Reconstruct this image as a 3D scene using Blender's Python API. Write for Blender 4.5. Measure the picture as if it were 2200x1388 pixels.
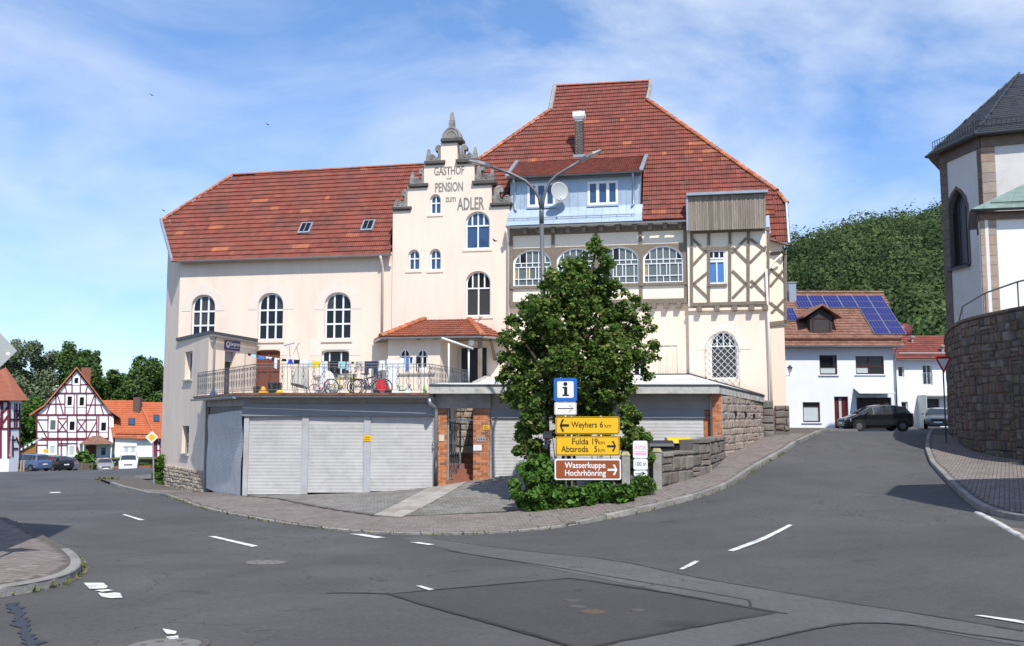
import bpy, math, random
import numpy as np
from mathutils import Vector, Matrix
from mathutils.geometry import tessellate_polygon, delaunay_2d_cdt
random.seed(7); rng = np.random.default_rng(7)
for o in list(bpy.data.objects): bpy.data.objects.remove(o)
R = math.radians
scene = bpy.context.scene
C = scene.collection
# ---------------------------------------------------------------- camera, sky, sun, exposure
EZ = 2.65                      # eye height above the lowest kerb
FPX = 2000.0                   # focal length in photo pixels (photo 2200 x 1388)
TH = math.atan(191.0 / FPX)    # camera pitched up
cam = bpy.data.cameras.new('camera'); camo = bpy.data.objects.new('camera', cam); C.objects.link(camo)
camo.location = (0, 0, EZ); camo.rotation_euler = (math.pi / 2 + TH, 0, 0)
cam.sensor_width = 36; cam.sensor_fit = 'HORIZONTAL'; cam.lens = 36 * FPX / 2200
cam.clip_end = 3000; cam.clip_start = 0.1
scene.camera = camo
SUN_AZ, SUN_EL = R(16.5), R(51)  # behind the camera, a little to the right
w = bpy.data.worlds.new('World'); scene.world = w; w.use_nodes = True
nt = w.node_tree; nt.nodes.clear()
def N(nt, kind, **kw):
    n = nt.nodes.new(kind)
    for k, v in kw.items():
        if k.startswith('i_'):
            n.inputs[k[2:].replace('_', ' ')].default_value = v
        else: setattr(n, k, v)
    return n
sky = N(nt, 'ShaderNodeTexSky', sky_type='NISHITA', sun_disc=False)
sky.sun_elevation = SUN_EL; sky.sun_rotation = math.pi - SUN_AZ; sky.altitude = 350
sky.air_density = 1.0; sky.dust_density = 0.0; sky.ozone_density = 3.5
tc = N(nt, 'ShaderNodeTexCoord')
mp = N(nt, 'ShaderNodeMapping'); mp.inputs['Scale'].default_value = (1.2, 1.6, 2.4); mp.inputs['Rotation'].default_value = (0.2, 0.5, 0.3)
nz = N(nt, 'ShaderNodeTexNoise'); nz.inputs['Scale'].default_value = 2.1; nz.inputs['Detail'].default_value = 8; nz.inputs['Roughness'].default_value = 0.58; nz.inputs['Distortion'].default_value = 0.45
mp2 = N(nt, 'ShaderNodeMapping'); mp2.inputs['Scale'].default_value = (1.0, 1.0, 1.6); mp2.inputs['Location'].default_value = (0.35, 0.1, 0.52)
nz2 = N(nt, 'ShaderNodeTexNoise'); nz2.inputs['Scale'].default_value = 1.4; nz2.inputs['Detail'].default_value = 3
cr = N(nt, 'ShaderNodeValToRGB'); cr.color_ramp.elements[0].position = 0.36; cr.color_ramp.elements[1].position = 0.74
cr2 = N(nt, 'ShaderNodeValToRGB'); cr2.color_ramp.elements[0].position = 0.30; cr2.color_ramp.elements[1].position = 0.60
mul = N(nt, 'ShaderNodeMath', operation='MULTIPLY'); mul2 = N(nt, 'ShaderNodeMath', operation='MULTIPLY'); mul2.inputs[1].default_value = 0.9
mix = N(nt, 'ShaderNodeMixRGB'); mix.inputs['Color2'].default_value = (5.6, 6.0, 6.5, 1)
bg = N(nt, 'ShaderNodeBackground'); bg.inputs['Strength'].default_value = 0.15
wo = N(nt, 'ShaderNodeOutputWorld')
L = nt.links.new
L(tc.outputs['Generated'], mp.inputs['Vector']); L(mp.outputs['Vector'], nz.inputs['Vector'])
L(tc.outputs['Generated'], mp2.inputs['Vector']); L(mp2.outputs['Vector'], nz2.inputs['Vector'])
L(nz.outputs['Fac'], cr.inputs['Fac']); L(nz2.outputs['Fac'], cr2.inputs['Fac'])
L(cr.outputs['Color'], mul.inputs[0]); L(cr2.outputs['Color'], mul.inputs[1]); L(mul.outputs[0], mul2.inputs[0])
grade = N(nt, 'ShaderNodeMixRGB', blend_type='MULTIPLY'); grade.inputs['Fac'].default_value = 1; 
sxyz = N(nt, 'ShaderNodeSeparateXYZ'); L(tc.outputs['Generated'], sxyz.inputs[0])
gr = N(nt, 'ShaderNodeValToRGB'); ge = gr.color_ramp.elements; ge[0].position = 0.0; ge[0].color = (0.56, 0.69, 0.94, 1); ge[1].position = 0.42; ge[1].color = (0.95, 1.06, 1.18, 1)
L(sxyz.outputs['Z'], gr.inputs['Fac']); L(gr.outputs['Color'], grade.inputs['Color2'])
L(sky.outputs['Color'], grade.inputs['Color1']); L(mul2.outputs[0], mix.inputs['Fac']); L(grade.outputs['Color'], mix.inputs['Color1'])
L(mix.outputs['Color'], bg.inputs['Color']); L(bg.outputs['Background'], wo.inputs['Surface'])
sun = bpy.data.lights.new('sun', 'SUN'); sun.energy = 4.2; sun.angle = R(0.53); sun.color = (1, 0.955, 0.89)
suno = bpy.data.objects.new('sun', sun); C.objects.link(suno)
suno.rotation_euler = (math.pi / 2 - SUN_EL, 0, SUN_AZ)
suno.location = (20, -30, 60)
scene.view_settings.view_transform = 'Standard'; scene.view_settings.look = 'None'
scene.view_settings.exposure = 0.25; scene.view_settings.gamma = 1
scene.view_settings.use_curve_mapping = False
scene.render.engine = 'CYCLES'
scene.cycles.max_bounces = 6; scene.cycles.transparent_max_bounces = 8

# ---------------------------------------------------------------- pixels to directions
CT, ST = math.cos(TH), math.sin(TH)
def ray(px, py):
    u = (px - 1100) / FPX; v = (694 - py) / FPX
    return Vector((u, CT - v * ST, ST + v * CT))
def P(px, py, Y):
    d = ray(px, py); k = Y / d.y
    return Vector((d.x * k, Y, d.z * k + EZ))
class Fr:
    """vertical plane frame: s along the wall, t out of it, z up (relative to the eye)"""
    def __init__(self, o, d):
        self.o = Vector((o[0], o[1], EZ)); d = Vector((d[0], d[1], 0)).normalized()
        self.d = d; self.n = Vector((d.y, -d.x, 0))
    def w(self, s, t, z): return self.o + self.d * s + self.n * t + Vector((0, 0, z))
    def pix(self, px, py, t=0.0):
        r = ray(px, py); o = self.o + self.n * t - Vector((0, 0, EZ))
        k = o.dot(self.n) / r.dot(self.n)
        p = r * k; q = p - o
        return q.dot(self.d), p.z
    def s(self, px, t=0.0): return self.pix(px, 885, t)[0]
    def z(self, px, py, t=0.0): return self.pix(px, py, t)[1]
def fr2(a, b):
    """frame from plan point a to plan point b (left to right)"""
    return Fr(a, (b[0] - a[0], b[1] - a[1]))

# ---------------------------------------------------------------- materials
TILE_P = None
MATS = {}
def ramp(nt, cols):
    n = N(nt, 'ShaderNodeValToRGB'); e = n.color_ramp.elements
    while len(e) < len(cols): e.new(0.5)
    for i, c in enumerate(cols):
        e[i].position = i / max(1, len(cols) - 1); e[i].color = (*c, 1)
    return n
def mat(name, col, rough=0.8, var=0.12, scale=3.0, bump=0.0, bscale=40.0, tint=None, metal=0.0, spec=0.4, stain=None, sscale=0.6, samt=0.5, transl=0.0, interp='LINEAR', stretch=None, coat=0.0):
    if name in MATS: return MATS[name]
    m = bpy.data.materials.new(name); m.use_nodes = True; MATS[name] = m
    nt = m.node_tree; b = nt.nodes['Principled BSDF']; L = nt.links.new
    b.inputs['Roughness'].default_value = rough; b.inputs['Metallic'].default_value = metal
    b.inputs['Specular IOR Level'].default_value = spec
    if coat: b.inputs['Coat Weight'].default_value = coat; b.inputs['Coat Roughness'].default_value = 0.05
    geo = N(nt, 'ShaderNodeNewGeometry'); pos = geo.outputs['Position']
    if stretch:
        mpp = N(nt, 'ShaderNodeMapping'); mpp.inputs['Scale'].default_value = stretch
        L(pos, mpp.inputs['Vector']); pos = mpp.outputs['Vector']
    if tint:
        at = N(nt, 'ShaderNodeAttribute', attribute_name='tint')
        rp = ramp(nt, tint); rp.color_ramp.interpolation = interp
        L(at.outputs['Fac'], rp.inputs['Fac']); cout = rp.outputs['Color']
    else:
        rgb = N(nt, 'ShaderNodeRGB'); rgb.outputs[0].default_value = (*col, 1); cout = rgb.outputs[0]
    if stain:
        n1 = N(nt, 'ShaderNodeTexNoise'); n1.inputs['Scale'].default_value = sscale; n1.inputs['Detail'].default_value = 7; n1.inputs['Roughness'].default_value = 0.62
        L(pos, n1.inputs['Vector'])
        r1 = ramp(nt, [(0, 0, 0), (1, 1, 1)]); r1.color_ramp.elements[0].position = 0.48; r1.color_ramp.elements[1].position = 0.70
        L(n1.outputs['Fac'], r1.inputs['Fac'])
        mm = N(nt, 'ShaderNodeMath', operation='MULTIPLY'); mm.inputs[1].default_value = samt; L(r1.outputs['Color'], mm.inputs[0])
        mx = N(nt, 'ShaderNodeMixRGB'); mx.inputs['Color2'].default_value = (*stain, 1)
        L(mm.outputs[0], mx.inputs['Fac']); L(cout, mx.inputs['Color1']); cout = mx.outputs['Color']
    if var:
        n2 = N(nt, 'ShaderNodeTexNoise'); n2.inputs['Scale'].default_value = scale; n2.inputs['Detail'].default_value = 5; n2.inputs['Roughness'].default_value = 0.65
        L(pos, n2.inputs['Vector'])
        mr = N(nt, 'ShaderNodeMapRange'); mr.inputs['From Min'].default_value = 0.25; mr.inputs['From Max'].default_value = 0.75
        mr.inputs['To Min'].default_value = 1 - var; mr.inputs['To Max'].default_value = 1 + var
        L(n2.outputs['Fac'], mr.inputs['Value'])
        vm = N(nt, 'ShaderNodeVectorMath', operation='SCALE'); L(cout, vm.inputs[0]); L(mr.outputs[0], vm.inputs['Scale']); cout = vm.outputs['Vector']
    L(cout, b.inputs['Base Color'])
    if bump:
        n3 = N(nt, 'ShaderNodeTexNoise'); n3.inputs['Scale'].default_value = bscale; n3.inputs['Detail'].default_value = 4
        L(pos, n3.inputs['Vector'])
        bp = N(nt, 'ShaderNodeBump'); bp.inputs['Strength'].default_value = bump; bp.inputs['Distance'].default_value = 0.02
        L(n3.outputs['Fac'], bp.inputs['Height']); L(bp.outputs['Normal'], b.inputs['Normal'])
    if transl:
        out = nt.nodes['Material Output']; tr = N(nt, 'ShaderNodeBsdfTranslucent'); ms = N(nt, 'ShaderNodeMixShader'); ms.inputs['Fac'].default_value = transl
        L(cout, tr.inputs['Color']); L(b.outputs[0], ms.inputs[1]); L(tr.outputs[0], ms.inputs[2]); L(ms.outputs[0], out.inputs['Surface'])
    return m
def glassmat(name, col, rough=0.04, spec=0.5, ior=1.5, coat=0.0):
    if name in MATS: return MATS[name]
    m = mat(name, col, rough=rough, var=0.0, spec=spec); b = m.node_tree.nodes['Principled BSDF']; b.inputs['IOR'].default_value = ior
    return m
# base colours are real-world reflectances, save where light or shade is put in
PLASTER = mat('plaster_cream', (0.84, 0.70, 0.57), 0.9, 0.055, 1.1, 0.25, 30, stain=(0.70, 0.57, 0.455), sscale=0.7, samt=0.5, spec=0.2, stretch=(1.5, 1.5, 0.28))
PLASTER_W = mat('plaster_infill', (0.86, 0.77, 0.62), 0.9, 0.03, 2, 0.15, 30, spec=0.2)
PLASTER_G = mat('plaster_grey_cream', (0.80, 0.665, 0.54), 0.9, 0.07, 0.9, 0.3, 25, stain=(0.56, 0.50, 0.45), sscale=0.7, samt=0.5, spec=0.2, stretch=(1.5, 1.5, 0.4))
SURROUND = mat('plaster_surround', (0.79, 0.69, 0.59), 0.9, 0.04, 3, 0.2, 30, spec=0.2)
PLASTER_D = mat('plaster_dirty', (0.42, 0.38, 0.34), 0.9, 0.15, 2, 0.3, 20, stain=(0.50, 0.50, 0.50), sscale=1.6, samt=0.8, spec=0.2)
WHITEWALL = mat('white_render', (0.80, 0.81, 0.83), 0.9, 0.03, 1, 0.15, 20, spec=0.2)
WHITE = mat('white_frame', (0.82, 0.83, 0.85), 0.4, 0.04, 4)
TIMBER = mat('weathered_timber', (0.215, 0.178, 0.14), 0.85, 0.25, 6, 0.5, 60, spec=0.2, stretch=(3, 3, 0.6))
BOARD = mat('grey_boards', None, 0.85, 0.25, 5, 0.5, 60, tint=[(0.26, 0.22, 0.175), (0.34, 0.29, 0.235), (0.21, 0.18, 0.145)], spec=0.2, stretch=(4, 4, 0.4))
STONE_ORN = mat('carved_stone', (0.30, 0.285, 0.255), 0.9, 0.3, 4, 0.6, 25, stain=(0.11, 0.105, 0.095), sscale=2.2, samt=0.7, spec=0.2)
SLAB = mat('dark_stone_slab', (0.11, 0.10, 0.09), 0.9, 0.3, 5, 0.4, 30, spec=0.2)
TILE = mat('roof_tile_red', None, 0.82, 0.24, 2.2, 0.3, 40, tint=[(0.18, 0.058, 0.044), (0.208, 0.063, 0.047), (0.228, 0.068, 0.049), (0.25, 0.076, 0.053), (0.215, 0.08, 0.06), (0.28, 0.092, 0.06), (0.40, 0.145, 0.068)], spec=0.25, stain=(0.12, 0.06, 0.05), sscale=0.9, samt=0.6)
TILE_O = mat('roof_tile_orange', None, 0.8, 0.2, 2, 0.3, 40, tint=[(0.36, 0.10, 0.045), (0.46, 0.14, 0.06), (0.55, 0.19, 0.08)], spec=0.3, stain=(0.28, 0.22, 0.17), sscale=1.5, samt=0.5)
TILE_P = mat('porch_tile', None, 0.8, 0.2, 2, 0.3, 40, tint=[(0.26, 0.085, 0.05), (0.31, 0.105, 0.06), (0.36, 0.13, 0.075)], spec=0.25, stain=(0.20, 0.10, 0.07), sscale=1.5, samt=0.5)
TILE_B = mat('roof_tile_brown', None, 0.85, 0.3, 3, 0.4, 40, tint=[(0.17, 0.085, 0.06), (0.23, 0.105, 0.07), (0.27, 0.14, 0.10), (0.20, 0.12, 0.095)], spec=0.25, stain=(0.34, 0.29, 0.25), sscale=2.6, samt=0.35)
ZINC = mat('zinc_sheet', (0.33, 0.375, 0.42), 0.42, 0.12, 2.5, 0.05, 10, metal=0.35, spec=0.5)
ZINCB = mat('zinc_cladding', (0.40, 0.49, 0.57), 0.45, 0.14, 1.3, 0.06, 4, metal=0.25, spec=0.5)
GUTTER = mat('gutter_metal', (0.36, 0.38, 0.40), 0.4, 0.15, 5, metal=0.5)
GUTTER_D = mat('gutter_dark', (0.14, 0.145, 0.15), 0.4, 0.15, 5, metal=0.4)
PIPE_C = mat('pipe_cream', (0.80, 0.71, 0.60), 0.5, 0.06, 5)
STEEL = mat('galvanised_steel', (0.42, 0.44, 0.46), 0.45, 0.15, 6, metal=0.6)
IRON = mat('wrought_iron', (0.16, 0.165, 0.175), 0.5, 0.2, 10, metal=0.4)
DARKM = mat('dark_metal', (0.05, 0.053, 0.06), 0.4, 0.1, 6, metal=0.3)
BLACK = mat('black_plastic', (0.018, 0.018, 0.02), 0.5, 0.1, 6)
SHUT = mat('roller_shutter_steel', (0.56, 0.55, 0.535), 0.45, 0.1, 1.2, 0.06, 6, metal=0.2, stain=(0.36, 0.35, 0.34), sscale=2.0, samt=0.45)
SHUT_D = mat('shutter_box_blue_grey', (0.27, 0.285, 0.31), 0.5, 0.08, 2, metal=0.2)
CONC = mat('weathered_concrete', (0.50, 0.49, 0.45), 0.9, 0.15, 3, 0.5, 20, stain=(0.20, 0.195, 0.18), sscale=2.6, samt=0.9, spec=0.2)
CONC_G = mat('grey_concrete', (0.33, 0.32, 0.30), 0.9, 0.2, 4, 0.5, 25, stain=(0.19, 0.185, 0.17), sscale=2.5, samt=0.7, spec=0.2)
ROOFFELT = mat('pale_roof_felt', (0.60, 0.585, 0.54), 0.85, 0.08, 2, 0.2, 15, stain=(0.44, 0.42, 0.38), sscale=1.2, samt=0.5)
EDGEM = mat('roof_edge_metal', (0.055, 0.06, 0.068), 0.5, 0.1, 4)
BRICK = mat('clinker_brick_orange', None, 0.6, 0.18, 5, 0.3, 50, tint=[(0.34, 0.11, 0.04), (0.48, 0.17, 0.06), (0.56, 0.22, 0.085), (0.25, 0.085, 0.04), (0.50, 0.20, 0.08)], spec=0.3)
MORTAR = mat('pale_mortar', (0.55, 0.50, 0.45), 0.95, 0.12, 6, 0.4, 60, spec=0.1)
MORTAR_D = mat('dark_mortar', (0.17, 0.155, 0.14), 0.95, 0.2, 6, 0.4, 60, spec=0.1)
STONE = mat('sandstone_blocks', None, 0.9, 0.25, 3.5, 0.9, 14, tint=[(0.29, 0.25, 0.21), (0.38, 0.315, 0.25), (0.33, 0.255, 0.21), (0.27, 0.245, 0.22), (0.42, 0.345, 0.275)], stain=(0.17, 0.15, 0.13), sscale=2.4, samt=0.5, spec=0.15)
STONE_D = mat('dark_basalt_sandstone', None, 0.9, 0.3, 3.5, 0.9, 14, tint=[(0.15, 0.14, 0.125), (0.20, 0.175, 0.15), (0.17, 0.135, 0.115), (0.23, 0.21, 0.18), (0.13, 0.125, 0.115)], stain=(0.24, 0.22, 0.18), sscale=2.4, samt=0.5, spec=0.15)
STONE_R = mat('retaining_stones', None, 0.9, 0.3, 3.5, 0.9, 14, tint=[(0.10, 0.09, 0.083), (0.155, 0.128, 0.105), (0.135, 0.09, 0.074), (0.19, 0.175, 0.158), (0.088, 0.082, 0.078), (0.175, 0.142, 0.10)], stain=(0.07, 0.065, 0.06), sscale=1.2, samt=0.6, spec=0.15)  # tones lowered: the shade lying on this wall is put into the colour
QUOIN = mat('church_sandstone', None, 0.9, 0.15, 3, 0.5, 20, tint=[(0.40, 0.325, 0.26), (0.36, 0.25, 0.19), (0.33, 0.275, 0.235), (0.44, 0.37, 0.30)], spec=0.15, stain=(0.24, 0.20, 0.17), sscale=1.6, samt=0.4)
QUOIN_D = mat('church_sandstone_shaded', None, 0.9, 0.2, 3, 0.5, 20, tint=[(0.20, 0.15, 0.125), (0.16, 0.13, 0.115), (0.23, 0.17, 0.13)], spec=0.15)  # darker copy of QUOIN: shade of the unlit church faces put into the colour
SLATE = mat('roof_slate', None, 0.55, 0.2, 5, 0.2, 30, tint=[(0.028, 0.031, 0.037), (0.045, 0.049, 0.056), (0.036, 0.04, 0.047)], spec=0.2)
COPPER = mat('green_copper', (0.20, 0.27, 0.235), 0.6, 0.25, 2, 0.1, 10, stain=(0.13, 0.16, 0.14), sscale=1.8, samt=0.7)
GLASS = glassmat('window_glass_dark', (0.008, 0.009, 0.010), 0.03, 0.5, 1.45)
GLASS_V = glassmat('window_glass_curtained', (0.05, 0.05, 0.048), 0.05, 0.5, 1.45)
GLASS_C = glassmat('car_glass', (0.035, 0.04, 0.045), 0.03, 0.6, 1.8)
GLASS_B = glassmat('window_glass_sky_tint', (0.03, 0.075, 0.17), 0.03, 0.5, 1.6)  # blue of the mirrored sky put into the base colour
GLASS_G = glassmat('window_glass_greenish', (0.12, 0.145, 0.145), 0.05, 0.5, 1.5)
GLASS_Y = glassmat('window_glass_amber', (0.34, 0.27, 0.08), 0.1, 0.5, 1.5)
CURT_B = mat('blue_curtain_glass', (0.07, 0.20, 0.52), 0.25, 0.2, 6, stretch=(6, 6, 0.3))
CURTW = mat('white_blind', (0.50, 0.55, 0.55), 0.4, 0.05, 3)
DOORW = mat('brown_door_wood', (0.17, 0.055, 0.03), 0.5, 0.2, 5, stretch=(6, 6, 0.5))
PAINT = mat('road_paint_white', (0.74, 0.74, 0.71), 0.7, 0.15, 9, 0.3, 60, stain=(0.22, 0.22, 0.22), sscale=5, samt=0.9)
SIGN_Y = mat('sign_yellow', (0.78, 0.46, 0.012), 0.4, 0.03, 3)
SIGN_BR = mat('sign_brown', (0.30, 0.075, 0.02), 0.4, 0.03, 3)
SIGN_W = mat('sign_white', (0.80, 0.81, 0.80), 0.4, 0.04, 6)
SIGN_K = mat('sign_black', (0.012, 0.012, 0.012), 0.4, 0.0)
SIGN_BL = mat('sign_blue', (0.02, 0.12, 0.45), 0.4, 0.03)
SIGN_R = mat('sign_red', (0.50, 0.015, 0.02), 0.4, 0.03)
PINK = mat('faded_pink_print', (0.78, 0.40, 0.56), 0.5, 0.06, 8)
NAVY = mat('navy_sign', (0.03, 0.025, 0.14), 0.4, 0.05)
GREYB = mat('sign_back_aluminium', (0.42, 0.46, 0.46), 0.5, 0.06, 4, metal=0.2)
LETTER = mat('grey_lettering_paint', (0.235, 0.215, 0.19), 0.8, 0.1, 6)
LEAF = mat('lime_leaves', None, 0.6, 0.25, 4, tint=[(0.055, 0.115, 0.020), (0.078, 0.155, 0.028), (0.105, 0.19, 0.036), (0.145, 0.23, 0.048), (0.36, 0.35, 0.12)], transl=0.4, spec=0.15)
LEAF_IVY = mat('ivy_leaves', None, 0.45, 0.2, 4, tint=[(0.035, 0.085, 0.015), (0.06, 0.14, 0.022), (0.09, 0.19, 0.03), (0.14, 0.25, 0.045)], transl=0.28, spec=0.2)
LEAF_F = mat('forest_leaves', None, 0.7, 0.45, 0.05, tint=[(0.034, 0.060, 0.022), (0.044, 0.075, 0.026), (0.056, 0.092, 0.030), (0.076, 0.116, 0.036), (0.105, 0.155, 0.044)], transl=0.25, spec=0.2)
LEAF_W = mat('willow_leaves', None, 0.6, 0.3, 0.4, tint=[(0.11, 0.15, 0.078), (0.14, 0.185, 0.095), (0.175, 0.22, 0.12)], transl=0.2, spec=0.3)
LEAF_D = mat('broad_leaves', None, 0.6, 0.3, 0.4, tint=[(0.045, 0.09, 0.02), (0.065, 0.125, 0.028), (0.09, 0.16, 0.036), (0.12, 0.195, 0.042)], transl=0.2, spec=0.3)
BARK = mat('bark', (0.07, 0.055, 0.042), 0.95, 0.3, 6, 0.8, 20, spec=0.1)
RUBBER = mat('tyre_rubber', (0.015, 0.015, 0.016), 0.8, 0.1)

# ---------------------------------------------------------------- mesh builder
ROOT = {}
def root(name, loc, label, cat, group=None, kind=None):
    o = bpy.data.objects.new(name, None); C.objects.link(o); o.empty_display_size = 0.2
    o.location = loc; tag(o, label, cat, group, kind); ROOT[o.name] = Vector(loc); return o
def tag(o, label=None, cat=None, group=None, kind=None):
    if label: o['label'] = label
    if cat: o['category'] = cat
    if group: o['group'] = group
    if kind: o['kind'] = kind
    return o
def offs(parent):
    while parent is not None and parent.parent is not None: parent = parent.parent
    return Vector(parent.location) if parent is not None else Vector((0, 0, 0))
def link(name, me, parent=None, loc=None):
    o = bpy.data.objects.new(name, me); C.objects.link(o)
    if parent is not None: o.parent = parent
    if loc is not None: o.location = loc
    return o
class MB:
    def __init__(self): self.v = []; self.f = []; self.t = []
    def face(self, pts, tint=0.5):
        n = len(self.v); self.v.extend([tuple(p) for p in pts]); self.f.append(tuple(range(n, n + len(pts)))); self.t.append(tint)
    def hexa(self, p, tint=0.5):
        """8 points: bottom ring 0-3, top ring 4-7"""
        n = len(self.v); self.v.extend([tuple(q) for q in p])
        for q in ((3, 2, 1, 0), (4, 5, 6, 7), (0, 1, 5, 4), (1, 2, 6, 5), (2, 3, 7, 6), (3, 0, 4, 7)):
            self.f.append(tuple(n + i for i in q)); self.t.append(tint)
    def box(self, x0, x1, y0, y1, z0, z1, tint=0.5):
        self.hexa([(x0, y0, z0), (x1, y0, z0), (x1, y1, z0), (x0, y1, z0), (x0, y0, z1), (x1, y0, z1), (x1, y1, z1), (x0, y1, z1)], tint)
    def fbox(self, fr, s0, s1, t0, t1, z0, z1, tint=0.5):
        w = fr.w
        self.hexa([w(s0, t1, z0), w(s1, t1, z0), w(s1, t0, z0), w(s0, t0, z0), w(s0, t1, z1), w(s1, t1, z1), w(s1, t0, z1), w(s0, t0, z1)], tint)
    def beam(self, fr, a, b, wd, t0, t1, tint=0.5):
        a = Vector(a); b = Vector(b); d = (b - a).normalized(); n = Vector((-d.y, d.x)) * wd / 2
        q = [a - n, b - n, b + n, a + n]
        self.hexa([fr.w(p.x, t1, p.y) for p in q] + [fr.w(p.x, t0, p.y) for p in q], tint)
    def prism(self, fr, poly, t0, t1, tint=0.5, back=False):
        n = len(poly)
        tri = tessellate_polygon([[Vector((p[0], p[1], 0)) for p in poly]])
        ar = sum(poly[i][0] * poly[(i + 1) % n][1] - poly[(i + 1) % n][0] * poly[i][1] for i in range(n))
        if ar < 0: poly = poly[::-1]; tri = [tuple(n - 1 - i for i in t) for t in tri]
        b = len(self.v)
        self.v.extend([tuple(fr.w(p[0], t1, p[1])) for p in poly]); self.v.extend([tuple(fr.w(p[0], t0, p[1])) for p in poly])
        for t in tri:
            x = [poly[i] for i in t]
            a2 = (x[1][0] - x[0][0]) * (x[2][1] - x[0][1]) - (x[2][0] - x[0][0]) * (x[1][1] - x[0][1])
            t = t if a2 > 0 else t[::-1]
            self.f.append(tuple(b + i for i in t)); self.t.append(tint)
            if back: self.f.append(tuple(b + n + i for i in t[::-1])); self.t.append(tint)
        for i in range(n):
            j = (i + 1) % n; self.f.append((b + j, b + i, b + n + i, b + n + j)); self.t.append(tint)
    def tube(self, pts, r, n=6, tint=0.5, caps=True):
        pts = [Vector(p) for p in pts]; m = len(pts); b = len(self.v)
        rr = r if isinstance(r, (list, tuple)) else [r] * m
        up = None
        for i, p in enumerate(pts):
            d = (pts[min(i + 1, m - 1)] - pts[max(i - 1, 0)]).normalized()
            if up is None: up = Vector((0, 0, 1)) if abs(d.z) < 0.9 else Vector((1, 0, 0))
            x = d.cross(up).normalized(); y = x.cross(d).normalized(); up = y
            for k in range(n):
                a = 2 * math.pi * k / n
                self.v.append(tuple(p + (x * math.cos(a) + y * math.sin(a)) * rr[i]))
        for i in range(m - 1):
            for k in range(n):
                k2 = (k + 1) % n
                self.f.append((b + i * n + k, b + i * n + k2, b + (i + 1) * n + k2, b + (i + 1) * n + k)); self.t.append(tint)
        if caps:
            self.f.append(tuple(b + k for k in range(n))[::-1]); self.t.append(tint)
            self.f.append(tuple(b + (m - 1) * n + k for k in range(n))); self.t.append(tint)
    def lathe(self, c, prof, n=16, tint=0.5, axis=None):
        """prof: (radius, height) pairs about axis through c"""
        ax = Vector(axis).normalized() if axis else Vector((0, 0, 1))
        x = ax.orthogonal().normalized(); y = ax.cross(x); b = len(self.v); c = Vector(c)
        for r, h in prof:
            for k in range(n):
                a = 2 * math.pi * k / n
                self.v.append(tuple(c + ax * h + (x * math.cos(a) + y * math.sin(a)) * r))
        for i in range(len(prof) - 1):
            for k in range(n):
                k2 = (k + 1) % n
                self.f.append((b + i * n + k, b + i * n + k2, b + (i + 1) * n + k2, b + (i + 1) * n + k)); self.t.append(tint)
        self.f.append(tuple(b + k for k in range(n))[::-1]); self.t.append(tint)
        self.f.append(tuple(b + (len(prof) - 1) * n + k for k in range(n))); self.t.append(tint)
    def build(self, name, m, parent=None, smooth=False, kind=None, label=None):
        off = offs(parent)
        me = bpy.data.meshes.new(name)
        v = self.v if off.length == 0 else [(p[0] - off.x, p[1] - off.y, p[2] - off.z) for p in self.v]
        me.from_pydata(v, [], self.f); me.materials.append(m)
        at = me.attributes.new('tint', 'FLOAT', 'FACE'); at.data.foreach_set('value', np.array(self.t, dtype=np.float32))
        if smooth: me.polygons.foreach_set('use_smooth', [True] * len(self.f))
        me.update()
        o = link(name, me, parent)
        if kind: o['kind'] = kind
        if label: o['label'] = label
        return o
def part_box(name, m, parent, fr, *a, **k):
    mb = MB(); mb.fbox(fr, *a); return mb.build(name, m, parent, **k)
def npmesh(name, verts, faces, tints, m, parent=None, kind=None):
    off = offs(parent); verts = np.asarray(verts, dtype=np.float32) - np.array(off, dtype=np.float32)
    faces = np.asarray(faces, dtype=np.int32); k = faces.shape[1]
    me = bpy.data.meshes.new(name); me.vertices.add(len(verts)); me.vertices.foreach_set('co', verts.ravel())
    me.loops.add(faces.size); me.loops.foreach_set('vertex_index', faces.ravel())
    me.polygons.add(len(faces)); me.polygons.foreach_set('loop_start', np.arange(0, faces.size, k, dtype=np.int32))
    me.update(calc_edges=True); me.materials.append(m)
    at = me.attributes.new('tint', 'FLOAT', 'FACE'); at.data.foreach_set('value', np.asarray(tints, dtype=np.float32))
    me.validate()
    o = link(name, me, parent)
    if kind: o['kind'] = kind
    return o
def clip_poly(poly, inside, cut):
    out = []
    for i in range(len(poly)):
        a, b = poly[i], poly[(i + 1) % len(poly)]; ia, ib = inside(a), inside(b)
        if ia: out.append(a)
        if ia != ib: out.append(cut(a, b))
    return out
def clip_convex(poly, conv):
    for i in range(len(conv)):
        a, b = conv[i], conv[(i + 1) % len(conv)]; ex, ez = b[0] - a[0], b[1] - a[1]
        side = lambda p: ex * (p[1] - a[1]) - ez * (p[0] - a[0])
        def cut(p, q):
            sp, sq = side(p), side(q); k = sp / (sp - sq); return (p[0] + (q[0] - p[0]) * k, p[1] + (q[1] - p[1]) * k)
        poly = clip_poly(poly, lambda p: side(p) >= -1e-9, cut)
        if len(poly) < 3: return []
    return poly
def inpoly(x, y, poly):
    r = False; n = len(poly); j = n - 1
    for i in range(n):
        if (poly[i][1] > y) != (poly[j][1] > y) and x < (poly[j][0] - poly[i][0]) * (y - poly[i][1]) / (poly[j][1] - poly[i][1]) + poly[i][0]: r = not r
        j = i
    return r
_fc = {}
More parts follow.
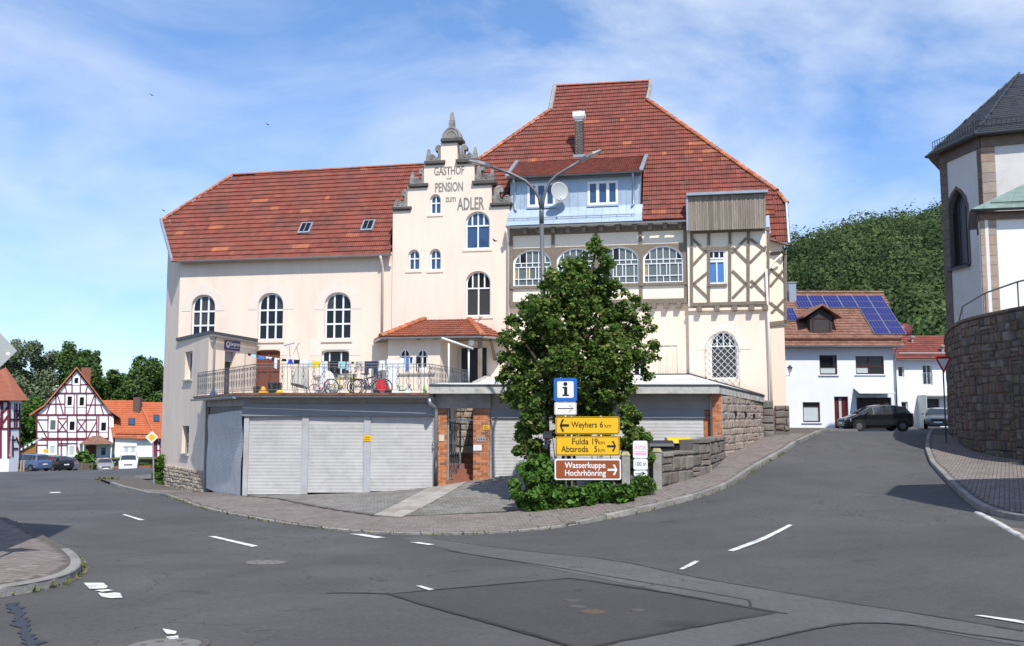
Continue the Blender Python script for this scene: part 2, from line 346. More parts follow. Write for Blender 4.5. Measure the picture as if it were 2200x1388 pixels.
def text(body, fr, s, z, t, h, m, parent, xs=1.0, align='CENTER', bold=0.0, skew=0.0, name='lettering', width=None):
    cu = bpy.data.curves.new('txt', 'FONT'); cu.body = body; cu.size = 1; cu.align_x = align; cu.offset = bold; cu.extrude = 0.0; cu.resolution_u = 3
    to = bpy.data.objects.new('txt', cu); C.objects.link(to)
    dg = bpy.context.evaluated_depsgraph_get(); me = bpy.data.meshes.new_from_object(to.evaluated_get(dg))
    bpy.data.objects.remove(to); bpy.data.curves.remove(cu)
    k = h / 0.7      # capital height of the built-in face is about 0.7
    off = offs(parent)
    xsn = [v.co.x for v in me.vertices]
    if width: xs = width / ((max(xsn) - min(xsn)) * k)
    for v in me.vertices:
        x, y = v.co.x * k * xs, v.co.y * k
        v.co = fr.w(s + x, t, z + y + x * skew) - off
    me.materials.clear(); me.materials.append(m); me.name = name
    return link(name, me, parent)
# ================================================================ GROUND
GP = [(0, 0, -1.65), (-6, 0, -1.75), (6, 0, -1.6), (0, -14, -1.3), (-16, -12, -1.9), (16, -12, -1.2), (30, 5, -1.2), (-30, 5, -2.4)]
def gp(px, py, Y): p = P(px, py, Y); GP.append((p.x, p.y, p.z - EZ))
for a in [(350, 1385, 8.6), (1100, 1388, 8.5), (1900, 1388, 8.5), (570, 1209, 15.7), (1270, 1315, 10.4), (1000, 1150, 20.2), (1240, 1128, 22.0),
          (600, 1128, 22.9), (450, 1098, 27.1), (330, 1066, 33.9), (240, 1043, 42.6), (525, 1068, 32), (447, 1064, 38.6), (351, 1045, 44.0),
          (180, 1236, 13.4), (0, 1280, 11.9), (60, 1132, 22), (0, 1060, 36.6), (280, 1013, 104), (100, 1014, 100), (-60, 1012, 92),
          (930, 1050, 32), (1050, 1031, 32), (1404, 1059, 26.0), (1480, 1037, 27.6), (1520, 1024, 28.5), (1551, 990, 32), (1598, 966, 35), (1637, 945, 38.2),
          (1417, 1093, 23.5), (1549, 1059, 25), (1610, 1017, 28.5), (1713, 957, 34.5), (1769, 926, 45), (1880, 926.5, 57), (1700, 919, 65), (2000, 925, 62),
          (1979, 928, 48), (1997, 997, 31.5), (2066, 1072, 21.8), (2138, 1120, 18.2), (2200, 1168, 15.4), (2200, 999, 30.0), (2090, 977, 34), (2037, 927, 45),
          (1700, 926, 45), (1790, 936, 41), (1900, 937, 41), (1769, 927, 48), (1820, 927, 50), (1890, 927, 51), (1950, 927, 49)]: gp(*a)
GP += [(-120, 100, -7.0), (-60, 60, -5.0), (-60, 140, -7.0), (-150, 250, -8), (0, 90, -3.2), (0, 60, -2.0), (60, 60, -0.3), (70, 110, -1.5), (40, 90, -1.4), (120, 60, 2), (0, 200, -5), (100, 200, -1), (60, 25, 0.5), (-80, 15, -4)]
_gp = np.array(GP); _n = len(_gp)
def _phi(r2): return np.where(r2 > 1e-9, 0.5 * r2 * np.log(np.maximum(r2, 1e-9)), 0)
_A = np.zeros((_n + 3, _n + 3)); _d2 = ((_gp[:, None, :2] - _gp[None, :, :2]) ** 2).sum(-1)
_A[:_n, :_n] = _phi(_d2) + np.eye(_n) * 0.12; _A[:_n, _n] = 1; _A[:_n, _n + 1:] = _gp[:, :2]; _A[_n, :_n] = 1; _A[_n + 1:, :_n] = _gp[:, :2].T
_w = np.linalg.solve(_A, np.concatenate([_gp[:, 2], np.zeros(3)]))
def zga(x, y):
    x = np.asarray(x, float); y = np.asarray(y, float)
    x = np.clip(x, -160, 140); y = np.clip(y, -25, 260)
    d2 = (x[..., None] - _gp[:, 0]) ** 2 + (y[..., None] - _gp[:, 1]) ** 2
    return _phi(d2) @ _w[:_n] + _w[_n] + _w[_n + 1] * x + _w[_n + 2] * y + EZ
def zg(x, y): return float(zga(np.array([x]), np.array([y]))[0])
_YS = np.geomspace(4, 190, 900)
def G(px, py, ymax=190):
    d = ray(px, py); k = _YS / d.y; xs = d.x * k; zs = d.z * k + EZ
    g = zs - zga(xs, _YS); i = np.argmax(g < 0)
    if g[i] >= 0: i = len(_YS) - 1
    i = max(1, i); f = g[i - 1] / (g[i - 1] - g[i]) if g[i - 1] != g[i] else 0
    Y = _YS[i - 1] + (_YS[i] - _YS[i - 1]) * f
    return Vector((d.x * Y / d.y, Y, zg(d.x * Y / d.y, Y)))
def GX(pts): return [tuple(G(*p)[:2]) for p in pts]
def resample(line, step, closed=False):
    pts = [Vector(p[:2]) for p in line]
    if closed: pts = pts + [pts[0]]
    out = [pts[0]]
    for a, b in zip(pts[:-1], pts[1:]):
        n = max(1, int(math.ceil((b - a).length / step)))
        for i in range(1, n + 1): out.append(a.lerp(b, i / n))
    return out[:-1] if closed else out
def smoothline(line, it=2):
    pts = [Vector(p[:2]) for p in line]
    for _ in range(it):
        q = [pts[0]]
        for a, b in zip(pts[:-1], pts[1:]): q += [a.lerp(b, 0.25), a.lerp(b, 0.75)]
        pts = q + [pts[-1]]
    return pts
def sheet(name, poly, zoff, m, res=0.6, parent=None, kind='structure', zf=None):
    b = resample(poly, res, True); n = len(b)
    xs = [p.x for p in b]; ys = [p.y for p in b]
    pl = [(p.x, p.y) for p in b]; pts = list(b)
    if (max(xs) - min(xs)) > res * 1.2 and (max(ys) - min(ys)) > res * 1.2:
        nx = int((max(xs) - min(xs)) / res); ny = int((max(ys) - min(ys)) / res)
        for i in range(1, nx + 1):
            for j in range(1, ny + 1):
                x = min(xs) + i * (max(xs) - min(xs)) / (nx + 1); y = min(ys) + j * (max(ys) - min(ys)) / (ny + 1)
                if inpoly(x, y, pl): pts.append(Vector((x, y)))
    r = delaunay_2d_cdt(pts, [(i, (i + 1) % n) for i in range(n)], [], 1, 1e-5)
    vs, fs = r[0], r[2]
    z = zga(np.array([v.x for v in vs]), np.array([v.y for v in vs])) + (zoff if zf is None else 0)
    if zf is not None: z = z + np.array([zf(v.x, v.y) for v in vs])
    mb = MB(); mb.v = [(v.x, v.y, float(zz)) for v, zz in zip(vs, z)]; mb.f = [tuple(f) for f in fs]; mb.t = [0.5] * len(fs)
    for i, f in enumerate(mb.f):
        a, c, d = (Vector(mb.v[k]) for k in f[:3])
        if (c - a).cross(d - a).z < 0: mb.f[i] = f[::-1]
    return mb.build(name, m, parent, kind=kind if parent is None else None, smooth=True)

def asphalt(name, c0, c1, agg=1.0):
    m = bpy.data.materials.new(name); m.use_nodes = True; nt = m.node_tree; b = nt.nodes['Principled BSDF']; L = nt.links.new
    g = N(nt, 'ShaderNodeNewGeometry')
    n1 = N(nt, 'ShaderNodeTexNoise'); n1.inputs['Scale'].default_value = 0.55; n1.inputs['Detail'].default_value = 9; n1.inputs['Roughness'].default_value = 0.65
    n2 = N(nt, 'ShaderNodeTexNoise'); n2.inputs['Scale'].default_value = 130; n2.inputs['Detail'].default_value = 3
    n3 = N(nt, 'ShaderNodeTexNoise'); n3.inputs['Scale'].default_value = 0.16; n3.inputs['Detail'].default_value = 3; n3.inputs['Distortion'].default_value = 1.5
    vo = N(nt, 'ShaderNodeTexVoronoi'); vo.inputs['Scale'].default_value = 22
    for n in (n1, n2, n3, vo): L(g.outputs['Position'], n.inputs['Vector'])
    r = ramp(nt, [c0, c1]); r.color_ramp.elements[0].position = 0.33; r.color_ramp.elements[1].position = 0.68; L(n1.outputs['Fac'], r.inputs['Fac'])
    mr = N(nt, 'ShaderNodeMapRange'); mr.inputs['From Min'].default_value = 0.3; mr.inputs['From Max'].default_value = 0.7; mr.inputs['To Min'].default_value = 1 - 0.3 * agg; mr.inputs['To Max'].default_value = 1 + 0.3 * agg
    L(n2.outputs['Fac'], mr.inputs['Value'])
    mr3 = N(nt, 'ShaderNodeMapRange'); mr3.inputs['From Min'].default_value = 0.35; mr3.inputs['From Max'].default_value = 0.65; mr3.inputs['To Min'].default_value = 0.86; mr3.inputs['To Max'].default_value = 1.12
    L(n3.outputs['Fac'], mr3.inputs['Value'])
    mm = N(nt, 'ShaderNodeMath', operation='MULTIPLY'); L(mr.outputs[0], mm.inputs[0]); L(mr3.outputs[0], mm.inputs[1])
    vm = N(nt, 'ShaderNodeVectorMath', operation='SCALE'); L(r.outputs['Color'], vm.inputs[0]); L(mm.outputs[0], vm.inputs['Scale'])
    n4 = N(nt, 'ShaderNodeTexNoise'); n4.inputs['Scale'].default_value = 14; n4.inputs['Detail'].default_value = 6; n4.inputs['Roughness'].default_value = 0.75; L(g.outputs['Position'], n4.inputs['Vector'])
    mr4 = N(nt, 'ShaderNodeMapRange'); mr4.inputs['From Min'].default_value = 0.3; mr4.inputs['From Max'].default_value = 0.7; mr4.inputs['To Min'].default_value = 0.8; mr4.inputs['To Max'].default_value = 1.22; L(n4.outputs['Fac'], mr4.inputs['Value'])
    vm4 = N(nt, 'ShaderNodeVectorMath', operation='SCALE'); L(vm.outputs['Vector'], vm4.inputs[0]); L(mr4.outputs[0], vm4.inputs['Scale']); vm = vm4
    # hairline cracks where a large noise allows them, and oil stains
    ve = N(nt, 'ShaderNodeTexVoronoi', feature='DISTANCE_TO_EDGE'); ve.inputs['Scale'].default_value = 0.55
    wv = N(nt, 'ShaderNodeVectorMath', operation='ADD'); ns_ = N(nt, 'ShaderNodeTexNoise'); ns_.inputs['Scale'].default_value = 2.5; ns_.inputs['Detail'].default_value = 5
    L(g.outputs['Position'], ns_.inputs['Vector']); L(g.outputs['Position'], wv.inputs[0]); L(ns_.outputs['Color'], wv.inputs[1]); L(wv.outputs[0], ve.inputs['Vector'])
    c1 = N(nt, 'ShaderNodeMath', operation='LESS_THAN'); c1.inputs[1].default_value = 0.006; L(ve.outputs['Distance'], c1.inputs[0])
    c2 = N(nt, 'ShaderNodeMath', operation='GREATER_THAN'); c2.inputs[1].default_value = 0.53; L(n3.outputs['Fac'], c2.inputs[0])
    c3 = N(nt, 'ShaderNodeMath', operation='MULTIPLY'); L(c1.outputs[0], c3.inputs[0]); L(c2.outputs[0], c3.inputs[1])
    os_ = N(nt, 'ShaderNodeTexNoise'); os_.inputs['Scale'].default_value = 1.3; os_.inputs['Detail'].default_value = 3; L(wv.outputs[0], os_.inputs['Vector'])
    o1 = N(nt, 'ShaderNodeMapRange'); o1.inputs['From Min'].default_value = 0.66; o1.inputs['From Max'].default_value = 0.76; o1.inputs['To Max'].default_value = 0.5; L(os_.outputs['Fac'], o1.inputs['Value'])
    o2 = N(nt, 'ShaderNodeMath', operation='MAXIMUM'); L(c3.outputs[0], o2.inputs[0]); L(o1.outputs[0], o2.inputs[1]); o3 = N(nt, 'ShaderNodeMath', operation='MULTIPLY'); o3.inputs[1].default_value = 0.75; L(o2.outputs[0], o3.inputs[0])
    mk = N(nt, 'ShaderNodeMixRGB'); mk.inputs['Color2'].default_value = (0.028, 0.027, 0.027, 1); L(o3.outputs[0], mk.inputs['Fac']); L(vm.outputs['Vector'], mk.inputs['Color1'])
    # pale chips of aggregate
    lt = N(nt, 'ShaderNodeMath', operation='LESS_THAN'); lt.inputs[1].default_value = 0.10; L(vo.outputs['Distance'], lt.inputs[0])
    cm = N(nt, 'ShaderNodeMath', operation='MULTIPLY'); cm.inputs[1].default_value = 0.35; L(lt.outputs[0], cm.inputs[0])
    mx = N(nt, 'ShaderNodeMixRGB'); mx.inputs['Color2'].default_value = (0.22, 0.21, 0.20, 1); L(cm.outputs[0], mx.inputs['Fac']); L(mk.outputs['Color'], mx.inputs['Color1'])
    L(mx.outputs['Color'], b.inputs['Base Color']); b.inputs['Roughness'].default_value = 0.85; b.inputs['Specular IOR Level'].default_value = 0.3
    bp = N(nt, 'ShaderNodeBump'); bp.inputs['Strength'].default_value = 0.6; bp.inputs['Distance'].default_value = 0.01; L(n2.outputs['Fac'], bp.inputs['Height']); L(bp.outputs['Normal'], b.inputs['Normal'])
    return m
ASPH = asphalt('asphalt', (0.078, 0.077, 0.077), (0.098, 0.096, 0.095))
ASPH_D = asphalt('asphalt_patch_dark', (0.062, 0.060, 0.060), (0.074, 0.072, 0.071))
ASPH_L = asphalt('asphalt_patch_light', (0.105, 0.104, 0.103), (0.128, 0.126, 0.125))
ASPH_F = asphalt('asphalt_pale_far', (0.13, 0.125, 0.12), (0.17, 0.165, 0.155))
TAR = mat('bitumen_seam', (0.022, 0.022, 0.024), 0.5, 0.2, 8)
JOINT = mat('paver_joints', (0.125, 0.112, 0.10), 0.95, 0.25, 4, 0.4, 40, spec=0.1)
PAVER = mat('red_brown_pavers', None, 0.9, 0.2, 6, 0.4, 50, tint=[(0.20, 0.172, 0.158), (0.235, 0.203, 0.185), (0.215, 0.182, 0.168), (0.26, 0.226, 0.208), (0.185, 0.163, 0.15)], spec=0.2, stain=(0.15, 0.125, 0.11), sscale=0.8, samt=0.6)
PAVER_G = mat('grey_cobble_pavers', None, 0.9, 0.2, 6, 0.4, 50, tint=[(0.19, 0.185, 0.17), (0.235, 0.225, 0.205), (0.26, 0.245, 0.225), (0.165, 0.16, 0.15)], spec=0.2, stain=(0.14, 0.135, 0.11), sscale=0.5, samt=0.7)
KERB = mat('kerb_granite', None, 0.85, 0.25, 5, 0.5, 40, tint=[(0.24, 0.235, 0.22), (0.30, 0.29, 0.27), (0.19, 0.185, 0.175)], spec=0.25, stain=(0.13, 0.125, 0.11), sscale=2, samt=0.6)
KERBW = mat('kerb_white_painted', (0.55, 0.54, 0.52), 0.85, 0.2, 5, 0.5, 40, stain=(0.20, 0.19, 0.18), sscale=3, samt=0.9)
SLABP = mat('pale_path_slabs', None, 0.9, 0.12, 3, 0.3, 30, tint=[(0.36, 0.33, 0.29), (0.42, 0.39, 0.35), (0.31, 0.285, 0.25), (0.33, 0.27, 0.23)], spec=0.2, stain=(0.25, 0.22, 0.19), sscale=1.2, samt=0.6)
GRASS = mat('dry_grass_ground', (0.10, 0.125, 0.045), 0.95, 0.3, 0.4, 0.4, 6, spec=0.1)
WEED = mat('weed_leaves', None, 0.7, 0.2, 5, tint=[(0.10, 0.14, 0.03), (0.20, 0.20, 0.06), (0.30, 0.23, 0.10)], transl=0.2)

# base terrain, reaching the horizon
def grid(name, xs, ys, zf, m, kind='structure', flip=False):
    X, Y = np.meshgrid(np.array(xs, float), np.array(ys, float)); Z = zf(X, Y)
    v = np.stack([X.ravel(), Y.ravel(), Z.ravel()], 1); nx = len(xs); ny = len(ys)
    i = np.arange(nx * ny).reshape(ny, nx)
    f = np.stack([i[:-1, :-1].ravel(), i[:-1, 1:].ravel(), i[1:, 1:].ravel(), i[1:, :-1].ravel()], 1)
    o = npmesh(name, v, f, np.full(len(f), 0.5), m, kind=kind)
    o.data.polygons.foreach_set('use_smooth', [True] * len(f)); return o
gx = np.concatenate([np.linspace(-900, -130, 12), np.linspace(-120, 120, 61), np.linspace(130, 900, 12)])
gy = np.concatenate([np.linspace(-400, -40, 8), np.linspace(-36, 180, 55), np.linspace(190, 1200, 16)])
def terr(X, Y):
    road = (X > -82) & (X < 66) & (Y > -34) & (Y < 128)
    return zga(X, Y) - np.where(road, 0.30, 0.10)
grid('ground', gx, gy, terr, GRASS)
grid('road', np.concatenate([np.linspace(-78, -24, 28), np.linspace(-23.4, 30, 90), np.linspace(31, 62, 16)]),
     np.concatenate([np.linspace(-30, 3, 17), np.linspace(3.6, 50, 78), np.linspace(52, 124, 37)]), lambda X, Y: zga(X, Y), ASPH)

def pavers(name, poly, ang, pw, pd, zoff, m, parent, rows_bond=True, gap=0.012, h=0.012, limit=300, ymax=99, hide=None, near=(0, 0)):
    """pavers laid in running bond over a plan polygon; the 300 nearest are parts, the rest one part"""
    ca, sa = math.cos(ang), math.sin(ang); pl = [(p[0], p[1]) for p in poly]
    loc = [(p[0] * ca + p[1] * sa, -p[0] * sa + p[1] * ca) for p in pl]
    a0, a1 = min(q[0] for q in loc), max(q[0] for q in loc); b0, b1 = min(q[1] for q in loc), max(q[1] for q in loc)
    cells = []
    nb = int((b1 - b0) / pd)
    for j in range(nb + 1):
        b = b0 + (j + 0.5) * pd; sh = 0.5 * pw if (j % 2 and rows_bond) else 0
        for i in range(-1, int((a1 - a0) / pw) + 2):
            a = a0 + i * pw + sh
            ok = True
            for da, db in ((-.5, -.5), (.5, -.5), (.5, .5), (-.5, .5), (0, 0)):
                x, y = (a + da * pw) * ca - (b + db * pd) * sa, (a + da * pw) * sa + (b + db * pd) * ca
                if not inpoly(x, y, pl) or y > ymax: ok = False; break
            if ok:
                x, y = a * ca - b * sa, a * sa + b * ca
                if hide is None or not hide(x, y): cells.append((x * x + y * y, x, y))
    cells.sort()
    hw, hd = (pw - gap) / 2, (pd - gap) / 2
    cor = [(-hw, -hd), (hw, -hd), (hw, hd), (-hw, hd)]
    def shape(mb, x, y, tint):
        dz = random.uniform(-0.002, 0.003); top = []
        for da, db in cor:
            X, Y = x + da * ca - db * sa, y + da * sa + db * ca; top.append((X, Y))
        return top, dz
    xs = []; 
    for c in cells:
        for da, db in cor: xs.append((c[1] + da * ca - db * sa, c[2] + da * sa + db * ca))
    if not xs: return
    A = np.array(xs); Z = zga(A[:, 0], A[:, 1]) + zoff
    rest = MB(); root_off = offs(parent)
    for k, c in enumerate(cells):
        q = A[4 * k:4 * k + 4]; z = Z[4 * k:4 * k + 4] + random.uniform(-0.002, 0.003)
        tint = random.random()
        mb = rest if k >= limit else MB()
        n = len(mb.v)
        mb.v += [(q[i][0], q[i][1], z[i] + h) for i in range(4)] + [(q[i][0], q[i][1], z[i] - 0.02) for i in range(4)]
        for f in ((0, 1, 2, 3), (0, 4, 5, 1), (1, 5, 6, 2), (2, 6, 7, 3), (3, 7, 4, 0)):
            mb.f.append(tuple(n + i for i in f)); mb.t.append(tint)
        if k < limit: mb.build('paver', m, parent)
    if rest.f: rest.build('pavers', m, parent, kind='stuff')
def kerbs(line, parent, hfun, m=KERB, width=0.14, seg=1.0, side=1, name='kerb_stone', mfun=None, gap=0.012):
    """kerb stones along a plan line; side=+1: pavement lies on the left of the line's direction"""
    pts = resample(line, 0.02); acc = [0.0]
    for a, b in zip(pts[:-1], pts[1:]): acc.append(acc[-1] + (b - a).length)
    tot = acc[-1]; n = max(1, int(round(tot / seg))); acc = np.array(acc)
    def at(d):
        i = int(np.clip(np.searchsorted(acc, d), 1, len(pts) - 1)); k = (d - acc[i - 1]) / max(1e-9, acc[i] - acc[i - 1]); return pts[i - 1].lerp(pts[i], k)
    for i in range(n):
        d0 = i * tot / n + gap / 2; d1 = (i + 1) * tot / n - gap / 2
        p0, p1 = at(d0), at(d1); pm = at((d0 + d1) / 2)
        e = (p1 - p0).normalized(); nn = Vector((-e.y, e.x)) * side
        mb = MB(); tint = random.random()
        hh = hfun(pm.x, pm.y); jz = random.uniform(-0.006, 0.006)
        q = []
        secs = [at(d0 + (d1 - d0) * k / 3) for k in range(4)]
        prof = [(0.0, -0.15), (0.0, hh - 0.025), (0.02, hh), (width, hh), (width, -0.15)]
        for sp in secs:
            z = zg(sp.x, sp.y) + jz
            for (o_, z_) in prof: q.append((sp.x + nn.x * o_, sp.y + nn.y * o_, z + z_))
        mb.v = q; k = len(prof)
        for a in range(3):
            for b in range(k - 1):
                f = (a * k + b, (a + 1) * k + b, (a + 1) * k + b + 1, a * k + b + 1)
                mb.f.append(f if side > 0 else f[::-1]); mb.t.append(tint)
        mb.f += [tuple(range(k)), tuple(range(3 * k, 4 * k))[::-1]]; mb.t += [tint, tint]
        mb.build(name, (mfun(pm.x, pm.y) if mfun else m), parent)
def weeds(name, line, n, m, label, size=0.05, spread=0.06, zoff=0.01):
    pts = resample(line, 0.05); V = []; F = []; T = []
    for i in range(n):
        p = random.choice(pts); x = p.x + random.gauss(0, spread); y = p.y + random.gauss(0, spread); z = zg(x, y) + zoff
        a = random.uniform(0, 6.28); s = size * random.uniform(0.5, 1.6); t = random.uniform(0.1, 1.1)
        dx, dy = math.cos(a) * s, math.sin(a) * s; b = len(V)
        V += [(x - dy * .25, y + dx * .25, z), (x + dy * .25, y - dx * .25, z), (x + dx, y + dy, z + s * t), (x + dx * .6, y + dy * .6, z + s * t * 1.1)]
        F.append((b, b + 1, b + 2, b + 3)); T.append(random.random())
    o = npmesh(name, V, F, T, m); tag(o, label, 'weeds', kind='stuff'); return o

# ---------------------------------------------------------------- the inn's corner pavement
kl_px = [(236, 1041), (250, 1047), (290, 1056), (330, 1065), (390, 1080), (450, 1097), (530, 1113), (600, 1126), (700, 1139), (800, 1147), (900, 1150), (1000, 1150), (1100, 1145), (1180, 1137), (1240, 1128), (1330, 1111), (1417, 1093), (1549, 1059), (1610, 1017), (1660, 987), (1713, 957), (1745, 939)]
KL = GX(kl_px) + [(14.2, 43.0), (19.0, 51.5)]
KLs = smoothline(KL, 2)
def kh(x, y):       # kerb height along the corner: low at the driveway
    if y < 27 and x < 1.2: return 0.045 + 0.0 * x
    if x >= 1.2: return 0.045 + 0.085 * min(1, max(0, (x - 0.8) / 2.2))
    return 0.045 + 0.07 * min(1, max(0, (y - 32) / 4))
inn_back = [(17.2, 53.5), (12.6, 45.0), (10.6, 38.4), (9.4, 36.6), (7.3, 32.2), (5.9, 28.6), (3.7, 26.1), (2.0, 25.6)]
pav_poly = [tuple(p) for p in KLs] + inn_back + GX([(1180, 1097), (1105, 1102), (900, 1112), (812, 1113), (700, 1096), (600, 1075), (527, 1069)]) + [(-12.9, 38.6), (-16.8, 44.4), (-20.5, 50.5), (-22.0, 49.6)]
hz = lambda x, y: kh(x, y) - 0.012
INN_PAV = sheet('pavement', pav_poly, 0, JOINT, 0.55, zf=hz)
# second skin of pavers, following the kerb in three courses of direction
def split_poly(poly, f): return [p for p in poly]
kerbs(KLs, INN_PAV, lambda x, y: kh(x, y) + 0.002, width=0.14, seg=1.0, side=1)
def pav_fill(poly, ang, m, parent, limit, cond, zfun, pw=0.20, pd=0.10, ymax=40):
    """pavers whose centres fulfil cond, height from zfun"""
    ca, sa = math.cos(ang), math.sin(ang); pl = [(p[0], p[1]) for p in poly]
    loc = [(p[0] * ca + p[1] * sa, -p[0] * sa + p[1] * ca) for p in pl]
    a0, a1 = min(q[0] for q in loc), max(q[0] for q in loc); b0, b1 = min(q[1] for q in loc), max(q[1] for q in loc)
    na = int((a1 - a0) / pw) + 2; nb = int((b1 - b0) / pd) + 1
    cells = []
    for j in range(nb):
        b = b0 + (j + .5) * pd
        for i in range(na):
            a = a0 + i * pw + (0.5 * pw if j % 2 else 0); x, y = a * ca - b * sa, a * sa + b * ca
            if y < ymax and cond(x, y) and all(inpoly((a + da * pw * .5) * ca - (b + db * pd * .5) * sa, (a + da * pw * .5) * sa + (b + db * pd * .5) * ca, pl) for da, db in ((-1, -1), (1, -1), (1, 1), (-1, 1))): cells.append((x, y))
    if not cells: return
    cells.sort(key=lambda c: c[0] ** 2 + c[1] ** 2)
    g = 0.011; hw, hd = (pw - g) / 2, (pd - g) / 2
    A = np.array([(x + da * ca - db * sa, y + da * sa + db * ca) for x, y in cells for da, db in ((-hw, -hd), (hw, -hd), (hw, hd), (-hw, hd))])
    Z = zga(A[:, 0], A[:, 1])
    rest = MB()
    for k, (x, y) in enumerate(cells):
        q = A[4 * k:4 * k + 4]; z = Z[4 * k:4 * k + 4] + zfun(x, y) + random.uniform(-0.002, 0.002); tint = random.random()
        mb = rest if k >= limit else MB(); n = len(mb.v)
        mb.v += [(q[i][0], q[i][1], z[i]) for i in range(4)] + [(q[i][0], q[i][1], z[i] - 0.03) for i in range(4)]
        for f in ((0, 1, 2, 3), (0, 4, 5, 1), (1, 5, 6, 2), (2, 6, 7, 3), (3, 7, 4, 0)): mb.f.append(tuple(n + i for i in f)); mb.t.append(tint)
        if k < limit: mb.build('paver', m, parent)
    if rest.f: rest.build('pavers', m, parent, kind='stuff')
kin = [p for p in KLs]
# keep pavers behind the kerb stones: shrink the kerb side by the stone width
def inset(line, d, side=1):
    out = []
    for i, p in enumerate(line):
        a = line[max(0, i - 1)]; b = line[min(len(line) - 1, i + 1)]; e = (Vector(b) - Vector(a)).normalized(); n = Vector((-e.y, e.x)) * side
        out.append(Vector(p) + n * d)
    return out
pav_in = [tuple(p) for p in inset(KLs, 0.15)] + pav_poly[len(KLs):]
pav_fill(pav_in, R(-20), PAVER, INN_PAV, 150, lambda x, y: x < -3.2, lambda x, y: kh(x, y) + 0.004)
pav_fill(pav_in, R(4), PAVER, INN_PAV, 150, lambda x, y: -3.2 <= x < 2.3, lambda x, y: kh(x, y) + 0.004)
pav_fill(pav_in, R(50), PAVER, INN_PAV, 0, lambda x, y: x >= 2.3, lambda x, y: kh(x, y) + 0.004)
# driveway of grey cobbles
dr_front = GX([(527, 1069), (600, 1075), (700, 1096), (812, 1113), (900, 1112), (1105, 1102), (1180, 1097)])
drive_poly = dr_front + [(2.0, 25.6), (3.7, 26.1), (5.9, 28.6), (7.2, 32.4), (7.2, 32.6), (-9.2, 32.6), (-9.2, 32.0)]
DRIVE = sheet('driveway', drive_poly, 0.045 + 0.005, JOINT, 0.5)
path_l = GX([(803, 1112), (950, 1034), (1012, 1034), (862, 1117)])
def notpath(x, y): return not inpoly(x, y, path_l)
pav_fill(drive_poly, R(8), PAVER_G, DRIVE, 300, lambda x, y: notpath(x, y) and x < 2.2, lambda x, y: 0.045 + 0.018, 0.20, 0.16, 32.0)
# pale slab path to the gate: rows of slabs
pa, pb, pc, pd_ = [Vector(p) for p in path_l]
PATH = sheet('path', path_l, 0.045 + 0.012, JOINT, 0.5)
nrow = 13
for i in range(nrow):
    for j in range(2):
        q = []
        for (u, v_) in ((i / nrow, j / 2), ((i + 1) / nrow, j / 2), ((i + 1) / nrow, (j + 1) / 2), (i / nrow, (j + 1) / 2)):
            u = min(max(u, 0.001), 0.999); p = pa.lerp(pb, u).lerp(pd_.lerp(pc, u), v_); q.append(p)
        cx = sum(q, Vector((0, 0))) / 4; q = [cx + (p - cx) * 0.985 for p in q]; dz = random.uniform(-.003, .003)
        mb = MB(); mb.hexa([(p.x, p.y, zg(p.x, p.y) + 0.02) for p in reversed(q)] + [(p.x, p.y, zg(p.x, p.y) + 0.075 + dz) for p in reversed(q)], random.random()); mb.build('path_slab', SLABP, PATH)
# drain grate at the foot of the driveway
gg = G(890, 1118); 
# ---------------------------------------------------------------- near left pavement
ll_px = [(-40, 1291), (0, 1284), (60, 1275), (120, 1262), (160, 1248), (177, 1231), (172, 1213), (150, 1194), (110, 1172), (60, 1145), (0, 1116), (-60, 1086), (-140, 1062)]
LL = smoothline(GX(ll_px), 2)
left_poly = [tuple(p) for p in LL] + [(-34, 40), (-34, 8), (-9.5, 10.5)]
LEFT_PAV = sheet('pavement', left_poly, 0.13 - 0.012, JOINT, 0.6)
def lkm(x, y): return KERBW if (y < 13.4 and x < -6.2 and x > -7.3) else KERB
kerbs(LL, LEFT_PAV, lambda x, y: 0.13 + 0.002 if y < 16 else 0.09, side=1, width=0.15, mfun=lkm)
pav_fill([tuple(p) for p in inset(LL, 0.16)] + left_poly[len(LL):], R(-32), PAVER, LEFT_PAV, 300, lambda x, y: x > -13.2, lambda x, y: 0.13 + 0.003, 0.2, 0.1, 24)
# ---------------------------------------------------------------- right pavement by the church wall
rl_px = [(2320, 1128), (2200, 1122), (2138, 1110), (2098, 1094), (2066, 1070), (2029, 1033), (1997, 996), (1984, 958)]
RL = smoothline(GX(rl_px) + [(22.5, 50)], 2)[::-1]
WALLB = [(16.9, 26.0), (16.85, 29.0), (16.7, 31.0), (16.7, 33.0), (17.0, 35.0), (17.7, 37.2), (18.8, 40.0), (20.4, 43.6), (21.6, 46.2)]
right_poly = [tuple(p) for p in RL] + [(10.6, 13), (22, 13), (22, 26)] + WALLB + [(24.2, 50)]
RIGHT_PAV = sheet('pavement', right_poly, 0.12 - 0.012, JOINT, 0.6)
kerbs(RL, RIGHT_PAV, lambda x, y: 0.122, side=1, width=0.15)
pav_fill([tuple(p) for p in inset(RL, 0.16)] + right_poly[len(RL):], R(62), PAVER, RIGHT_PAV, 300, lambda x, y: x / y < 0.6, lambda x, y: 0.123, 0.2, 0.1, 40)
# flush paved strip at the right edge
st = GX([(2098, 1104), (2140, 1126), (2200, 1160), (2290, 1214), (2300, 1140), (2200, 1138), (2138, 1126)])
STRIP = sheet('paved_strip', st, 0.012, JOINT, 0.5)
pav_fill(st, R(-58), PAVER, STRIP, 200, lambda x, y: True, lambda x, y: 0.022)
kerbs(GX([(2092, 1102), (2140, 1127), (2200, 1161), (2270, 1202)]), STRIP, lambda x, y: 0.028, side=1, width=0.12, m=KERBW)
